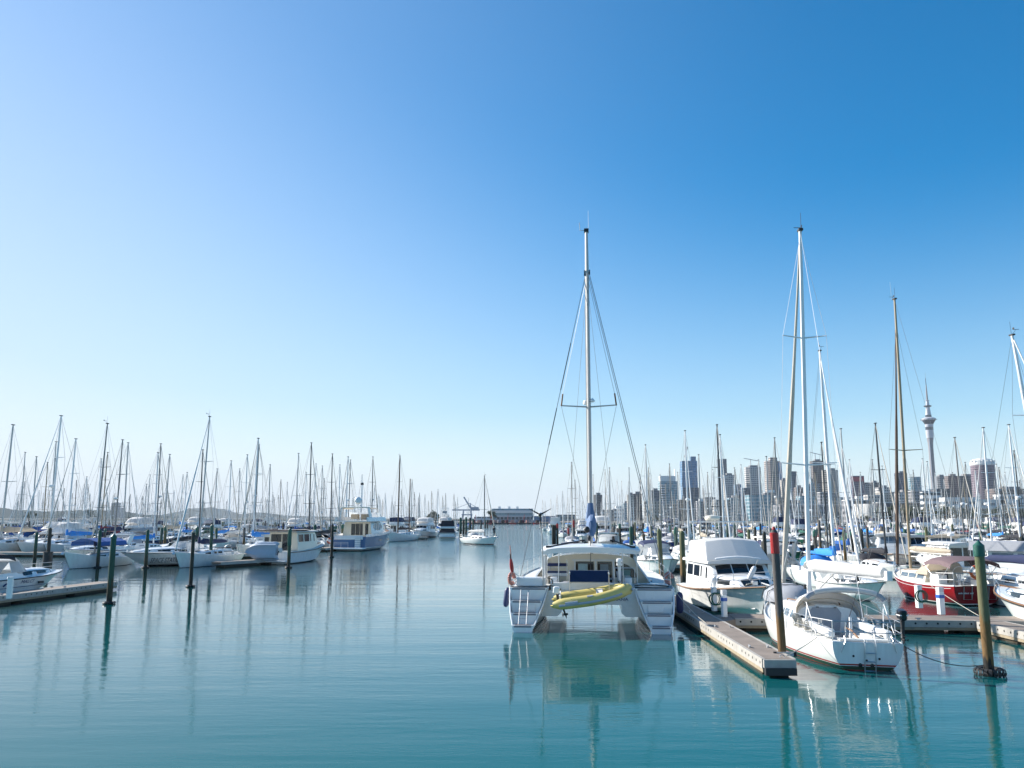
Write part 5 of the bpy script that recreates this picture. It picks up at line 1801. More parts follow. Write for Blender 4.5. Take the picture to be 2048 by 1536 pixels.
def pontoon(name, p0, p1, width, label, top=0.5, holes=True, cat="pontoon", group=None, detail=True, end=False):
    """a floating finger or walkway from p0 to p1"""
    p0, p1 = V((p0[0], p0[1], 0)), V((p1[0], p1[1], 0))
    d = p1 - p0
    L = d.length
    rz = math.atan2(-d.x, d.y)
    K = Kit(name)
    w = width / 2
    dk = K.part("deck")
    n = max(1, int(L / 3.0))
    for i in range(n):
        a, b = L * i / n, L * (i + 1) / n
        dk.box((0, (a + b) / 2, top - 0.06), (width - 0.12, b - a - 0.015, 0.12), M_CONC)
    for sg in (-1, 1):
        e = K.part("edge_beam")
        for i in range(n):
            a, b = L * i / n, L * (i + 1) / n
            e.box((sg * (w - 0.02), (a + b) / 2, top - 0.13), (0.10, b - a - 0.02, 0.27), M_CONCL)
        if detail:
            wl_ = K.part("waler")
            wl_.box((sg * (w - 0.03), L / 2, top - 0.325), (0.09, L, 0.10), M_TIMBERW)
            if holes:
                h = K.part("bolt_holes")
                k = int(L / 0.42)
                for i in range(k):
                    if i % 8 in (6, 7):
                        continue
                    y = (i + 0.5) * L / k
                    c = V((sg * (w + 0.031), y, top - 0.12))
                    r = 0.042
                    h.add([c + V((0, math.cos(2 * math.pi * q / 8) * r, math.sin(2 * math.pi * q / 8) * r)) for q in range(8)] + [c + V((sg * 0.003, math.cos(2 * math.pi * q / 8) * r, math.sin(2 * math.pi * q / 8) * r)) for q in range(8)],
                          [tuple(range(8, 16))] + [(q, (q + 1) % 8, 8 + (q + 1) % 8, 8 + q) for q in range(8)], M_HOLE)
    if detail:
        for i in range(int(L / 5)):
            for sg in (-1, 1):
                c = K.part("cleat")
                y = 2.2 + i * 5
                c.tube([(sg * (w - 0.18), y - 0.13, top + 0.06), (sg * (w - 0.18), y + 0.13, top + 0.06)], 0.018, M_GALV, n=5)
                c.box((sg * (w - 0.18), y, top + 0.02), (0.05, 0.12, 0.06), M_GALV)
    m = max(1, int(L / 4.2))
    for i in range(m):
        y = (i + 0.5) * L / m
        f = K.part("float")
        f.box((0, y, top * 0.5 - 0.32), (width - 0.16, L / m * 0.82, top - 0.02), M_FLOAT)
    if end:
        f = K.part("end_frame")
        f.box((0, -0.05, top - 0.12), (width, 0.12, 0.22), M_CONCL)
        f.box((0, -0.10, top - 0.33), (width * 0.96, 0.2, 0.2), M_BLACK)
        f.ring((width * 0.18, 0.25, top + 0.01), 0.07, 0.012, M_GALV, rot=(R(80), 0, 0), n=10, k=4)
    o = K.build(p0, rz, label, cat, group)
    return o

f0 = ground(1558, 1318, 0.5)
f1 = ground(1448, 1256, 0.5)
f0.z = f1.z = 0
FD = (f1 - f0).normalized()
pontoon("finger_pontoon", f0, f0 + FD * 24.0, 0.92, "narrow concrete finger pontoon beside the catamaran with bolt holes along its pale edge", end=True)
BD = V((math.cos(AXR), -math.sin(AXR) - 0.02, 0)).normalized()
w0 = V((9.05, 36.15, 0))
pontoon("walkway_pontoon", w0, w0 + BD * 34, 1.7, "concrete walkway pontoon crossing in front of the red sloop", cat="pontoon")
g0 = V((18.75, 34.3, 0))
pontoon("finger_pontoon", g0 + V((-0.02, -10.5, 0)) * 1.0, g0, 1.1, "right-hand concrete finger pontoon with bolt holes, running from the cross walkway towards the viewer")
# triangular gusset where the finger meets the walkway
K = Kit("pontoon_gusset")
g = K.part("plate")
ga = f0 + FD * 9.2 + V((0.52, 0, 0))
g.prism([(ga.x, ga.y, 0.2), (ga.x + 0.15, ga.y + 2.3, 0.2), (ga.x + 1.9, ga.y + 2.2, 0.2)], (0, 0, 0.27), M_CONC)
K.build((0, 0, 0), 0, "triangular concrete gusset joining the near finger pontoon to the walkway", "pontoon gusset")
# left pontoon with its far end in view
lfar = ground(236, 1163, 0.5)
LD = V((math.sin(AXL), math.cos(AXL), 0))
pontoon("finger_pontoon", lfar - LD * 22 - V((0.6, 0, 0)), lfar - V((0.6, 0, 0)), 1.2, "shaded finger pontoon at left edge beside the white sports cruiser", group=None)

# ------------------------------------------------------------------ piles
def pile_mat(name, top, mid, low, z1, z2, z3=0.35):
    m, nt, b = _nodes(name)
    b.inputs["Roughness"].default_value = 0.8
    tc = nt.nodes.new("ShaderNodeTexCoord")
    sp = nt.nodes.new("ShaderNodeSeparateXYZ")
    nt.links.new(tc.outputs["Object"], sp.inputs[0])
    mp = nt.nodes.new("ShaderNodeMapping")
    mp.inputs["Scale"].default_value = (6, 6, 0.7)
    nt.links.new(tc.outputs["Object"], mp.inputs[0])
    no = nt.nodes.new("ShaderNodeTexNoise")
    no.inputs["Scale"].default_value = 1.6
    no.inputs["Detail"].default_value = 6
    nt.links.new(mp.outputs[0], no.inputs["Vector"])
    ma = nt.nodes.new("ShaderNodeMath")
    ma.operation = 'MULTIPLY_ADD'
    ma.inputs[1].default_value = 1.6
    nt.links.new(no.outputs["Fac"], ma.inputs[0])
    nt.links.new(sp.outputs[2], ma.inputs[2])
    mr = nt.nodes.new("ShaderNodeMapRange")
    mr.inputs[1].default_value = 0.0
    mr.inputs[2].default_value = 5.0
    nt.links.new(ma.outputs[0], mr.inputs[0])
    cr = nt.nodes.new("ShaderNodeValToRGB")
    e = cr.color_ramp.elements
    e[0].position = (z3 + 0.8) / 5
    e[0].color = (0.014, 0.013, 0.01, 1)
    e[1].position = min(1, (z1 + 0.8) / 5 + 0.06)
    e[1].color = (*top, 1)
    for z, c in ((z3 + 0.15, low), (z2, low), (z2 + 0.25, mid), (z1, mid)):
        q = e.new((z + 0.8) / 5)
        q.color = (*c, 1)
    nt.links.new(mr.outputs[0], cr.inputs[0])
    n2 = nt.nodes.new("ShaderNodeTexNoise")
    n2.inputs["Scale"].default_value = 9
    n2.inputs["Detail"].default_value = 5
    nt.links.new(mp.outputs[0], n2.inputs["Vector"])
    mu = nt.nodes.new("ShaderNodeMapRange")
    mu.inputs[3].default_value = 0.55
    mu.inputs[4].default_value = 1.35
    nt.links.new(n2.outputs["Fac"], mu.inputs[0])
    mx = nt.nodes.new("ShaderNodeMix")
    mx.data_type = 'RGBA'
    mx.blend_type = 'MULTIPLY'
    mx.inputs[0].default_value = 1.0
    nt.links.new(cr.outputs[0], mx.inputs[6])
    nt.links.new(mu.outputs[0], mx.inputs[7])
    nt.links.new(mx.outputs[2], b.inputs["Base Color"])
    bp = nt.nodes.new("ShaderNodeBump")
    bp.inputs["Strength"].default_value = 0.6
    bp.inputs["Distance"].default_value = 0.02
    nt.links.new(n2.outputs["Fac"], bp.inputs["Height"])
    nt.links.new(bp.outputs[0], b.inputs["Normal"])
    return m
P_GREEN = pile_mat("pile_green_timber", (0.10, 0.12, 0.055), (0.13, 0.125, 0.06), (0.17, 0.095, 0.03), 3.0, 1.5)
P_BROWN = pile_mat("pile_brown_timber", (0.085, 0.075, 0.07), (0.10, 0.09, 0.085), (0.17, 0.095, 0.035), 2.6, 1.5)
P_DARK = pile_mat("pile_dark_timber", (0.028, 0.032, 0.026), (0.035, 0.032, 0.024), (0.03, 0.022, 0.014), 2.8, 1.2)
P_DGREEN = pile_mat("pile_painted_green", (0.02, 0.085, 0.06), (0.03, 0.075, 0.05), (0.05, 0.04, 0.02), 2.6, 1.0)
M_CAPG = mat("green_pile_cap", (0.015, 0.095, 0.07), 0.45, vary=0.15)
M_TYRE = mat("old_tyre", (0.02, 0.02, 0.021), 0.8, vary=0.3, scale=10, bump=0.5)

def pile(loc, h, r, m, label, cap=None, cap_h=0.35, collar=None, lean=(0, 0), group="mooring piles", n=14, red=0.0, low=False):
    K = Kit("mooring_pile")
    p = K.part("post")
    prof = [(r * 1.03, -0.6), (r * 1.02, 0.2), (r, h * 0.5), (r * 0.96, h)]
    if not cap:
        prof += [(r * 0.9, h + 0.02), (r * 0.35, h + 0.14), (0.02, h + 0.16)]
    p.lathe(prof, m, n=n)
    if cap:
        c = K.part("cap")
        c.lathe([(r * 1.12, h - cap_h), (r * 1.14, h - cap_h + 0.01), (r * 1.12, h + 0.02), (r * 0.55, h + r * 0.7), (0.03, h + r * 1.15)], cap, n=n)
    if red:
        c = K.part("red_band")
        c.lathe([(r * 1.05, h - red), (r * 1.10, h - red + 0.01), (r * 1.08, h), (r * 0.6, h + 0.04), (r * 0.5, h + 0.12), (0.03, h + 0.2)], M_RED, n=n, smooth=False)
    if collar == "tyre":
        c = K.part("tyre")
        c.ring((0.02, 0, 0.08), r + 0.17, 0.13, M_TYRE, n=20, k=9)
    elif collar == "ring":
        c = K.part("float_collar")
        c.ring((0, 0, 0.06), r + 0.11, 0.085, M_BLACK, n=16, k=6)
    elif collar == "hoop":
        c = K.part("pile_hoop")
        for z in (0.47,):
            c.ring((0, 0, z), r + 0.06, 0.035, M_GALV, n=16, k=6)
            c.box((0.0, -r - 0.12, z), (0.5, 0.1, 0.12), M_GALV)
            for x in (-0.3, 0.3):
                c.tube([(x, -r - 0.14, z - 0.08), (x, -r - 0.14, z + 0.08)], 0.05, M_BLACK, n=8)
    if low:
        return K
    o = K.build(loc, 0, label, "mooring pile", group)
    o.rotation_euler = (lean[1], lean[0], 0)
    return o
def pile_at(px, py_base, py_top, r, m, label, **kw):
    g_ = ground(px, py_base)
    z = at(px, py_top, g_.y).z
    return pile((g_.x, g_.y, 0), z, r, m, label, **kw)

pile_at(1567, 1338, 1066, 0.122, P_BROWN, "thick brown pile with a red top at the end of the near finger pontoon", red=0.62, collar="hoop", lean=(-R(1.3), 0))
pile_at(1979, 1350, 1092, 0.138, P_GREEN, "green-capped pile with a tyre at the waterline, beside the right-hand finger", cap=M_CAPG, cap_h=0.3, collar="tyre")
pile_at(218, 1208, 1074, 0.145, P_DGREEN, "tall green pile with floating collar off the end of the left pontoon", cap=M_CAPG, cap_h=0.1, collar="ring")
pile_at(381, 1174, 1064, 0.12, P_DARK, "dark pile standing alone in front of the white yacht at left, pale flat top", cap=M_CREAMC, cap_h=0.04, collar="ring")
pile_at(291, 1136, 1062, 0.155, P_DGREEN, "dark green pile in front of the bow of the lettered white hull", collar="ring")
pile_at(195, 1136, 1062, 0.15, P_DGREEN, "dark green pile in front of the yacht with the royal blue boom tent", collar="ring")
pile_at(420, 1131, 1052, 0.15, P_DGREEN, "green pile at the end of the short pontoon left of the cabin launch", cap=M_CAPG, cap_h=0.5)
pile_at(577, 1136, 1060, 0.155, P_DGREEN, "dark green pile hiding part of the cabin launch's side", cap=M_CAPG, cap_h=1.4, collar="ring")
pile_at(663, 1115, 1050, 0.155, P_DARK, "near-black pile off the stern of the blue-hulled motor yacht", collar="ring")
pile_at(95, 1124, 1058, 0.18, P_DARK, "dark pile with a thick black sleeve near the left edge", collar=None)
pile_at(69, 1121, 1066, 0.17, P_DGREEN, "mossy green pile just left of the black-sleeved pile")
K = Kit("rubber_sleeve"); q = K.part("sleeve"); q.lathe([(0.44, -0.3), (0.46, 0.0), (0.46, 1.05), (0.36, 1.06)], M_BLACK, n=14)
g_ = ground(95, 1124); K.build((g_.x, g_.y, 0), 0, "thick black rubber sleeve round a dark pile near the left edge", "rubber sleeve")
for i, (px, yb, yt, m, lb_) in enumerate((
        (1326, 1196, 1062, P_GREEN, "leaning mossy pile in front of the small white boat with a navy canopy"),
        (1289, 1131, 1070, P_DARK, "dark pile left of the small boat with a navy canopy"),
        (1501, 1148, 1062, P_GREEN, "mossy green and rust pile right of the flybridge launch's windscreen"),
        (1513, 1128, 1056, P_DARK, "thin dark pile just behind the mossy pile right of the flybridge launch"),
        (1533, 1172, 1068, P_DARK, "dark pile between the flybridge launch and the red-topped pile"),
        (1692, 1138, 1062, P_GREEN, "green and rust pile right of the bright blue sail cover"),
        (1642, 1110, 1042, P_BROWN, "slender brown pile left of the bright blue sail cover"),
        (1662, 1100, 1050, P_DARK, "dark brown pile close behind the bright blue sail cover"),
        (1738, 1120, 1058, P_BROWN, "brown pile with dark foot left of the white houseboat-like launch"),
        (1858, 1140, 1058, P_GREEN, "mossy green pile left of the white pilothouse launch"),
        (1918, 1138, 1066, P_BROWN, "reddish brown pile in front of the white pilothouse launch"),
        (2022, 1092, 1060, P_DARK, "dark-topped pile near the right edge"),
        (2046, 1094, 1050, P_BROWN, "brown pile cut by the right edge"),
        (1945, 1066, 1042, P_GREEN, "small far mossy pile above the green-capped pile"),
        (1370, 1090, 1050, P_DARK, "dark pile behind the catamaran's starboard roof"),
        (1236, 1098, 1058, P_BROWN, "grey-brown pile over the right half of the catamaran's roof"),
        (1148, 1086, 1066, P_BROWN, "pile over the catamaran's roof left of its mast"))):
    pile_at(px if px != 1370 else 1267, yb, yt, 0.135 if yb > 1110 else 0.16, m, lb_, lean=(R(-2.0) if px == 1326 else 0, 0))
for px, yb, yt, rd, lb_ in ((1106, 1094, 1052, 0, "first of three dark piles left of the catamaran's roof"), (1110, 1094, 1052, 0, "second of three dark piles left of the catamaran's roof"),
                            (1115, 1094, 1048, 0.62, "slim red-topped pile beside two dark piles in the fairway"), (1137, 1094, 1056, 0.9, "stout red-topped pile over the catamaran's roof edge"),
                            (1148, 1092, 1041, 1.1, "tall thin red-topped pile behind the stout red-topped one")):
    pile_at(px, yb, yt, 0.17, P_DARK if rd < 0.8 else P_BROWN, lb_, red=rd)
for k, (px, yb, yt) in enumerate(((862, 1073, 1036), (921, 1074, 1036), (927, 1069, 1040), (932, 1068, 1035), (940, 1069, 1036), (946, 1060, 1038), (962, 1059, 1040), (971, 1056, 1040), (975, 1056, 1040))):
    pile_at(px, yb, yt, 0.30, P_DGREEN if k % 2 else P_DARK, ("green pile" if k % 2 else "near-black pile") + (" beside the black-canopied cruiser across the fairway", " left of the sloop under way", " seen behind the sloop under way")[0 if k == 0 else (1 if k < 5 else 2)], group="piles across the fairway")

# ------------------------------------------------------------------ power pedestals and lines
def pedestal(px, py, hgt, w, label, band=False, hose=False, slat=True):
    g_ = ground(px, py, 0.5)
    K = Kit("power_pedestal")
    b = K.part("body")
    b.rbox((0, 0, hgt / 2), (w, w, hgt), M_GEL, r=0.03)
    h = K.part("head")
    if slat:
        for k in range(4):
            h.rbox((0, 0, hgt + 0.03 + 0.045 * k), (w * 1.05, w * 1.05, 0.03), M_GEL, r=0.02)
    else:
        h.rbox((0, 0, hgt + 0.03), (w * 1.1, w * 1.1, 0.06), M_GEL, r=0.03)
    if band:
        c = K.part("socket_band")
        c.rbox((0, 0, hgt * 0.78), (w * 1.12, w * 1.12, 0.14), M_BLUEL, r=0.03)
    if hose:
        c = K.part("hose")
        for k in range(4):
            c.ring((-0.06 + 0.05 * k, -0.02 - w / 2 - 0.03, hgt * 0.55), 0.24 + 0.02 * (k % 2), 0.02, M_HOSE, rot=(R(85), R(20 * (k - 1.5)), 0), n=16, k=5)
    K.build((g_.x, g_.y, 0.5), R(12), label, "power pedestal", "pontoon power pedestals")
pedestal(1429, 1222, 0.95, 0.2, "white pedestal with a coiled green hose beside the flybridge launch's bow", hose=True, slat=False)
pedestal(1449, 1234, 0.9, 0.2, "white louvred pedestal with a blue band in front of the flybridge launch", band=True)
pedestal(1839, 1216, 0.95, 0.24, "white pedestal with a green hose in front of the red sloop's bow", hose=True, slat=False)
pedestal(1883, 1229, 0.95, 0.24, "white louvred pedestal with a blue band in front of the red sloop's side", band=True)
pedestal(18, 1197, 1.0, 0.24, "white pedestal with a lamp head on the left pontoon, before the sports cruiser", slat=False)

def line(a, b, sag, r, m, label, n=10):
    M = Mesh()
    M.tube([V(a).lerp(V(b), i / n) - V((0, 0, sag * 4 * (i / n) * (1 - i / n))) for i in range(n + 1)], r, m, n=5)
    o = M.build("mooring_line")
    tag(o, label, "mooring line")
    return o
pr_ = ground(1979, 1350)
line(ny_world(0.95, 0.05, 0.82), pr_ + V((-0.1, 0, 0.28)), 0.25, 0.014, M_ROPED, "dark mooring line from the racing yacht's stern to the tyre-ringed pile")
line(ny_world(-1.2, 0.9, 0.86), tuple(f0 + FD * 0.5 + V((0.35, 0, 0.5))), 0.03, 0.013, M_ROPE, "pale mooring line from the racing yacht's port quarter to the red-topped pile")
line(cat_world(3.2, 2.4, 1.7), tuple(f0 + FD * 8.5 + V((-0.35, 0, 0.5))), 0.15, 0.013, M_ROPE, "mooring line from the catamaran's starboard quarter to the pontoon")
line(V((11.6, 38.6, 1.6)), w0 + BD * 1.5 + V((0, 0.3, 0.5)), 0.05, 0.013, M_ROPE, "pale bow line from the flybridge launch down to the walkway")
line(ny_world(0.9, 1.5, 0.95), w0 + BD * 5.4 + V((0, -0.5, 0.5)), 0.1, 0.013, M_ROPE, "pale spring line from the racing yacht's starboard side to the walkway")
line(rs_world(-1.4, 2.4, 1.0), w0 + BD * 10.2 + V((0, 0.6, 0.5)), 0.05, 0.013, M_ROPE, "pale spring line from the red sloop's side to the walkway")
line(rs_world(1.3, 0.2, 1.0), w0 + BD * 14.6 + V((0, 0.6, 0.5)), 0.05, 0.013, M_ROPE, "pale stern line from the red sloop's far quarter to the walkway")
# ------------------------------------------------------------------ boats one can name on the left of the fairway
def place(K, px, py, heading, L_to_ref, label, cat, group=None, scale=1.0):
    """put the point L_to_ref forward of the stern at the waterline seen at (px, py)"""
    p = ground(px, py)
    h = V((math.sin(heading), math.cos(heading), 0))
    o = p - h * L_to_ref * scale
    r = K.build((o.x, o.y, 0), -heading, label, cat, group)
    r.scale = (scale, scale, scale)
    return r

def side_text(K, H, s, y, z, h, m, sg, sx=1.0, shear=0.25, name="hull_lettering"):
    """lettering that follows the topsides"""
    T = Mesh()
    T.text(s, h, m, Matrix.Identity(4), depth=0.0, sx=sx, shear=shear)
    P = K.part(name)
    w = max(v[0] for v in T.v)
    def hull_x(yy, zz):
        t = max(0.0, min(1.0, yy / H.L))
        hp = H.half(t)
        for (xa, za, _), (xb, zb, _) in zip(hp, hp[1:]):
            if zb <= zz <= za:
                return lerp(xb, xa, (zz - zb) / (za - zb)) if za > zb else xa
        return hp[0][0]
    vs = []
    for v in T.v:
        yy = y + v[0] if sg > 0 else y + w - v[0]
        vs.append(V((sg * (hull_x(yy, z + v[1]) + 0.018), yy, z + v[1])))
    P.add(vs, T.f, m)
    return P

def hals_extra(K, H):
    side_text(K, H, "MALCI", 3.3, 0.66, 0.2, M_LETTERB, 1, sx=1.4)
    side_text(K, H, "///", 2.85, 0.60, 0.15, M_STEEL, 1, sx=1.2, name="hull_stripes")
    sw = K.part("swoosh")
    pts = []
    for a in range(8):
        y = 1.9 + 0.1 * a
        z = 0.58 + 0.17 * math.sin(min(1, a / 4) * math.pi / 2)
        t = y / H.L
        pts.append(V((H.b(t) * 0.985 + 0.01, y, z)))
    sw.tube(pts, [0.03, 0.045, 0.05, 0.045, 0.04, 0.035, 0.03, 0.02], M_LETTERB, n=5)
    vt = K.part("vent")
    vt.box((H.b(5.1 / H.L) * 0.96, 5.1, 0.62), (0.08, 0.42, 0.13), M_BLACK)
    st = K.part("pinstripe")
    for sg in (-1, 1):
        st.tube([(sg * (H.b(y / H.L) * lerp(0.985, 0.9, (y / H.L) ** 3) + 0.006), y, 0.47 + 0.05 * (y / H.L) ** 2) for y in (0.3, 2, 3.5, 5, 6.2, 7.0)], 0.014, M_LETTERB, n=4)
K = cruiser("sports_cruiser", L=8.9, B=3.0, hull=H_PLAIN, canvas=M_BLACKC, fb=(0.98, 1.0, 1.18), extra=hals_extra)
place(K, 92, 1178, AXL, 7.5, "white sports cruiser with black canvas top and dark hull lettering at the left edge", "motor cruiser")

K = cruiser("sports_cruiser", L=10, B=3.2, hull=H_PLAIN, canvas=M_GREYC, top=False, stripe=M_LETTERB, fb=(1.15, 1.25, 1.55))
place(K, 137, 1129, AXL + math.pi, 9.0, "white open cruiser with a navy stripe behind the black-sleeved pile", "motor cruiser")
K = launch("flybridge_launch", L=12, B=4.0, hull=H_PLAIN, fly=M_WHITEC, fs=0.8, hh=1.6, clear=True, lo=False)
place(K, 40, 1108, AXL + math.pi + 0.15, 11, "white flybridge launch with a dark windscreen at the far left", "motor launch")
K = yacht("yacht", L=10.6, B=3.1, hull=H_CREAM if False else H_PLAIN, cover=M_NAVY, hood=None, tent=M_ROYAL, tent_y=(0.30, 0.74), mast_m=M_ALUD, mast_h=at(207, 842, 79).z, fb=(0.95, 0.85, 1.5), cabin=(0.34, 0.68, 0.4), furl=None, tw=0.35, rake=0.5)
place(K, 139, 1138, AXL + math.pi, 9.6, "white double-ended yacht with a royal blue boom tent", "yacht")

def space_extra(K, H):
    side_text(K, H, "SPACE STATION", 5.3, 0.34, 0.45, M_LETTER, -1, sx=0.61)
K = cruiser("lettered_cruiser", L=10.5, B=4.2, hull=H_BLACKB, arch=False, top=False, stripe=M_BLACK, fb=(1.25, 1.25, 1.35), extra=space_extra)
place(K, 262, 1133, AXL + math.pi + 0.62, 9.4, "white hull lettered SPACE STATION along its side, low cabin", "motor cruiser")

K = yacht("yacht", L=11.2, B=3.5, hull=H_PLAIN, cover=M_NAVY, hood=None, mast_m=M_ALU, mast_h=at(405, 834, 83).z, fb=(0.95, 1.0, 1.45), furl=M_SAILW, rake=0.7, tw=0.75)
place(K, 360, 1136, AXL + math.pi, 10.1, "white yacht with navy sail cover, bow towards the viewer beside the lettered hull", "yacht")
p = ground(432, 1135)
pontoon("finger_pontoon", p, p + V((math.sin(AXL + 0.35), math.cos(AXL + 0.35), 0)) * 11, 1.3, "short dark finger pontoon left of the cabin launch with the grey dinghy", holes=False, detail=False)

def lnch_extra(K, H):
    rf = K.part("awning")
    rf.box((0, 2.6, 3.28), (3.5, 5.4, 0.06), M_BROWNC)
    sp = K.part("swim_platform")
    sp.rbox((0, -0.45, 0.32), (3.7, 1.0, 0.12), M_GEL, r=0.1)
    st = K.part("hull_stripe")
    for sg in (-1, 1):
        st.tube([(sg * (H.b(y / H.L) * lerp(0.985, 0.93, (y / H.L) ** 3) + 0.008), y, H.sheer(y / H.L) - 0.28) for y in (7, 8.5, 10, 11.2)], 0.03, M_LETTER, n=4)
K = launch("cabin_launch", L=12.5, B=4.1, hull=H_PLAIN, house=M_CREAM, roof=M_WHITEC, fb=(1.2, 1.35, 2.0), hh=1.95, aft=0.16, extra=lnch_extra, mast=False)
lo_ = place(K, 633, 1118, AXL + 0.02, 11.2, "white cabin launch with cream wheelhouse and brown awning, dinghy on its stern", "motor launch")
lmx = Matrix.Translation(lo_.location) @ Matrix.Rotation(lo_.rotation_euler.z, 4, 'Z')
K = Kit("inflatable_dinghy")
h = K.part("hull")
rings = []
for i in range(11):
    t = i / 10
    w = 0.72 * (1 if t < 0.5 else math.cos((t - 0.5) / 0.5 * math.pi / 2 * 0.95) ** 0.6)
    rings.append([V((lerp(-1.5, 1.6, t), math.cos(a) * 0.22 + (0.14 if abs(math.sin(a)) < 0.5 else 0.3) * (1 if math.cos(a) > 0 else -0.2), math.sin(a) * w)) for a in [2 * math.pi * k / 12 for k in range(12)]])
h.loft(rings, M_PALEH, closed=True, caps=True)
t_ = K.part("tube")
pts = []
for i in range(13):
    t = i / 12
    pts.append(V((lerp(-1.6, 1.5, t), -0.15, 0.72 * (1 if t < 0.55 else math.cos((t - 0.55) / 0.45 * math.pi / 2) ** 0.6))))
pts = pts + [V((p_.x, p_.y, -p_.z)) for p_ in pts[::-1][1:]]
t_.tube(pts, [0.1] + [0.2] * (len(pts) - 2) + [0.1], M_PALEH, n=9)
m_ = K.part("outboard_motor")
m_.rbox((-1.75, -0.1, 0.1), (0.35, 0.35, 0.45), M_WHITEC, r=0.08)
m_.tube([(-1.7, 0.1, 0.0), (-1.75, 0.5, -0.3)], 0.06, M_BLACK)
K_o = K.build(lmx @ V((-0.5, -1.1, 1.3)), lo_.rotation_euler.z + math.pi, "pale grey inflatable dinghy stowed on edge across the cabin launch's stern", "dinghy")

def motor_yacht():
    K = Kit("motor_yacht")
    H = Hull(18, 5.2, fb=(1.9, 2.1, 2.75), keel=(-0.4, -0.6, 0.1), tw=0.93, tm=0.5, p=2.6, bow_over=2.0, stern_over=0.1, kind='chine', n=22, m=9, chine=(0.93, 0.2))
    H.skin(K.part("hull"), H_BLUE)
    D = K.part("deck")
    H.deck(D, M_TEAK, well=(0.6, 3.6, 1.9, 0.5), wm=M_GEL, n=18)
    bw = K.part("bulwark")
    for sg in (-1, 1):
        for y0 in (0.1, 3, 6, 9, 12):
            a, b = H.edge(y0, sg, 0, 0.0), H.edge(y0 + 3.0, sg, 0, 0.0)
            bw.add([a, b, b + V((0, 0, 0.35)), a + V((0, 0, 0.35))], [(0, 1, 2, 3)], M_GEL)
    tr = K.part("transom_panel")
    tr.plate([(-2.1, -0.01, 1.55), (2.0, -0.01, 1.55), (2.0, -0.01, 2.1), (-2.1, -0.01, 2.1)], M_GEL, 0.03)
    tr.plate([(-1.9, -0.045, 1.62), (0.75, -0.045, 1.62), (0.75, -0.045, 2.0), (-1.9, -0.045, 2.0)], M_GEL, 0.02)
    sw = K.part("swim_platform")
    sw.rbox((0, -0.7, 0.36), (5.0, 1.5, 0.22), M_GEL, r=0.15)
    stp = K.part("stern_stairs")
    for k in range(6):
        stp.box((1.35, -0.12 - 0.02 * (6 - k), 0.55 + 0.25 * k), (0.75, 0.3, 0.2), M_GEL)
    gr = K.part("stern_rail")
    for z in (1.0, 1.2):
        gr.tube([(-1.7, -1.2, z), (0.3, -1.2, z)], 0.02, M_STEEL, n=5)
    for x in (-1.7, -0.7, 0.3):
        gr.tube([(x, -1.2, 0.45), (x, -1.2, 1.2)], 0.02, M_STEEL, n=5)
    S = Shell([(3.6, 2.15, 2.0, 2.0), (8.0, 2.15, 2.1, 1.95), (10.4, 2.0, 2.2, 1.75), (12.6, 1.6, 2.35, 0.15)], slope=0.14, round_=0.25)
    C = K.part("saloon")
    S.skin(C, M_GEL, aft_m=M_CREAM)
    for x0, x1 in ((-0.9, -0.3), (-0.25, 0.35), (0.4, 0.8), (1.15, 1.6)):
        W = K.part("door", C)
        W.plate([(x0, 3.6, 2.1), (x1, 3.6, 2.1), (x1, 3.6, 3.7), (x0, 3.6, 3.7)], M_GLASS, 0.02)
    for sg in (-1, 1):
        W = K.part("window", C)
        pts = []
        for k in range(14):
            a = 2 * math.pi * k / 14
            y, f = 7.0 + 2.3 * math.cos(a), 0.6 + 0.27 * math.sin(a)
            pts.append(S.side(y, f, sg) + V((sg * 0.015, 0, 0)))
        W.add(pts, [tuple(range(14))], M_GLASSB)
        rb = K.part("window_rib", C)
        for y in (5.9, 7.0, 8.1):
            rb.tube([S.side(y - 0.4, 0.36, sg) + V((sg * 0.03, 0, 0)), S.side(y + 0.3, 0.84, sg) + V((sg * 0.03, 0, 0))], 0.05, M_GEL, n=4)
        W = K.part("window", C)
        S.window(W, M_GLASS, 10.2, 12.0, 0.35, 0.85, sg, n=3)
    W = K.part("window", C)
    S.front(W, M_GLASS, 10.4, 12.5, 0.1, 0.9, panes=3)
    F = K.part("flybridge")
    rr = [[V((-2.5, y, z)), V((-2.35, y, z + 0.55)), V((-2.2, y, z + 0.6)), V((-2.15, y, z + 0.1)), V((2.15, y, z + 0.1)), V((2.2, y, z + 0.6)), V((2.35, y, z + 0.55)), V((2.5, y, z))] for y, z in ((0.9, 4.0), (3.5, 4.02), (7.0, 4.05), (9.6, 4.05))]
    F.loft(rr, M_GEL, closed=True, caps=True, smooth=False)
    fw = K.part("flybridge_screen")
    fw.loft([[V((-2.2, 6.5, 4.6)), V((-1.9, 9.3, 4.6)), V((1.9, 9.3, 4.6)), V((2.2, 6.5, 4.6))], [V((-2.0, 5.6, 5.3)), V((-1.7, 8.6, 5.3)), V((1.7, 8.6, 5.3)), V((2.0, 5.6, 5.3))]], M_VINYL, closed=False, smooth=False)
    st = K.part("helm_seat")
    for x in (-0.9, 0.6):
        st.rbox((x, 5.2, 4.7), (1.1, 0.8, 0.7), M_CREAMC, r=0.1)
    ar = K.part("radar_arch")
    for sg in (-1, 1):
        ar.prism([(sg * 2.25, 2.4, 4.3), (sg * 2.25, 3.6, 4.3), (sg * 2.0, 2.9, 5.95), (sg * 2.0, 2.1, 5.95)], (-sg * 0.14, 0, 0), M_GEL)
    ar.rbox((0, 2.6, 5.98), (4.1, 1.0, 0.16), M_CREAM, r=0.1)
    bt = K.part("bimini")
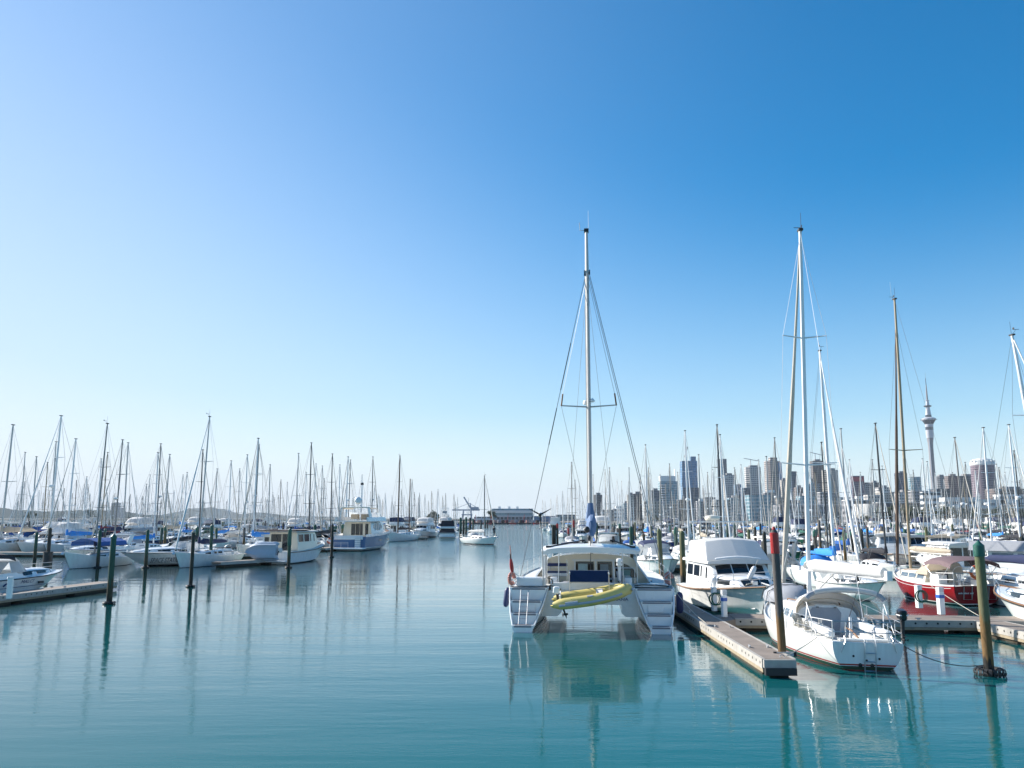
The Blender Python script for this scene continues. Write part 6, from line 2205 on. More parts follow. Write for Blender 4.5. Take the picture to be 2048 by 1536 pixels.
    bt.loft([[V((-2.0, y, 5.75)), V((-1.5, y, 5.98)), V((1.5, y, 5.98)), V((2.0, y, 5.75))] for y in (2.6, 7.2)], M_CREAMC, closed=False, smooth=False)
    for x in (-1.9, 1.9):
        bt.tube([(x, 7.1, 4.6), (x, 7.1, 5.8)], 0.03, M_STEEL)
    rd = K.part("radome", ar)
    rd.ball((0.3, 2.6, 6.95), (0.52, 0.52, 0.55), M_GEL, n=14, k=9)
    rd.tube([(0.3, 2.6, 6.0), (0.3, 2.6, 6.5)], 0.1, M_GEL)
    ant = K.part("aerial_mast")
    ant.tube([(0.9, 2.6, 6.0), (0.9, 2.5, 9.6)], 0.06, M_GEL)
    ant.box((0.9, 2.5, 9.3), (0.4, 0.1, 0.3), M_BLACK)
    pt = K.part("porthole")
    for sg in (-1, 1):
        for y in (6.0, 6.6, 7.2, 10.2, 10.8, 11.4):
            c = V((sg * (H.b(y / H.L) * 0.975 + 0.02), y, 1.35))
            pt.add([c + V((0, 0.16 * math.cos(a), 0.11 * math.sin(a))) for a in [math.pi * k / 5 for k in range(10)]], [tuple(range(10))], M_GLASS)
    pulpit(K, H, M_STEEL, stern=False, life=False, y_bow=6.5, h=0.8, r=0.025)
    return K
place(motor_yacht(), 697, 1102, AXL - 0.01, 0.0, "large blue-hulled motor yacht with white superstructure and cream flybridge, stern-on", "motor yacht")
pl = ground(640, 1104)
pontoon("finger_pontoon", pl, pl + V((math.sin(AXL), math.cos(AXL), 0)) * 14, 1.6, "pontoon between the cabin launch and the blue-hulled motor yacht", holes=False, detail=False)
o = Mesh(); o.ring((0, 0, 0), 0.3, 0.1, M_ORANGE, rot=(R(90), 0, 0), n=18, k=7, mats=[M_ORANGE, M_ORANGE, M_WHITEC])
o.tube([(0, 0.14, -0.9), (0, 0.14, 0.3)], 0.04, M_GEL)
o = o.build("lifebuoy"); o.location = pl + V((0.7, 2.5, 1.4)); tag(o, "orange ring lifebuoy on a post by the blue-hulled motor yacht", "lifebuoy")

K = yacht("ketch", L=15, B=4.1, hull=H_PLAIN, cover=M_BROWNC, hood=None, mast_m=M_MASTB, mast_h=at(787, 912, 172).z, fb=(1.2, 1.15, 1.9), ketch=(3.2, at(796, 955, 172).z, M_MASTB), furl=None, rake=0.3, tw=0.6, r=0.15, wire=0.018)
place(K, 781, 1083, AXL + math.pi + 0.1, 13.0, "white ketch with two dark timber masts, moored past the blue-hulled motor yacht", "ketch")
K = launch("flybridge_launch", L=13, B=4.4, hull=H_PLAIN, fly=M_WHITEC, hh=1.7, lo=True, fb=(1.2, 1.3, 1.9))
place(K, 832, 1076, AXL + math.pi + 0.05, 11.6, "white flybridge cruiser with dark bow shadow, left of the black-canopied cruiser", "motor cruiser")
def bc_extra(K, H):
    up = K.part("canopy_panel")
    up.loft([[V((-1.95, -0.06, 1.0)), V((1.95, -0.06, 1.0))], [V((-1.5, 1.0, 2.1)), V((1.5, 1.0, 2.1))]], M_BLACKC, closed=False, smooth=False)
    bnd = K.part("flybridge_band")
    bnd.rbox((0, 2.0, 2.35), (3.4, 2.8, 0.45), M_GEL, r=0.2)
    u2 = K.part("upper_canopy")
    u2.loft([[V((-1.6, 0.7, 2.6)), V((1.6, 0.7, 2.6)), V((1.6, 3.2, 2.6)), V((-1.6, 3.2, 2.6))], [V((-1.3, 1.2, 3.9)), V((1.3, 1.2, 3.9)), V((1.3, 3.0, 3.9)), V((-1.3, 3.0, 3.9))]], M_BLACKC, closed=True, caps=True, smooth=False)
    pl_ = K.part("stern_light")
    for x in (-1.8, 1.8):
        pl_.ball((x, -0.02, 0.85), (0.1, 0.05, 0.1), M_LETTERB, n=8, k=5)
K = cruiser("canopied_cruiser", L=12, B=4.3, hull=H_PLAIN, arch=False, top=False, canvas=M_BLACKC, fb=(1.15, 1.3, 1.7), extra=bc_extra)
place(K, 894, 1076, -R(1), 0.2, "white cruiser with two-tier black canopy, stern-on at the fairway's edge", "motor cruiser")
K = launch("sportfisher", L=13, B=4.4, hull=H_PLAIN, fly=M_WHITEC, hh=1.7, lo=True, fb=(1.3, 1.4, 2.1))
q = K.part("tuna_tower")
for x in (-0.9, 0.9):
    q.tube([(x * 1.4, 4.5, 3.2), (x, 4.2, 7.5)], 0.05, M_GEL); q.tube([(x * 1.4, 6.0, 3.2), (x, 5.4, 7.5)], 0.05, M_GEL)
for z in (5.6, 7.4):
    q.rbox((0, 4.8, z), (2.0, 1.5, 0.12), M_GEL, r=0.1)
q.box((0.0, 5.2, 6.2), (1.2, 0.5, 0.6), M_GREYC)
place(K, 880, 1068, AXL + math.pi, 11, "white sportfisher with a tall pipe tower behind the black-canopied cruiser", "motor cruiser")

# ------------------------------------------------------------------ sloop under way with a figure on the foredeck
SL_H = math.pi - 0.66
K = yacht("yacht", L=9.6, B=3.0, hull=hull_mat("hull_white_red_bottom", [(-1, ANTIR), (0.10, WHITE)]), cover=M_WHITEC, hood=M_WHITEC, mast_m=M_ALUD, mast_h=at(966, 950, 146).z, fb=(0.95, 0.9, 1.35), furl=M_SAIL, cabin=(0.33, 0.75, 0.55), r=0.1, wire=0.015, spr=((0.44, 1.0),), rake=0.1)
sl = place(K, 957, 1088, SL_H, 4.3, "small white sloop motoring down the fairway with a person on its bow", "yacht")
smx = Matrix.Translation(sl.location) @ Matrix.Rotation(sl.rotation_euler.z, 4, 'Z')

M_SKIN = mat("skin", (0.42, 0.26, 0.18), 0.6, vary=0.08)
M_HAIR = mat("brown_hair", (0.06, 0.04, 0.03), 0.8, vary=0.2, scale=30)
M_TOP = mat("dark_navy_jacket", (0.015, 0.018, 0.03), 0.85, vary=0.2, scale=12)
M_JEAN = mat("dark_trousers", (0.018, 0.02, 0.028), 0.85, vary=0.2, scale=12)
def figure(loc, rz, label):
    """one continuous skinned body, clothes by height and limb"""
    joints = {"pelvis": ((0, 0, 0.95), 0.15), "waist": ((0, 0, 1.12), 0.135), "chest": ((0, 0.01, 1.32), 0.155), "neck": ((0, 0.01, 1.49), 0.06), "head0": ((0, 0.03, 1.58), 0.085), "head": ((0, 0.03, 1.68), 0.095), "crown": ((0, 0.02, 1.75), 0.06)}
    edges = [("pelvis", "waist"), ("waist", "chest"), ("chest", "neck"), ("neck", "head0"), ("head0", "head"), ("head", "crown")]
    for s, sg in (("l", -1), ("r", 1)):
        joints.update({"sho" + s: ((sg * 0.19, 0, 1.42), 0.07), "elb" + s: ((sg * 0.26, 0.03 if sg < 0 else 0.10, 1.15), 0.048), "wri" + s: ((sg * 0.22, 0.16 if sg < 0 else 0.33, 0.95 if sg < 0 else 1.08), 0.033), "palm" + s: ((sg * 0.21, 0.20 if sg < 0 else 0.40, 0.89 if sg < 0 else 1.07), 0.036),
                       "hip" + s: ((sg * 0.10, 0, 0.88), 0.095), "kne" + s: ((sg * 0.11, 0.04, 0.48), 0.062), "ank" + s: ((sg * 0.11, -0.01 + 0.05 * sg, 0.09), 0.042), "toe" + s: ((sg * 0.12, 0.15 + 0.05 * sg, 0.035), 0.038)})
        edges += [("chest", "sho" + s), ("sho" + s, "elb" + s), ("elb" + s, "wri" + s), ("wri" + s, "palm" + s), ("pelvis", "hip" + s), ("hip" + s, "kne" + s), ("kne" + s, "ank" + s), ("ank" + s, "toe" + s)]
        b0 = V(joints["palm" + s][0])
        for k in range(5):
            n0, n1 = "f%d%s" % (k, s), "g%d%s" % (k, s)
            off = V(((k - 1.5) * 0.018, 0.05, -0.03)) if k < 4 else V((-sg * 0.04, 0.01, -0.01))
            joints[n0] = (tuple(b0 + off), 0.009)
            joints[n1] = (tuple(b0 + off * 1.0 + (V((0, 0.015, -0.045 + 0.004 * k)) if k < 4 else V((-sg * 0.015, 0.03, -0.02)))), 0.008)
            edges += [("palm" + s, n0), (n0, n1)]
    names = list(joints)
    me = bpy.data.meshes.new("body")
    me.from_pydata([joints[n][0] for n in names], [(names.index(a), names.index(b)) for a, b in edges], [])
    o = bpy.data.objects.new("body_src", me)
    COL.objects.link(o)
    o.modifiers.new("skin", 'SKIN')
    for i, n in enumerate(names):
        me.skin_vertices[0].data[i].radius = (joints[n][1],) * 2
    me.skin_vertices[0].data[names.index("pelvis")].use_root = True
    sb = o.modifiers.new("sub", 'SUBSURF')
    sb.levels = sb.render_levels = 2
    dg_ = bpy.context.evaluated_depsgraph_get()
    m2 = bpy.data.meshes.new_from_object(o.evaluated_get(dg_))
    bpy.data.objects.remove(o)
    m2.materials.clear()
    for m in (M_SKIN, M_TOP, M_JEAN, M_BLACK):
        m2.materials.append(m)
    for p in m2.polygons:
        c = p.center
        p.use_smooth = True
        hand = (abs(c.x) > 0.13 and c.y > 0.17 and 0.75 < c.z < 1.15)
        p.material_index = 0 if c.z > 1.47 or hand else 1 if c.z > 0.93 or abs(c.x) > 0.2 and c.z > 0.8 else 2 if c.z > 0.09 else 3
    b = bpy.data.objects.new("person", m2)
    COL.objects.link(b)
    b.location, b.rotation_euler = loc, (0, 0, rz)
    hr = Mesh()
    hr.ball((0, 0.0, 1.715), (0.105, 0.115, 0.10), M_HAIR, n=12, k=7)
    hr.build("hair", b)
    fc = Mesh()
    fc.prism([(-0.013, 0.115, 1.63), (0.013, 0.115, 1.63), (0, 0.118, 1.68)], (0, 0.02, -0.004), M_SKIN)
    fc.build("nose", b)
    for x in (-0.034, 0.034):
        ey = Mesh(); ey.ball((x, 0.118, 1.685), (0.014, 0.008, 0.009), M_LETTER, n=8, k=5); ey.build("eye", b)
        er = Mesh(); er.ball((x * 2.85, 0.03, 1.66), (0.014, 0.022, 0.032), M_SKIN, n=8, k=5); er.build("ear", b)
    mo = Mesh(); mo.ball((0, 0.112, 1.605), (0.026, 0.008, 0.006), M_RED, n=8, k=5); mo.build("mouth", b)
    tag(b, label, "person")
figure(smx @ V((0.1, 9.0, 1.36)), sl.rotation_euler.z + R(120), "person in dark clothes standing on the bow of the moving sloop")
# ------------------------------------------------------------------ boats one can name beyond the cross walkway on the right
K = cruiser("cuddy_cruiser", L=7.6, B=2.7, hull=H_PLAIN, canvas=M_NAVY, arch=False, fb=(1.0, 1.1, 1.4))
place(K, 1336, 1152, math.pi + AXR - 0.12, 6.3, "small white cuddy boat with a navy canopy behind the leaning mossy pile", "motor cruiser")
K = yacht("yacht", L=10.5, B=3.2, hull=H_PLAIN, cover=M_AZURE, hood=M_AZURE, mast_m=M_MASTW, mast_h=at(1638, 716, 60).z, fb=(0.95, 0.95, 1.4), furl=M_SAILW, rake=0.5, frac=0.97, r=0.11, spr=((0.47, 1.0),))
yb = ground(1727, 1196)
K.build((21.1, 63.5, 0), math.pi - AXR + 0.08, "white yacht with a bright blue sail cover bundled round its boom, bow-on", "yacht")
K = launch("houseboat_launch", L=10, B=3.8, hull=H_PLAIN, roof=M_WHITEC, glass=M_GLASSB, fb=(1.1, 1.1, 1.5), hh=2.0, mast=False, trunk=False, aft=0.2)
place(K, 1790, 1140, math.pi + AXR + 0.35, 8.6, "white high-sided launch with big blue-grey windows behind the bronze furled sail", "motor launch")
K = launch("pilothouse_launch", L=10.5, B=3.4, hull=H_PLAIN, roof=M_CREAMC, glass=M_GLASSB, fb=(1.2, 1.2, 1.8), hh=1.9, mast=True)
place(K, 1885, 1146, math.pi + AXR + 0.55, 7.5, "white pilothouse launch with cream roof behind the red sloop's mauve awning", "motor launch")
K = Kit("covered_dinghy")
b_ = K.part("hull")
b_.lathe([(0.1, 0.0), (0.62, 0.12), (0.75, 0.45), (0.76, 0.5)], M_GREYC, sy=1.9, n=18)
c_ = K.part("cover")
c_.lathe([(0.79, 0.46), (0.77, 0.53), (0.45, 0.78), (0.05, 0.86)], M_GREYC, sy=1.9, n=18)
g_ = ground(1832, 1118, 0.5); K.build((g_.x, g_.y, 0.55), 0.3, "grey covered dinghy on the pontoon below the tan boom of the red sloop", "dinghy")
K = launch("motor_launch", L=11, B=3.7, hull=H_PLAIN, roof=M_GREYC, glass=M_GLASSB, fb=(1.2, 1.25, 1.8), hh=1.5, mast=False)
q = K.part("grey_canopy")
q.loft([[V((-1.6, y, 2.5)), V((-1.4, y, 3.05)), V((1.4, y, 3.05)), V((1.6, y, 2.5))] for y in (0.6, 4.6)], M_GREYC, closed=False, smooth=False)
for x_ in (-1.55, 1.55):
    q.tube([(x_, 0.7, 1.2), (x_, 0.7, 2.6)], 0.03, M_STEEL)
K.build((29.6, 56.0, 0), -AXR + math.pi + 0.75, "white launch with a grey canopy at the right edge behind the red sloop", "motor launch")
K = yacht("yacht", L=11, B=3.4, hull=hull_mat("hull_white_teak", [(-1, ANTIK), (0.08, WHITE)]), cover=M_NAVY, hood=None, mast_m=M_MASTW, mast_h=at(2024, 664, 43).z, furl=M_SAILW, fb=(1.1, 1.1, 1.55), rake=0.9, tw=0.7, r=0.1)
hd_ = math.pi + AXR - 0.16
mb_ = at(2116, 1130, 43.0)
o = K.build((mb_.x - math.sin(hd_) * 6.8, mb_.y - math.cos(hd_) * 6.8, 0), -hd_, "white yacht bow-on at the right edge with a raked white mast", "yacht")
o.rotation_euler = (0, R(2.6), -hd_)
K = launch("flybridge_launch", L=13.5, B=4.4, hull=H_PLAIN, fly=M_WHITEC, hh=1.9, fb=(1.3, 1.4, 2.1), lo=False)
q = K.part("spare_wheel_cover"); q.lathe([(0.35, 0), (0.4, 0.05), (0.1, 0.08)], M_BLACK, c=(0.4, 8.6, 3.3), n=12)
place(K, 1208, 1085, math.pi + AXR, 12, "large white flybridge launch seen just right of the catamaran's mast", "motor launch")
K = cruiser("sports_cruiser", L=9, B=3.1, hull=H_NAVY, canvas=M_NAVY)
place(K, 1218, 1112, AXR, 0.2, "cruiser with a gridded navy canopy showing over the catamaran's roof", "motor cruiser")
K = launch("barge_bow_launch", L=8, B=2.9, hull=H_GREEN, roof=M_WHITEC, fb=(1.3, 1.4, 1.6), hh=1.4, mast=False, lo=True)
q = K.part("vent_slot")
for x_ in (-0.25, 0, 0.25):
    q.box((x_, 7.1 - abs(x_) * 0.6, 1.15), (0.07, 0.5, 0.4), M_LETTER)
place(K, 1594, 1137, math.pi + AXR - 0.2, 7.1, "white blunt-bowed boat between the furled genoa and the racing yacht's mast", "motor launch")
K = cruiser("cuddy_cruiser", L=8, B=3.0, hull=H_PLAIN, canvas=M_WHITEC, fb=(1.2, 1.2, 1.6), top=True, arch=False)
K.build((19.0, 52.0, 0), math.pi - AXR + 0.2, "white covered cuddy boat beyond the racing yacht's white boom", "motor cruiser").scale = (0.72,) * 3
K = cruiser("motor_boat", L=9, B=2.9, hull=H_PLAIN, arch=False, top=False, fb=(1.0, 1.1, 1.5))
q = K.part("teak_strake")
HH_ = Hull(9, 2.9, fb=(1.0, 1.1, 1.5), tw=0.9, tm=0.45, p=2.6, bow_over=9 * 0.17, kind='chine')
HH_.rail(q, M_TEAK, 0.1, 8.95, r=0.035, dz=0.02, inset=0.0, n=14)
place(K, 2036, 1247, AXR, 7.5, "white bow with a teak strake poking in at the right edge, near the finger pontoon", "motor boat")
# ------------------------------------------------------------------ the rest of the marina, boat by boat
def cover_name(m):
    return {M_NAVY.name: "navy", M_ROYAL.name: "royal blue", M_AZURE.name: "bright blue", M_MAROON.name: "maroon", M_GREYC.name: "grey", M_WHITEC.name: "white", M_CREAMC.name: "cream", M_TEALC.name: "green", M_STEELBLUE.name: "faded blue", M_BROWNC.name: "brown", M_BLACKC.name: "black"}.get(m.name, "plain")
YV = [dict(cover=M_NAVY, hood=M_NAVY, hull=H_BLUEB, mast_m=M_ALU, furl=M_SAILW),
      dict(cover=M_AZURE, hood=None, hull=H_PLAIN, mast_m=M_MASTW, furl=M_SAIL, L=9.2, B=2.9, mast_h=12.2),
      dict(cover=M_WHITEC, hood=M_WHITEC, hull=H_REDB, mast_m=M_MASTW, furl=M_SAILW, L=11.2, B=3.4, radar=True),
      dict(cover=M_MAROON, hood=M_MAROON, hull=H_CREAM, mast_m=M_MASTG, furl=None, L=9.6),
      dict(cover=M_ROYAL, hood=M_ROYAL, hull=H_BLUEB, mast_m=M_ALU, furl=M_SAILW, spr=((0.48, 0.9),), frac=0.86),
      dict(cover=M_GREYC, hood=M_GREYC, hull=H_NAVY, mast_m=M_ALUD, furl=M_SAIL, L=11.5, B=3.5, radar=True),
      dict(cover=M_CREAMC, hood=None, hull=H_PLAIN, mast_m=M_ALU, furl=None, L=8.6, B=2.8, mast_h=11.6, spr=((0.5, 0.8),)),
      dict(cover=M_TEALC, hood=M_TEALC, hull=H_GREEN, mast_m=M_MASTW, furl=M_SAILW),
      dict(cover=M_BLACKC, hood=M_BLACKC, hull=H_BLACKB, mast_m=M_BLACKMAST, furl=M_SAIL, L=12, B=3.6)]
MV = [("cruiser", dict(canvas=M_NAVY, hull=H_BLUEB), "white sports cruiser with navy top"),
      ("launch", dict(hull=H_PLAIN), "white cabin launch"),
      ("launch", dict(hull=H_PLAIN, fly=M_WHITEC, L=12, B=3.9), "white flybridge launch"),
      ("cruiser", dict(canvas=M_WHITEC, hull=H_PLAIN, L=10), "white cruiser with white top"),
      ("launch", dict(hull=H_NAVY, roof=M_GREYC, L=9), "navy-hulled cabin launch"),
      ("cruiser", dict(canvas=M_AZURE, hull=H_PLAIN, arch=False, L=8), "small white cruiser with bright blue canopy"),
      ("launch", dict(hull=H_PLAIN, fly=M_NAVY, L=12.5, B=4.0), "flybridge launch with navy canopy")]
TPL = {}
def template(kind, i, far):
    """one of each kind is built; every later one is a copy"""
    if (kind, i, far) in TPL:
        return copy_tree(TPL[(kind, i, far)])
    if kind == "yacht":
        a = dict(YV[i]); a.setdefault("mast_h", 13.0)
        K = yacht("yacht", lo=True, wire=0.016 if far else 0.011, r=0.085, **a)
    else:
        f, a, _ = MV[i]
        K = (cruiser if f == "cruiser" else launch)("motor_boat", lo=True, **a)
    TPL[(kind, i, far)] = o = K.build(merge=far)
    return o
def mast_h(i):
    return YV[i].get("mast_h", 13.0)

# landmarks on the skyline and along the front row, by the bearing they are seen on
MARKS = [(15, "the flybridge launch at the left edge"), (95, "the black-sleeved pile"), (200, "the royal blue boom tent"), (300, "the SPACE STATION hull"), (395, "the white yacht with navy cover"), (470, "the short dark pontoon"), (555, "the cabin launch with the dinghy"), (710, "the blue-hulled motor yacht"), (790, "the timber-masted ketch"), (890, "the black-canopied cruiser"),
         (1110, "the red-topped fairway piles"), (1185, "the catamaran mast"), (1265, "the brown striped tower block"), (1335, "the white-shouldered tower"), (1382, "the tall blue glass tower"), (1445, "the slim blue tower"), (1508, "the grid-faced tower"), (1556, "the red-topped pile"), (1605, "the racing yacht's white mast"), (1665, "the bright blue sail cover"), (1716, "the mauve slab tower"), (1790, "the bronze furled sail"), (1862, "the spired sky tower"), (1925, "the twin brown blocks"), (1974, "the white-topped round tower"), (2035, "the right edge buildings")]
def where(px):
    m = min(MARKS, key=lambda q: abs(q[0] - px))
    d = px - m[0]
    return ("in line with " if abs(d) < 9 else "just left of " if -26 < d < 0 else "just right of " if 0 < d < 26 else "left of " if d < 0 else "right of ") + m[1]
ROWN = ["front", "second", "third", "fourth", "fifth", "sixth", "seventh", "eighth", "ninth", "tenth", "eleventh", "twelfth", "rearmost", "rearmost", "rearmost", "rearmost"]
def screen_x(p):
    return 1024 + FPX * p.x / (p.y * math.cos(PITCH) + (p.z - CAM_H) * math.sin(PITCH))

SEEN_LABEL = {}
REST, REST_M = {}, {"left": Mesh(), "right": Mesh()}
def berth(kind, i, p, rz, s, row, side, roll=0.0):
    far = p.y > 118
    if kind == "yacht" and p.y > 262 or kind == "motor" and p.y > 330:
        t_ = REST.setdefault((kind, i), None)
        if t_ is None:
            a = dict(YV[i]) if kind == "yacht" else MV[i][1]
            if kind == "yacht":
                a.setdefault("mast_h", 13.0)
                k_ = yacht("yacht", lo=True, wire=0.02, r=0.085, **a)
            else:
                k_ = (cruiser if MV[i][0] == "cruiser" else launch)("motor_boat", lo=True, **a)
            t_ = Mesh()
            for q in k_.parts:
                t_.join(q[1])
            REST[(kind, i)] = t_
        REST_M[side].join(t_, Matrix.Translation((p.x, p.y, 0)) @ Matrix.Rotation(rz, 4, 'Z') @ Matrix.Rotation(roll, 4, 'Y') @ Matrix.Scale(s, 4))
        return None
    o = template(kind, i, far)
    o.location = (p.x, p.y, 0)
    o.rotation_euler = (0, roll, rz)
    o.scale = (s, s, s)
    px = screen_x(p + V((0, 0, 1)))
    if kind == "yacht":
        v = YV[i]
        size = "tall" if mast_h(i) * s > 14.3 else "short" if mast_h(i) * s < 11.2 else "medium"
        base = "%s-masted yacht, %s sail cover" % (size, cover_name(v["cover"]))
        grp = "yachts berthed on the " + side
        cat = "yacht"
    else:
        base = MV[i][2]
        grp = "motor boats berthed on the " + side
        cat = "motor boat"
    lb_ = "%s, %s row, %s" % (base, ROWN[min(row, 15)], where(px))
    w = lb_.split()
    SEEN_LABEL.setdefault(lb_, []).append((px, o))
    tag(o, " ".join(w[:16]), cat, grp)
    return o

rnd = random.Random(11)
# mast heads that stand out in the photograph (column, row)
TALL_L = [(25, 850), (74, 914), (122, 832), (113, 884), (151, 878), (245, 880), (257, 886), (317, 906), (322, 888), (339, 909), (463, 922), (406, 900), (516, 877), (518, 890), (495, 910), (597, 907), (623, 886), (645, 932), (665, 908), (696, 914), (701, 920), (746, 914), (541, 930), (434, 938), (51, 905), (96, 925), (203, 918), (215, 905), (300, 950), (374, 945), (366, 950), (480, 938), (562, 960), (575, 965), (613, 945), (632, 928), (680, 930), (724, 950), (824, 960), (850, 990), (829, 985), (908, 988), (915, 995)]
TALL_R = [(1143, 925), (1150, 960), (1210, 940), (1219, 936), (1258, 936), (1291, 890), (1297, 936), (1339, 928), (1370, 862), (1397, 910), (1434, 850), (1440, 870), (1482, 930), (1517, 920), (1549, 876), (1574, 930), (1643, 885), (1682, 858), (1699, 920), (1744, 920), (1792, 930), (1845, 918), (1760, 945), (1905, 945), (1930, 925), (1966, 856), (2028, 902), (1998, 935), (1470, 940), (1415, 945), (1355, 945), (1280, 950), (1593, 945), (1660, 930), (1720, 945), (1822, 950), (1870, 945), (1950, 940), (2010, 945), (1234, 960), (1186, 950), (1320, 950), (1630, 945), (1500, 945)]

slots = []
def add_rows(walks, ax, lim, side, pitch_m=4.3):
    for k, D in enumerate(walks):
        for half in (-1, 1):
            if half == -1 and side == "left" and k == 0:
                continue
            y = D + half * 7.2
            x0, x1 = lim(y)
            x = x0 + rnd.uniform(0, 1.5)
            while x < x1:
                slots.append([x, y - (x - (0)) * math.tan(ax), 2 * k + (half > 0), side, half, ax])
                x += pitch_m * rnd.uniform(0.92, 1.15) + (1.2 if rnd.random() < 0.33 else 0)
LW = [94, 138, 182, 226, 270, 316, 362]
RW = [77, 122, 167, 212, 258, 304, 350]
add_rows(LW, AXL, lambda y: (-0.63 * y, (-24 if y < 110 else -27 if y < 180 else -18)), "left")
add_rows(RW, AXR, lambda y: (9.0 if y < 150 else 12, 0.64 * y), "right")
used = set()
plan = {}
BUSY = [(1190, 1230, 60, 150), (1290, 1360, 50, 90)]
for tops, side in ((TALL_L, "left"), (TALL_R, "right")):
    for (px, py) in tops:
        best = None
        for n, s_ in enumerate(slots):
            if n in used or s_[3] != side or s_[1] < (84 if side == "left" else 66):
                continue
            q = at(px, py, s_[1])
            if not 9.5 < q.z < 17.8:
                continue
            err = abs(q.x - s_[0]) + 0.35 * abs(q.z - 13)
            if abs(q.x - s_[0]) < 4.0 and (best is None or err < best[0]):
                best = (err, n, q)
        if best:
            used.add(best[1])
            plan[best[1]] = best[2]
n_y = n_m = 0
for n, (x, y, row, side, half, ax) in enumerate(slots):
    out = half * -1 if rnd.random() < 0.75 else half          # bows mostly in to the walkway
    heading = ax if out < 0 else ax + math.pi
    heading = (ax + math.pi) if (half > 0) == (rnd.random() < 0.8) else ax
    if n in plan:
        q = plan[n]
        i = rnd.randrange(len(YV))
        s = q.z / mast_h(i)
        # the mast stands about 0.6 L forward of the stern
        h = V((math.sin(heading), math.cos(heading), 0))
        L = YV[i].get("L", 10.0) * s
        p = V((q.x, y, 0)) - h * (L * 0.6)
        berth("yacht", i, p, -heading, s, row, side)
        n_y += 1
        continue
    near = y < 100
    if near and side == "right" and (x < 13.5 or 0.34 * y < x < 0.37 * y):
        continue
    r_ = rnd.random()
    if r_ < 0.16:
        continue
    h = V((math.sin(heading), math.cos(heading), 0))
    if r_ < 0.66:
        i = rnd.randrange(len(YV))
        s = rnd.uniform(0.80, 1.02)
        L = YV[i].get("L", 10.0) * s
        p = V((x, y, 0)) - h * L * 0.5
        berth("yacht", i, p, -heading, s, row, side, roll=R(rnd.gauss(0, 0.5)))
        n_y += 1
    else:
        i = rnd.randrange(len(MV))
        if y < 112 and i in (2, 6):
            i = rnd.choice((0, 1, 3, 4))
        s = rnd.uniform(0.85, 1.1)
        L = MV[i][1].get("L", 9.0 if MV[i][0] == "cruiser" else 10.0) * s
        p = V((x, y, 0)) - h * L * 0.5
        berth("motor", i, p, -heading, s, row, side)
        n_m += 1
REST_M["left"].join(REST_M["right"])
o = REST_M["left"].build("far_boats")
o["kind"] = "stuff"
tag(o, "massed hulls and masts of the farthest rows", "boats")
# where two neighbours would still read the same, say which is the more leftward or rightward
for lb_, os in SEEN_LABEL.items():
    if len(os) < 2:
        continue
    os.sort(key=lambda q: q[0])
    words = ["leftmost", "rightmost"] if len(os) == 2 else ["leftmost"] + ["middle"] * (len(os) - 2) + ["rightmost"]
    for (px, o), w in zip(os, words):
        l = (w + " " + lb_).split()
        o["label"] = " ".join(l[:16])

# walkways and piles of the far rows
for side, walks, ax in (("left", LW, AXL), ("right", RW, AXR)):
    for k, D in enumerate(walks):
        y = D
        if side == "left":
            a, b = V((-0.66 * D, 0, 0)), V((-24 if D < 110 else -27 if D < 180 else -18, 0, 0))
        else:
            a, b = V((10.5 if D < 150 else 13, 0, 0)), V((0.68 * D, 0, 0))
        a.y, b.y = D - a.x * math.tan(ax), D - b.x * math.tan(ax)
        pontoon("walkway_pontoon", a, b, 2.2, "%s main walkway pontoon back on the %s, between two rows of boats" % (ROWN[k], side), holes=False, detail=False, group=None)
PT = {}
def far_pile(loc, h, m, cap, label):
    key = (m.name, cap)
    if key in PT:
        o = PT[key].copy()
        COL.objects.link(o)
    else:
        K = pile((0, 0, 0), 3.4, 0.2, m, "", low=True, cap=M_CAPG if cap else None, cap_h=0.5, n=9)
        o = PT[key] = K.build(merge=True)
    o.location = loc
    o.scale = (1, 1, h / 3.4)
    tag(o, label, "mooring pile", "far mooring piles")
np_ = 0
for n, (x, y, row, side, half, ax) in enumerate(slots):
    if y > 330 or rnd.random() < (0.45 if y < 200 else 0.62):
        continue
    m = [P_GREEN, P_BROWN, P_DARK, P_DGREEN][rnd.randrange(4)]
    yy = y + half * 6.6
    cap = rnd.random() < 0.25
    px = screen_x(V((x + 2.2, yy, 2)))
    far_pile((x + 2.2, yy, 0), rnd.uniform(2.7, 3.6), m, cap, "%s%s pile, %s row, %s" % ({P_GREEN: "mossy", P_BROWN: "brown", P_DARK: "dark", P_DGREEN: "green"}[m], " green-capped" if cap else "", ROWN[min(row, 15)], where(px)))
    np_ += 1
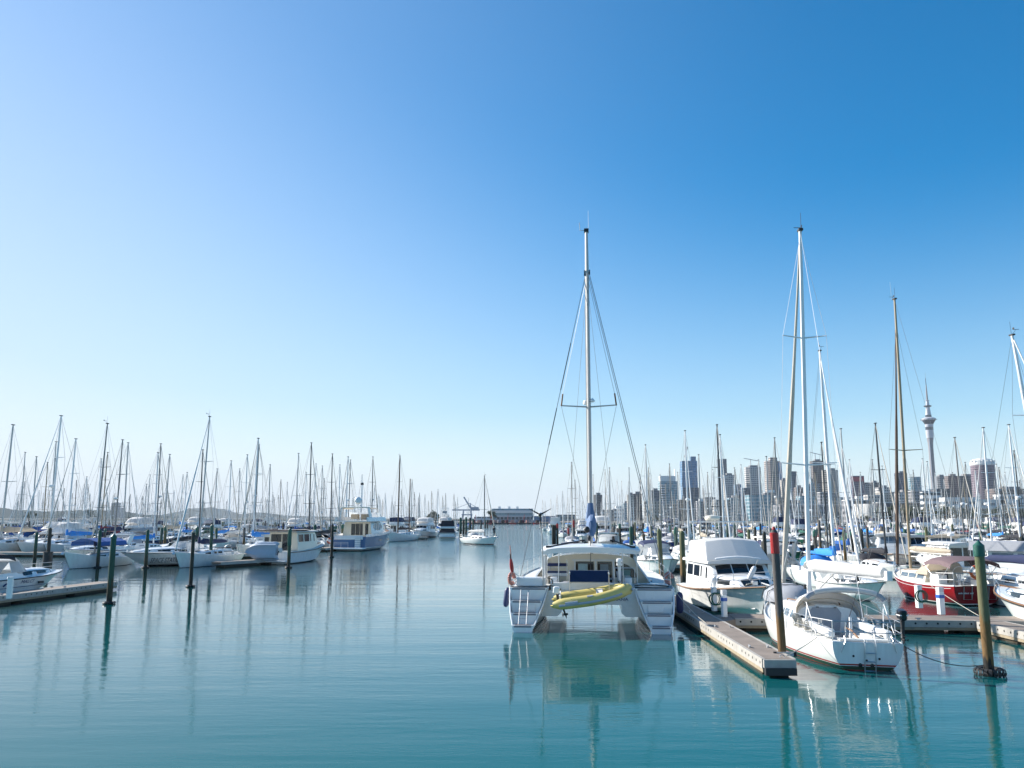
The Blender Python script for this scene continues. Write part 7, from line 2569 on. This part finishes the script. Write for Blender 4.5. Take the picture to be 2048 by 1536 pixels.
# ------------------------------------------------------------------ land, wharf and skyline
def facade(name, wall, glass, fz=3.6, fu=3.0, rz=0.55, ru=0.8, rough=0.15, gvar=0.35):
    """floors and window bays laid out in metres over the walls"""
    m, nt, b = _nodes(name)
    L = nt.links
    tc = nt.nodes.new("ShaderNodeTexCoord")
    sp = nt.nodes.new("ShaderNodeSeparateXYZ")
    L.new(tc.outputs["Object"], sp.inputs[0])
    def mth(op, a, b_=None):
        n = nt.nodes.new("ShaderNodeMath")
        n.operation = op
        for i, v in enumerate((a, b_)):
            if v is None:
                continue
            if isinstance(v, (int, float)):
                n.inputs[i].default_value = v
            else:
                L.new(v, n.inputs[i])
        return n.outputs[0]
    u = mth('ADD', sp.outputs[0], sp.outputs[1])
    gz = mth('LESS_THAN', mth('FRACT', mth('DIVIDE', sp.outputs[2], fz)), rz)
    gu = mth('LESS_THAN', mth('FRACT', mth('ADD', mth('DIVIDE', u, fu), 100.0)), ru)
    g = mth('MULTIPLY', gz, gu)
    wn_ = nt.nodes.new("ShaderNodeTexWhiteNoise")
    cb = nt.nodes.new("ShaderNodeCombineXYZ")
    L.new(mth('FLOOR', mth('DIVIDE', u, fu)), cb.inputs[0])
    L.new(mth('FLOOR', mth('DIVIDE', sp.outputs[2], fz)), cb.inputs[2])
    L.new(cb.outputs[0], wn_.inputs[0])
    gv = nt.nodes.new("ShaderNodeMix")
    gv.data_type = 'RGBA'
    gv.inputs[6].default_value = (*[c * (1 - gvar) for c in glass], 1)
    gv.inputs[7].default_value = (*[min(1, c * (1 + gvar)) for c in glass], 1)
    L.new(wn_.outputs[0], gv.inputs[0])
    mx = nt.nodes.new("ShaderNodeMix")
    mx.data_type = 'RGBA'
    mx.inputs[6].default_value = (*wall, 1)
    L.new(gv.outputs[2], mx.inputs[7])
    L.new(g, mx.inputs[0])
    L.new(mx.outputs[2], b.inputs["Base Color"])
    rr = nt.nodes.new("ShaderNodeMapRange")
    rr.inputs[3].default_value = 0.75
    rr.inputs[4].default_value = rough
    L.new(g, rr.inputs[0])
    L.new(rr.outputs[0], b.inputs["Roughness"])
    return m
F_BLUE = facade("blue_curtain_wall", (0.16, 0.24, 0.34), (0.06, 0.17, 0.32), 3.9, 1.8, 0.8, 0.85)
F_DARKB = facade("dark_blue_curtain_wall", (0.07, 0.10, 0.15), (0.03, 0.055, 0.09), 3.9, 1.8, 0.75, 0.85)
F_TEAL = facade("teal_curtain_wall", (0.30, 0.38, 0.42), (0.10, 0.22, 0.28), 3.8, 2.4, 0.65, 0.9)
F_STRIPE = facade("white_banded_wall", (0.62, 0.62, 0.62), (0.05, 0.07, 0.09), 3.8, 60, 0.5, 1.0)
F_GRID = facade("pale_gridded_wall", (0.50, 0.48, 0.46), (0.07, 0.09, 0.12), 3.7, 3.2, 0.62, 0.62)
F_BEIGE = facade("beige_gridded_wall", (0.37, 0.345, 0.31), (0.08, 0.085, 0.09), 3.2, 3.4, 0.5, 0.5)
F_BROWN = facade("brown_gridded_wall", (0.17, 0.14, 0.135), (0.05, 0.05, 0.055), 3.3, 3.0, 0.5, 0.6)
F_GREY = facade("grey_gridded_wall", (0.26, 0.26, 0.28), (0.06, 0.075, 0.09), 3.4, 3.0, 0.55, 0.6)
F_MAUVE = facade("mauve_gridded_wall", (0.20, 0.15, 0.18), (0.09, 0.08, 0.11), 3.5, 2.6, 0.55, 0.7)
F_BAND = facade("rose_banded_wall", (0.42, 0.37, 0.34), (0.10, 0.09, 0.10), 3.4, 60, 0.48, 1.0)
F_WHITE = facade("white_low_wall", (0.66, 0.66, 0.65), (0.14, 0.17, 0.20), 4.2, 5.0, 0.42, 0.8)
F_DUN = facade("dark_slate_wall", (0.10, 0.10, 0.11), (0.04, 0.05, 0.06), 3.6, 3.0, 0.55, 0.7)
M_ROOFW = mat("white_roof", (0.68, 0.68, 0.67), 0.5, vary=0.05)
M_ROOFG = mat("grey_roof", (0.22, 0.22, 0.23), 0.7, vary=0.1)
M_TOWERC = mat("tower_concrete", (0.235, 0.215, 0.22), 0.7, vary=0.12, scale=0.2)
M_TOWERW = mat("tower_white_band", (0.44, 0.45, 0.49), 0.4, vary=0.05, scale=0.2)
M_TOWERG = mat("tower_dark_glass", (0.05, 0.06, 0.08), 0.1, vary=0.1)
M_ROCK = mat("breakwater_rock", (0.20, 0.19, 0.185), 0.9, vary=0.35, scale=0.35, bump=0.5)
M_LAND = mat("land", (0.14, 0.14, 0.12), 0.9, vary=0.3, scale=0.02)
M_HILL = mat("hill_bush", (0.035, 0.05, 0.04), 0.95, vary=0.5, scale=0.006, spec=0.0)
M_SIGNR = mat("red_sign_band", (0.32, 0.03, 0.05), 0.5, vary=0.05)

def dims(px0, px1, ytop, D):
    a, b = at(px0, ytop, D), at(px1, ytop, D)
    return (a.x + b.x) / 2, b.x - a.x, a.z
def building(px0, px1, ytop, D, m, label, depth=0.8, rz=0.0, roof=M_ROOFG, plant=True, name="office_tower", shape="box", extra=None, cat="building", group=None):
    cx, w, h = dims(px0, px1, ytop, D)
    K = Kit(name)
    W = K.part("wall")
    ww = w / (abs(math.cos(rz)) + abs(math.sin(rz)) * depth)
    dd = ww * depth
    base = 0.5
    if shape == "box":
        poly = [(-ww / 2, -dd / 2), (ww / 2, -dd / 2), (ww / 2, dd / 2), (-ww / 2, dd / 2)]
    elif shape == "round":
        poly = [(math.cos(2 * math.pi * k / 24) * w / 2, math.sin(2 * math.pi * k / 24) * w / 2) for k in range(24)]
    elif shape == "oct":
        c = ww * 0.22
        poly = [(-ww / 2 + c, -dd / 2), (ww / 2 - c, -dd / 2), (ww / 2, -dd / 2 + c), (ww / 2, dd / 2 - c), (ww / 2 - c, dd / 2), (-ww / 2 + c, dd / 2), (-ww / 2, dd / 2 - c), (-ww / 2, -dd / 2 + c)]
    n = len(poly)
    lo_, hi = [V((x, y, base)) for x, y in poly], [V((x, y, h)) for x, y in poly]
    W.add(lo_ + hi, [(i, (i + 1) % n, n + (i + 1) % n, n + i) for i in range(n)], m)
    R_ = K.part("roof")
    R_.prism([p + V((0, 0, -0.4)) for p in [q * 0.985 + V((0, 0, q.z * 0.015)) for q in hi]], (0, 0, 0.8), roof)
    if plant:
        pl_ = K.part("roof_plant")
        pl_.box((ww * 0.05, 0, h + 1.9), (ww * 0.5, dd * 0.5, 3.0), roof)
    if extra:
        extra(K, ww, dd, h)
    return K.build((cx, D + dd / 2, 0), rz, label, cat, group)

def shore(name, pts, z, m):
    n = len(pts)
    M = Mesh()
    M.prism([(x, y, -1.0) for x, y in pts], (0, 0, z + 1.0), m)
    o = M.build(name)
    o["kind"] = "structure"
    return o
shore("land", [(34, 430), (330, 432), (900, 470), (2600, 900), (2600, 3200), (160, 3200), (90, 1100), (60, 640)], 1.2, M_LAND)
shore("wharf", [(-90, 640), (60, 640), (62, 860), (-100, 860)], 1.3, M_CONC)
shore("far_land", [(-2600, 1800), (-700, 1750), (-180, 1500), (-120, 2600), (-500, 4800), (-5200, 4800), (-5200, 2600)], 1.5, M_LAND)

# breakwater behind the left-hand rows
bwk = Mesh()
rr = random.Random(3)
prev = None
rings = []
for i in range(70):
    x = lerp(-330, -95, i / 69)
    y = 425 - 0.15 * (x + 95)
    rings.append([V((x, y - 6 + rr.uniform(-.6, .6), -0.5)), V((x, y - 2 + rr.uniform(-.6, .6), 1.5 + rr.uniform(-.5, .5))), V((x, y + rr.uniform(-.4, .4), 2.4 + rr.uniform(-.5, .4))), V((x, y + 3, 2.3 + rr.uniform(-.4, .4))), V((x, y + 8, -0.5))])
bwk.loft(rings, M_ROCK, closed=False, smooth=False)
tag(bwk.build("breakwater"), "long grey rock breakwater behind the left-hand masts", "breakwater")

# hills
def ridge(name, pts, D, depth, seed):
    M = Mesh()
    r_ = random.Random(seed)
    rings = []
    n = 160
    for i in range(n + 1):
        px = lerp(pts[0][0], pts[-1][0], i / n)
        for (xa, ya), (xb, yb) in zip(pts, pts[1:]):
            if xa <= px <= xb:
                t = (px - xa) / (xb - xa)
                t = t * t * (3 - 2 * t)
                py = lerp(ya, yb, t)
                break
        q = at(px, py, D)
        z = max(2, q.z + mnoise.noise(V((px * 0.06, seed, 0))) * q.z * 0.10 + mnoise.noise(V((px * 0.25, seed, 3))) * q.z * 0.08)
        rings.append([V((q.x * (1 - depth * 0.6 / D), D - depth * 0.6, -2)), V((q.x * (1 - depth * 0.3 / D), D - depth * 0.3, z * 0.55)), V((q.x, D, z)), V((q.x * (1 + depth / D), D + depth, -2))])
    M.loft(rings, M_HILL, closed=False, smooth=True)
    o = M.build(name)
    o["kind"] = "structure"
ridge("hills", [(-260, 1022), (-60, 1024), (60, 1023), (160, 1026), (260, 1030), (320, 1030), (350, 1024), (385, 1017), (420, 1015), (445, 1018), (485, 1028), (512, 1025), (535, 1026), (570, 1031), (640, 1033), (760, 1034.5)], 9000, 1400, 2)
ridge("near_hill", [(-300, 1020), (-120, 1014), (0, 1016), (40, 1020), (90, 1023), (140, 1021), (205, 1020), (240, 1023), (300, 1030), (360, 1033)], 5200, 800, 5)
building(223, 237, 1006, 4300, F_GREY, "lone hazy tower block on the hill far left", depth=0.7, name="tower_block")
building(240, 246, 1016, 4350, F_GREY, "smaller hazy block beside the lone far-left tower", depth=0.9, name="tower_block", plant=False)

# towers from left to right
def anz(K, w, d, h):
    s = K.part("shoulder")
    s.box((-w * 0.5 + w * 0.14, -d * 0.52, h * 0.465), (w * 0.30, d * 0.1, h * 0.93), F_STRIPE)
    c = K.part("crown")
    c.box((-w * 0.02, 0, h + 4.5), (w * 0.86, d * 0.8, 9), M_ROOFW)
    c.box((w * 0.42, 0, h + 10), (w * 0.03, d * 0.3, 20), M_ROOFW)
def pwc(K, w, d, h):
    s = K.part("rear_slab")
    s.box((w * 0.33, d * 0.25, h * 0.5 + 4), (w * 0.34, d * 0.6, h + 8), F_BLUE)
    c = K.part("maintenance_crane")
    c.tube([(-w * 0.2, 0, h), (-w * 0.2, 0, h + 9)], 0.9, M_ROOFG)
    c.tube([(-w * 0.25, 0, h + 7), (-w * 0.02, 0, h + 24)], 0.8, M_ROOFG)
    q = K.part("curved_edge")
    q.prism([(-w * 0.5, -d * 0.5, 60), (-w * 0.5, d * 0.3, 60), (-w * 0.5, d * 0.3, h), (-w * 0.42, -d * 0.5, h)], (-w * 0.05, 0, -4), F_BLUE)
    p_ = K.part("podium")
    p_.box((w * 0.02, -d * 0.55, h * 0.275), (w * 1.08, d * 0.16, h * 0.55), F_DARKB)
def crane_x(K, w, d, h):
    c = K.part("tower_crane")
    c.tube([(-w * 0.1, 0, h), (-w * 0.1, 0, h + 14)], 0.8, M_GALV)
    c.tube([(-w * 0.55, 0, h + 16), (w * 0.5, 0, h + 11)], 0.6, M_GALV)
def vero(K, w, d, h):
    c = K.part("halo")
    c.box((0, -d * 0.2, h + 3), (w * 0.5, d * 0.5, 7), F_BAND)
    q = K.part("glass_flank")
    q.box((w * 0.40, -d * 0.1, h * 0.49), (w * 0.24, d * 0.9, h * 0.98), F_BLUE)
def mscrn(K, w, d, h):
    c = K.part("crown")
    for k in range(16):
        a = 2 * math.pi * k / 16
        c.box((math.cos(a) * w * 0.47, math.sin(a) * w * 0.47, h + 2), (3.2, 3.2, 5), M_ROOFW, rz=a)
    c.lathe([(w * 0.50, h - 3), (w * 0.52, h - 2), (w * 0.52, h), (w * 0.4, h + 6), (w * 0.2, h + 8)], M_ROOFW, n=24)
def redtop(K, w, d, h):
    s = K.part("sign_band")
    s.box((0, -d * 0.5 - 0.6, h - 5), (w * 0.9, 0.8, 7), M_SIGNR)
for a in (
    (1188, 1205, 990, 1250, F_DUN, "dark round-cornered tower just right of the catamaran mast", dict(shape="oct", depth=1)),
    (1247, 1257, 1006, 1500, F_TEAL, "small blue block left of the brown striped tower block", dict(depth=1)),
    (1255, 1268, 990, 1150, F_BEIGE, "pale left half of the brown striped tower block", dict(depth=0.9)),
    (1266, 1284, 988, 1160, F_BROWN, "dark right half of the brown striped tower block", dict(depth=0.7)),
    (1303, 1319, 981, 1300, F_DARKB, "dark blue-grey block left of the white-shouldered tower", dict(depth=0.8)),
    (1320, 1355, 963, 1350, F_TEAL, "white-shouldered teal glass tower with stepped white crown", dict(depth=0.7, extra=anz, plant=False)),
    (1364, 1394, 922, 1400, F_BLUE, "tallest blue glass tower with a slanted edge and roof crane", dict(depth=0.7, extra=pwc, plant=False)),
    (1437, 1453, 918, 1650, F_DARKB, "slim dark blue tower behind the tall pale mast", dict(depth=0.8, plant=False)),
    (1448, 1470, 950, 1500, F_GRID, "pale stepped tower right of the slim dark blue tower", dict(depth=0.9)),
    (1470, 1484, 969, 1450, F_BLUE, "low blue glass block between the stepped and the grid-faced towers", dict(depth=0.8, plant=False)),
    (1493, 1523, 934, 1500, F_GRID, "grid-faced tower with rounded crown and thin crane", dict(depth=0.8, extra=crane_x, shape="oct")),
    (1534, 1562, 922, 1520, F_BAND, "rose-banded round tower with a blue glass flank", dict(shape="oct", depth=1, extra=vero, plant=False)),
    (1563, 1574, 960, 1400, F_BEIGE, "beige block right of the rose-banded round tower", dict(depth=1)),
    (1583, 1593, 943, 1450, F_DARKB, "narrow dark block behind the furled genoa", dict(depth=1, plant=False)),
    (1592, 1606, 975, 1300, F_BROWN, "brown block left of the racing yacht's mast", dict(depth=1)),
    (1625, 1647, 922, 1500, F_BROWN, "tall brown tower under construction with rough top", dict(depth=0.8, extra=crane_x)),
    (1649, 1678, 940, 1450, F_BEIGE, "beige ridged tower with stepped roof, right of the brown tower", dict(depth=0.8, shape="oct")),
    (1615, 1640, 968, 1250, F_GREY, "grey mid-rise in front of the tall brown tower", dict(depth=0.8)),
    (1704, 1728, 952, 1350, F_MAUVE, "mauve slab tower with red sign band on top", dict(depth=0.5, extra=redtop, plant=False)),
    (1729, 1743, 969, 1350, F_GREY, "low grey block right of the mauve slab tower", dict(depth=1)),
    (1743, 1758, 965, 1450, F_DUN, "dark grey block right of the mauve slab tower", dict(depth=1)),
    (1757, 1780, 975, 1300, F_GRID, "pale low block left of the bronze furled sail", dict(depth=0.8)),
    (1795, 1814, 946, 1500, F_DARKB, "dark glass tower between the gold mast and bronze furled sail", dict(depth=0.8)),
    (1822, 1844, 954, 1450, F_TEAL, "teal tower with curved roof left of the sky tower", dict(depth=0.8, shape="oct", plant=False)),
    (1876, 1893, 953, 1500, F_GREY, "grey rounded block right of the sky tower", dict(shape="oct", depth=1)),
    (1896, 1918, 952, 1350, F_BROWN, "left block of the twin brown buildings", dict(depth=0.7)),
    (1920, 1951, 952, 1380, F_DUN, "right darker block of the twin brown buildings", dict(depth=0.6)),
    (1952, 1996, 926, 1300, F_MAUVE, "white-topped round mauve tower near the right edge", dict(shape="round", extra=mscrn, plant=False)),
    (1989, 2060, 978, 1150, F_BROWN, "low brown building right of the white-topped round tower", dict(depth=0.5)),
):
    building(*a[:6], **a[6])
# lower town in front of the towers
low = [(1290, 1320, 1003, F_BEIGE), (1318, 1362, 1008, F_GRID), (1355, 1372, 1000, F_DUN), (1394, 1412, 1003, F_GREY), (1410, 1432, 995, F_GREY), (1430, 1462, 1000, F_BEIGE), (1458, 1486, 996, F_TEAL), (1484, 1500, 976, F_DARKB), (1498, 1540, 990, F_TEAL), (1530, 1556, 985, F_GREY), (1556, 1580, 995, F_BEIGE), (1575, 1600, 1000, F_GREY), (1600, 1635, 992, F_TEAL), (1640, 1672, 985, F_GREY), (1668, 1706, 995, F_TEAL), (1706, 1740, 998, F_GREY), (1735, 1765, 990, F_GRID), (1760, 1800, 984, F_BEIGE), (1798, 1830, 985, F_GRID), (1826, 1862, 982, F_GREY), (1870, 1900, 978, F_DUN), (1225, 1248, 1018, F_WHITE), (1205, 1228, 1020, F_GREY)]
for k, (a, b, y, m) in enumerate(low):
    nm = {F_BEIGE: "beige", F_GRID: "pale grey", F_DUN: "dark slate", F_GREY: "grey", F_TEAL: "glassy blue-green", F_DARKB: "dark blue", F_WHITE: "white"}[m]
    building(a, b, y, 900 + 23 * ((k * 7) % 11), m, "low %s town building, %s" % (nm, where((a + b) / 2)), depth=0.7, name="town_building", plant=(k % 3 == 0), roof=M_ROOFW if k % 2 else M_ROOFG)

# the sky tower
def sky_tower():
    D = 1890
    b = at(1872, 1030, D)
    zt = at(1852, 748, D).z
    k = zt / 328.0
    K = Kit("observation_tower")
    s = K.part("shaft")
    s.lathe([(11, 0), (8.5, 12), (6.6, 40), (6.1, 110), (6.0, 160), (6.6, 172), (8.6, 184)], M_TOWERC, n=20)
    for a in range(8):
        an = R(45 * a + 10)
        s.tube([(math.cos(an) * 15, math.sin(an) * 15, 0), (math.cos(an) * 7.5, math.sin(an) * 7.5, 30)], 1.3, M_TOWERC)
    li = K.part("lift_shaft")
    li.box((-5.4, -5.2, 95), (2.6, 2.6, 170), M_TOWERW, rz=0.8)
    p = K.part("pod")
    p.lathe([(8.6, 182), (9.4, 190), (9.6, 200)], M_TOWERW, n=24)
    p.lathe([(9.7, 200), (9.8, 207)], M_TOWERG, n=24)
    p.lathe([(9.8, 207), (10.3, 213)], M_TOWERW, n=24)
    p.lathe([(10.3, 213), (13.5, 218), (16.5, 222)], M_TOWERG, n=24)
    p.lathe([(16.8, 222), (17.5, 223), (17.5, 225.5), (15, 227), (9, 229)], M_TOWERW, n=24)
    p.lathe([(7.6, 229), (7.6, 234)], M_TOWERG, n=24)
    for a in range(12):
        an = R(30 * a)
        p.tube([(math.cos(an) * 15, math.sin(an) * 15, 222), (math.cos(an) * 20.5, math.sin(an) * 20.5, 224)], 0.5, M_TOWERG, n=4)
    u = K.part("upper_deck")
    u.lathe([(7.4, 234), (5.2, 247), (5.0, 252)], M_TOWERW, n=20)
    u.lathe([(5.0, 252), (9.2, 253), (9.4, 255.5), (5.4, 256)], M_TOWERG, n=20)
    u.lathe([(4.8, 256), (3.4, 266), (5.4, 267), (5.4, 268), (2.4, 268.5)], M_TOWERW, n=20)
    m = K.part("mast")
    m.lathe([(2.3, 268), (1.7, 290), (1.0, 303)], M_TOWERC, n=12)
    m.lathe([(0.9, 303), (0.7, 318)], M_TOWERG, n=8)
    m.lathe([(0.35, 318), (0.2, 332)], M_TOWERC, n=6)
    o = K.build((b.x, D, 0), 0, "very tall slender observation tower with a pod and needle spire", "tower")
    o.scale = (k * 0.86, k * 0.86, k)
sky_tower()

# shore buildings on the right
def bands(K, w, d, h):
    q = K.part("balcony")
    for z in (h * 0.35, h * 0.68):
        q.box((0, -d / 2 - 0.8, z), (w * 1.01, 1.6, 0.9), M_ROOFW)
for a, b, y, m, lb_, nm in ((1890, 1960, 996, F_WHITE, "long white waterfront building below the twin brown blocks", "waterfront_building"), (1958, 2010, 1000, F_WHITE, "white banded waterfront building below the round tower", "waterfront_building"), (2000, 2075, 990, F_WHITE, "tall white waterfront building at the right edge", "waterfront_building"), (1845, 1882, 985, F_STRIPE, "blank white waterfront block at the sky tower's foot", "waterfront_building"), (1690, 1745, 1001, F_GREY, "grey flat-roofed shed behind the white wrapped boat", "shed"), (1755, 1850, 1006, F_DUN, "dark low shed behind the trees", "shed"), (1560, 1690, 1010, F_GREY, "long grey low shed behind the racing yacht's mast", "shed")):
    building(a, b, y, 520 + (a % 7) * 9, m, lb_, depth=0.35, name=nm, roof=M_ROOFW, plant=False, extra=bands if nm != "shed" else None)
K = Kit("wrapped_boat"); q = K.part("wrap")
wx = at(1728, 1008, 470); wz = wx.z - 1.2
q.loft([[V((-3.2 * s_, y, 1.0)), V((-3.4 * s_, y, wz * 0.6)), V((-2.6 * s_, y, wz)), V((2.6 * s_, y, wz)), V((3.4 * s_, y, wz * 0.6)), V((3.2 * s_, y, 1.0))] for s_, y in ((0.6, -6), (1, -4), (1, 5), (0.8, 7))], M_WHITEC, closed=False, caps=False)
q.add([V((-1.9, -6, 1)), V((-2.0, -6, wz * .6)), V((-1.5, -6, wz)), V((1.5, -6, wz)), V((2.0, -6, wz * .6)), V((1.9, -6, 1))], [(0, 1, 2, 3, 4, 5)], M_WHITEC)
K.build((wx.x, 470, 1.2), 0.3, "tall white shrink-wrapped boat on the hard, right of the pale furled sail", "boat")
K = Kit("marquee"); q = K.part("canopy"); c_ = at(1888, 985, 620)
q.lathe([(12, 8), (11, 11), (7, 14.5), (2, 16.5), (0.2, 18)], M_ROOFW, n=18, sx=1.2)
q2 = K.part("wall"); q2.lathe([(11.6, 0), (11.6, 8)], F_WHITE, n=18, sx=1.2)
K.build((c_.x, 640, 1.2), 0, "white domed roof just right of the sky tower's foot", "building")

# the wharf in the middle distance
def ship_deck(K, w, d, h):
    q = K.part("promenade")
    for k in range(5):
        q.box((0, -d / 2 - 0.5, 9 + k * (h - 10) / 5), (w * 1.0, 1.2, 0.5), M_ROOFW)
    u = K.part("roof_house")
    for x in (-0.32, -0.08, 0.12):
        u.box((w * x, 0, h + 1.2), (w * 0.06, d * 0.5, 2.2), M_ROOFW)
building(984, 1066, 1018, 760, F_TEAL, "long white five-storey waterside hotel beyond the fairway", depth=0.4, name="waterside_hotel", roof=M_ROOFW, plant=False, extra=ship_deck)
building(993, 1064, 1033, 690, F_GREY, "grey wharf shed in front of the waterside hotel", depth=0.3, name="wharf_shed", plant=False, roof=M_ROOFW)
building(1068, 1112, 1033, 700, F_BLUE, "blue wharf shed right of the waterside hotel", depth=0.3, name="wharf_shed", plant=False)
building(1112, 1150, 1030, 900, F_GREY, "grey wharf shed behind the red-topped fairway piles", depth=0.4, name="wharf_shed", plant=False)
building(948, 985, 1034, 850, F_WHITE, "pale low shed left of the waterside hotel", depth=0.4, name="wharf_shed", plant=False, roof=M_ROOFW)
rr = random.Random(9)
for k in range(16):
    px = lerp(952, 1072, k / 15) + rr.uniform(-2, 2)
    g_ = at(px, 1047, 655)
    K = Kit("work_float")
    b_ = K.part("hull")
    L_ = rr.uniform(2.2, 4.0)
    b_.prism([(-L_, -1, 0.0), (-L_ * 1.1, -1, 0.9), (L_ * 1.15, -1, 1.0), (L_, -1, 0)], (0, 2, 0), M_BLACK if k % 3 else M_RED)
    c_ = K.part("wheelhouse")
    c_.rbox((rr.uniform(-1, 1), 0, 2.0), (2.2, 1.6, 2.0), [M_MAROON, M_PINK, M_GREYC, M_BROWNC][k % 4], r=0.2)
    if k % 4 == 0:
        d_ = K.part("derrick"); d_.tube([(0, 0, 2.5), (0.6, 0, 7.0)], 0.15, M_RED)
    K.build((g_.x, 636 - (k % 2) * 4, 0), rr.uniform(-.3, .3), "%s workboat along the far wharf, %s" % (["dark red", "pinkish", "grey", "brown"][k % 4], "%s of the row" % ["left end", "left part", "middle", "right part"][k // 4]), "workboat", "workboats along the far wharf")
def port_crane(px, label, boom_up):
    D = 1500
    g_ = at(px, 1046, D)
    K = Kit("container_crane")
    t = K.part("frame")
    z = at(px, 1020, D).z
    for x in (-8, 8):
        for y in (-8, 8):
            t.tube([(x, y, 0), (x * 0.8, y, z)], 1.1, M_STEELC, n=4)
    t.box((0, 0, z * 0.55), (18, 18, 2), M_STEELC)
    bm_ = K.part("boom")
    bm_.box((-2, 0, z), (48, 3, 2.4), M_STEELC)
    m_ = K.part("apex")
    m_.tube([(8, 0, z), (-6, 0, at(px, 994, D).z)], 1.4, M_STEELC, n=5)
    m_.tube([(8, 0, z), (5, 0, z + 12)], 1.0, M_STEELC, n=5)
    for x in (-24, 22):
        m_.tube([(4, 0, z + 12), (x, 0, z + 1)], 0.4, M_STEELC, n=4)
    h_ = K.part("machine_house")
    h_.box((14, 0, z + 3), (12, 5, 4.5), M_STEELC)
    K.build((g_.x, D, 0), 0, label, "crane")
M_STEELC = mat("blue_grey_steel", (0.28, 0.33, 0.40), 0.6, vary=0.1, scale=0.1)
port_crane(934, "blue-grey container crane with a raised arm beyond the moored cruisers", True)
shore("quay", [(-260, 1430), (-20, 1430), (-20, 1700), (-260, 1700)], 2.0, M_CONC)

# ------------------------------------------------------------------ trees along the shore
M_LEAF = [mat("leaf_dark", (0.035, 0.055, 0.022), 0.7, vary=0.3, scale=0.8), mat("leaf_mid", (0.06, 0.085, 0.03), 0.7, vary=0.3, scale=0.8), mat("leaf_olive", (0.085, 0.085, 0.032), 0.7, vary=0.3, scale=0.8)]
M_BARK = mat("bark", (0.07, 0.05, 0.035), 0.9, vary=0.3, scale=4)
def tree_kit(seed, m):
    r_ = random.Random(seed)
    K = Kit("tree")
    t = K.part("trunk")
    t.tube([(0, 0, 0), (0.15, 0.1, 2.0), (0.1, 0.2, 3.6)], [0.32, 0.24, 0.16], M_BARK, n=7)
    cl = []
    for k in range(6):
        a = 2 * math.pi * k / 6 + r_.uniform(-.3, .3)
        e = V((math.cos(a) * r_.uniform(1.4, 2.6), math.sin(a) * r_.uniform(1.4, 2.6), r_.uniform(3.8, 6.4)))
        t.tube([(0.12, 0.15, r_.uniform(2.0, 3.2)), e * 0.6 + V((0, 0, 1.4)), e], [0.14, 0.09, 0.04], M_BARK, n=5)
        cl += [(e, r_.uniform(0.9, 1.5)), (e * 0.65 + V((0, 0, 2.2)), r_.uniform(0.9, 1.4))]
    cl.append((V((0, 0, 7.0)), 1.2))
    c = K.part("crown")
    for q, rad in cl:
        for j in range(85):
            d = V((r_.gauss(0, 1), r_.gauss(0, 1), r_.gauss(0, 0.8))).normalized() * rad * r_.uniform(0.45, 1.08)
            p = q + d
            u = V((r_.uniform(-1, 1), r_.uniform(-1, 1), r_.uniform(-1, 1))).normalized()
            v = u.cross(d.normalized() + V((0.01, 0.02, 0))).normalized()
            s_ = r_.uniform(0.14, 0.30)
            c.add([p - u * s_, p + v * s_ * 0.6, p + u * s_, p - v * s_ * 0.6], [(0, 1, 2, 3)], m)
    return K
TT = [tree_kit(s_, M_LEAF[s_ % 3]) for s_ in range(4)]
TO = {}
rr = random.Random(21)
spots = [(lerp(1752, 2046, k / 33) + rr.uniform(-4, 4), rr.uniform(440, 490), rr.uniform(0.85, 1.35)) for k in range(34)] + [(1728, 450, 0.7), (1736, 455, 0.6), (1300, 455, 0.6), (1312, 470, 0.7), (1552, 480, 0.8)]
spots += [(866, 440, 0.95), (860, 446, 0.8), (872, 445, 0.8), (897, 450, 0.6), (982, 648, 1.2), (987, 650, 0.9), (57, 640, 1.1), (64, 646, 1.2), (176, 640, 1.2), (183, 645, 1.1)]
for k, (px, D, s_) in enumerate(spots):
    i = k % 4
    g_ = at(px, 1040, D)
    if i in TO:
        o = copy_tree(TO[i])
    else:
        o = TO[i] = TT[i].build()
    o.location = (g_.x, D, 0.8)
    o.rotation_euler = (0, 0, rr.uniform(0, 6.28))
    o.scale = (s_, s_, s_ * rr.uniform(0.9, 1.1))
    kind = "bushy %s tree" % ["dark green", "mid green", "olive green", "dark green"][i]
    tag(o, "%s on the shore, %s" % (kind, where(px)), "tree", "trees along the shore")
shore("mole", [(-75, 432), (-34, 430), (-34, 460), (-75, 462)], 1.0, M_ROCK)
# ------------------------------------------------------------------ the air
hz_m = bpy.data.materials.new("haze_air")
hz_m.use_nodes = True
hn = hz_m.node_tree
for n_ in list(hn.nodes):
    if n_.type != 'OUTPUT_MATERIAL':
        hn.nodes.remove(n_)
pv = hn.nodes.new("ShaderNodeVolumePrincipled")
pv.inputs["Color"].default_value = (0.80, 0.88, 0.97, 1)
pv.inputs["Density"].default_value = 0.00006
pv.inputs["Anisotropy"].default_value = 0.0
hn.links.new(pv.outputs[0], hn.nodes["Material Output"].inputs["Volume"])
hb = Mesh()
hb.box((0, 5450, 172), (19000, 11600, 350), hz_m)
o = hb.build("haze")
o["kind"] = "stuff"
tag(o, "thin pale haze over the harbour", "haze")
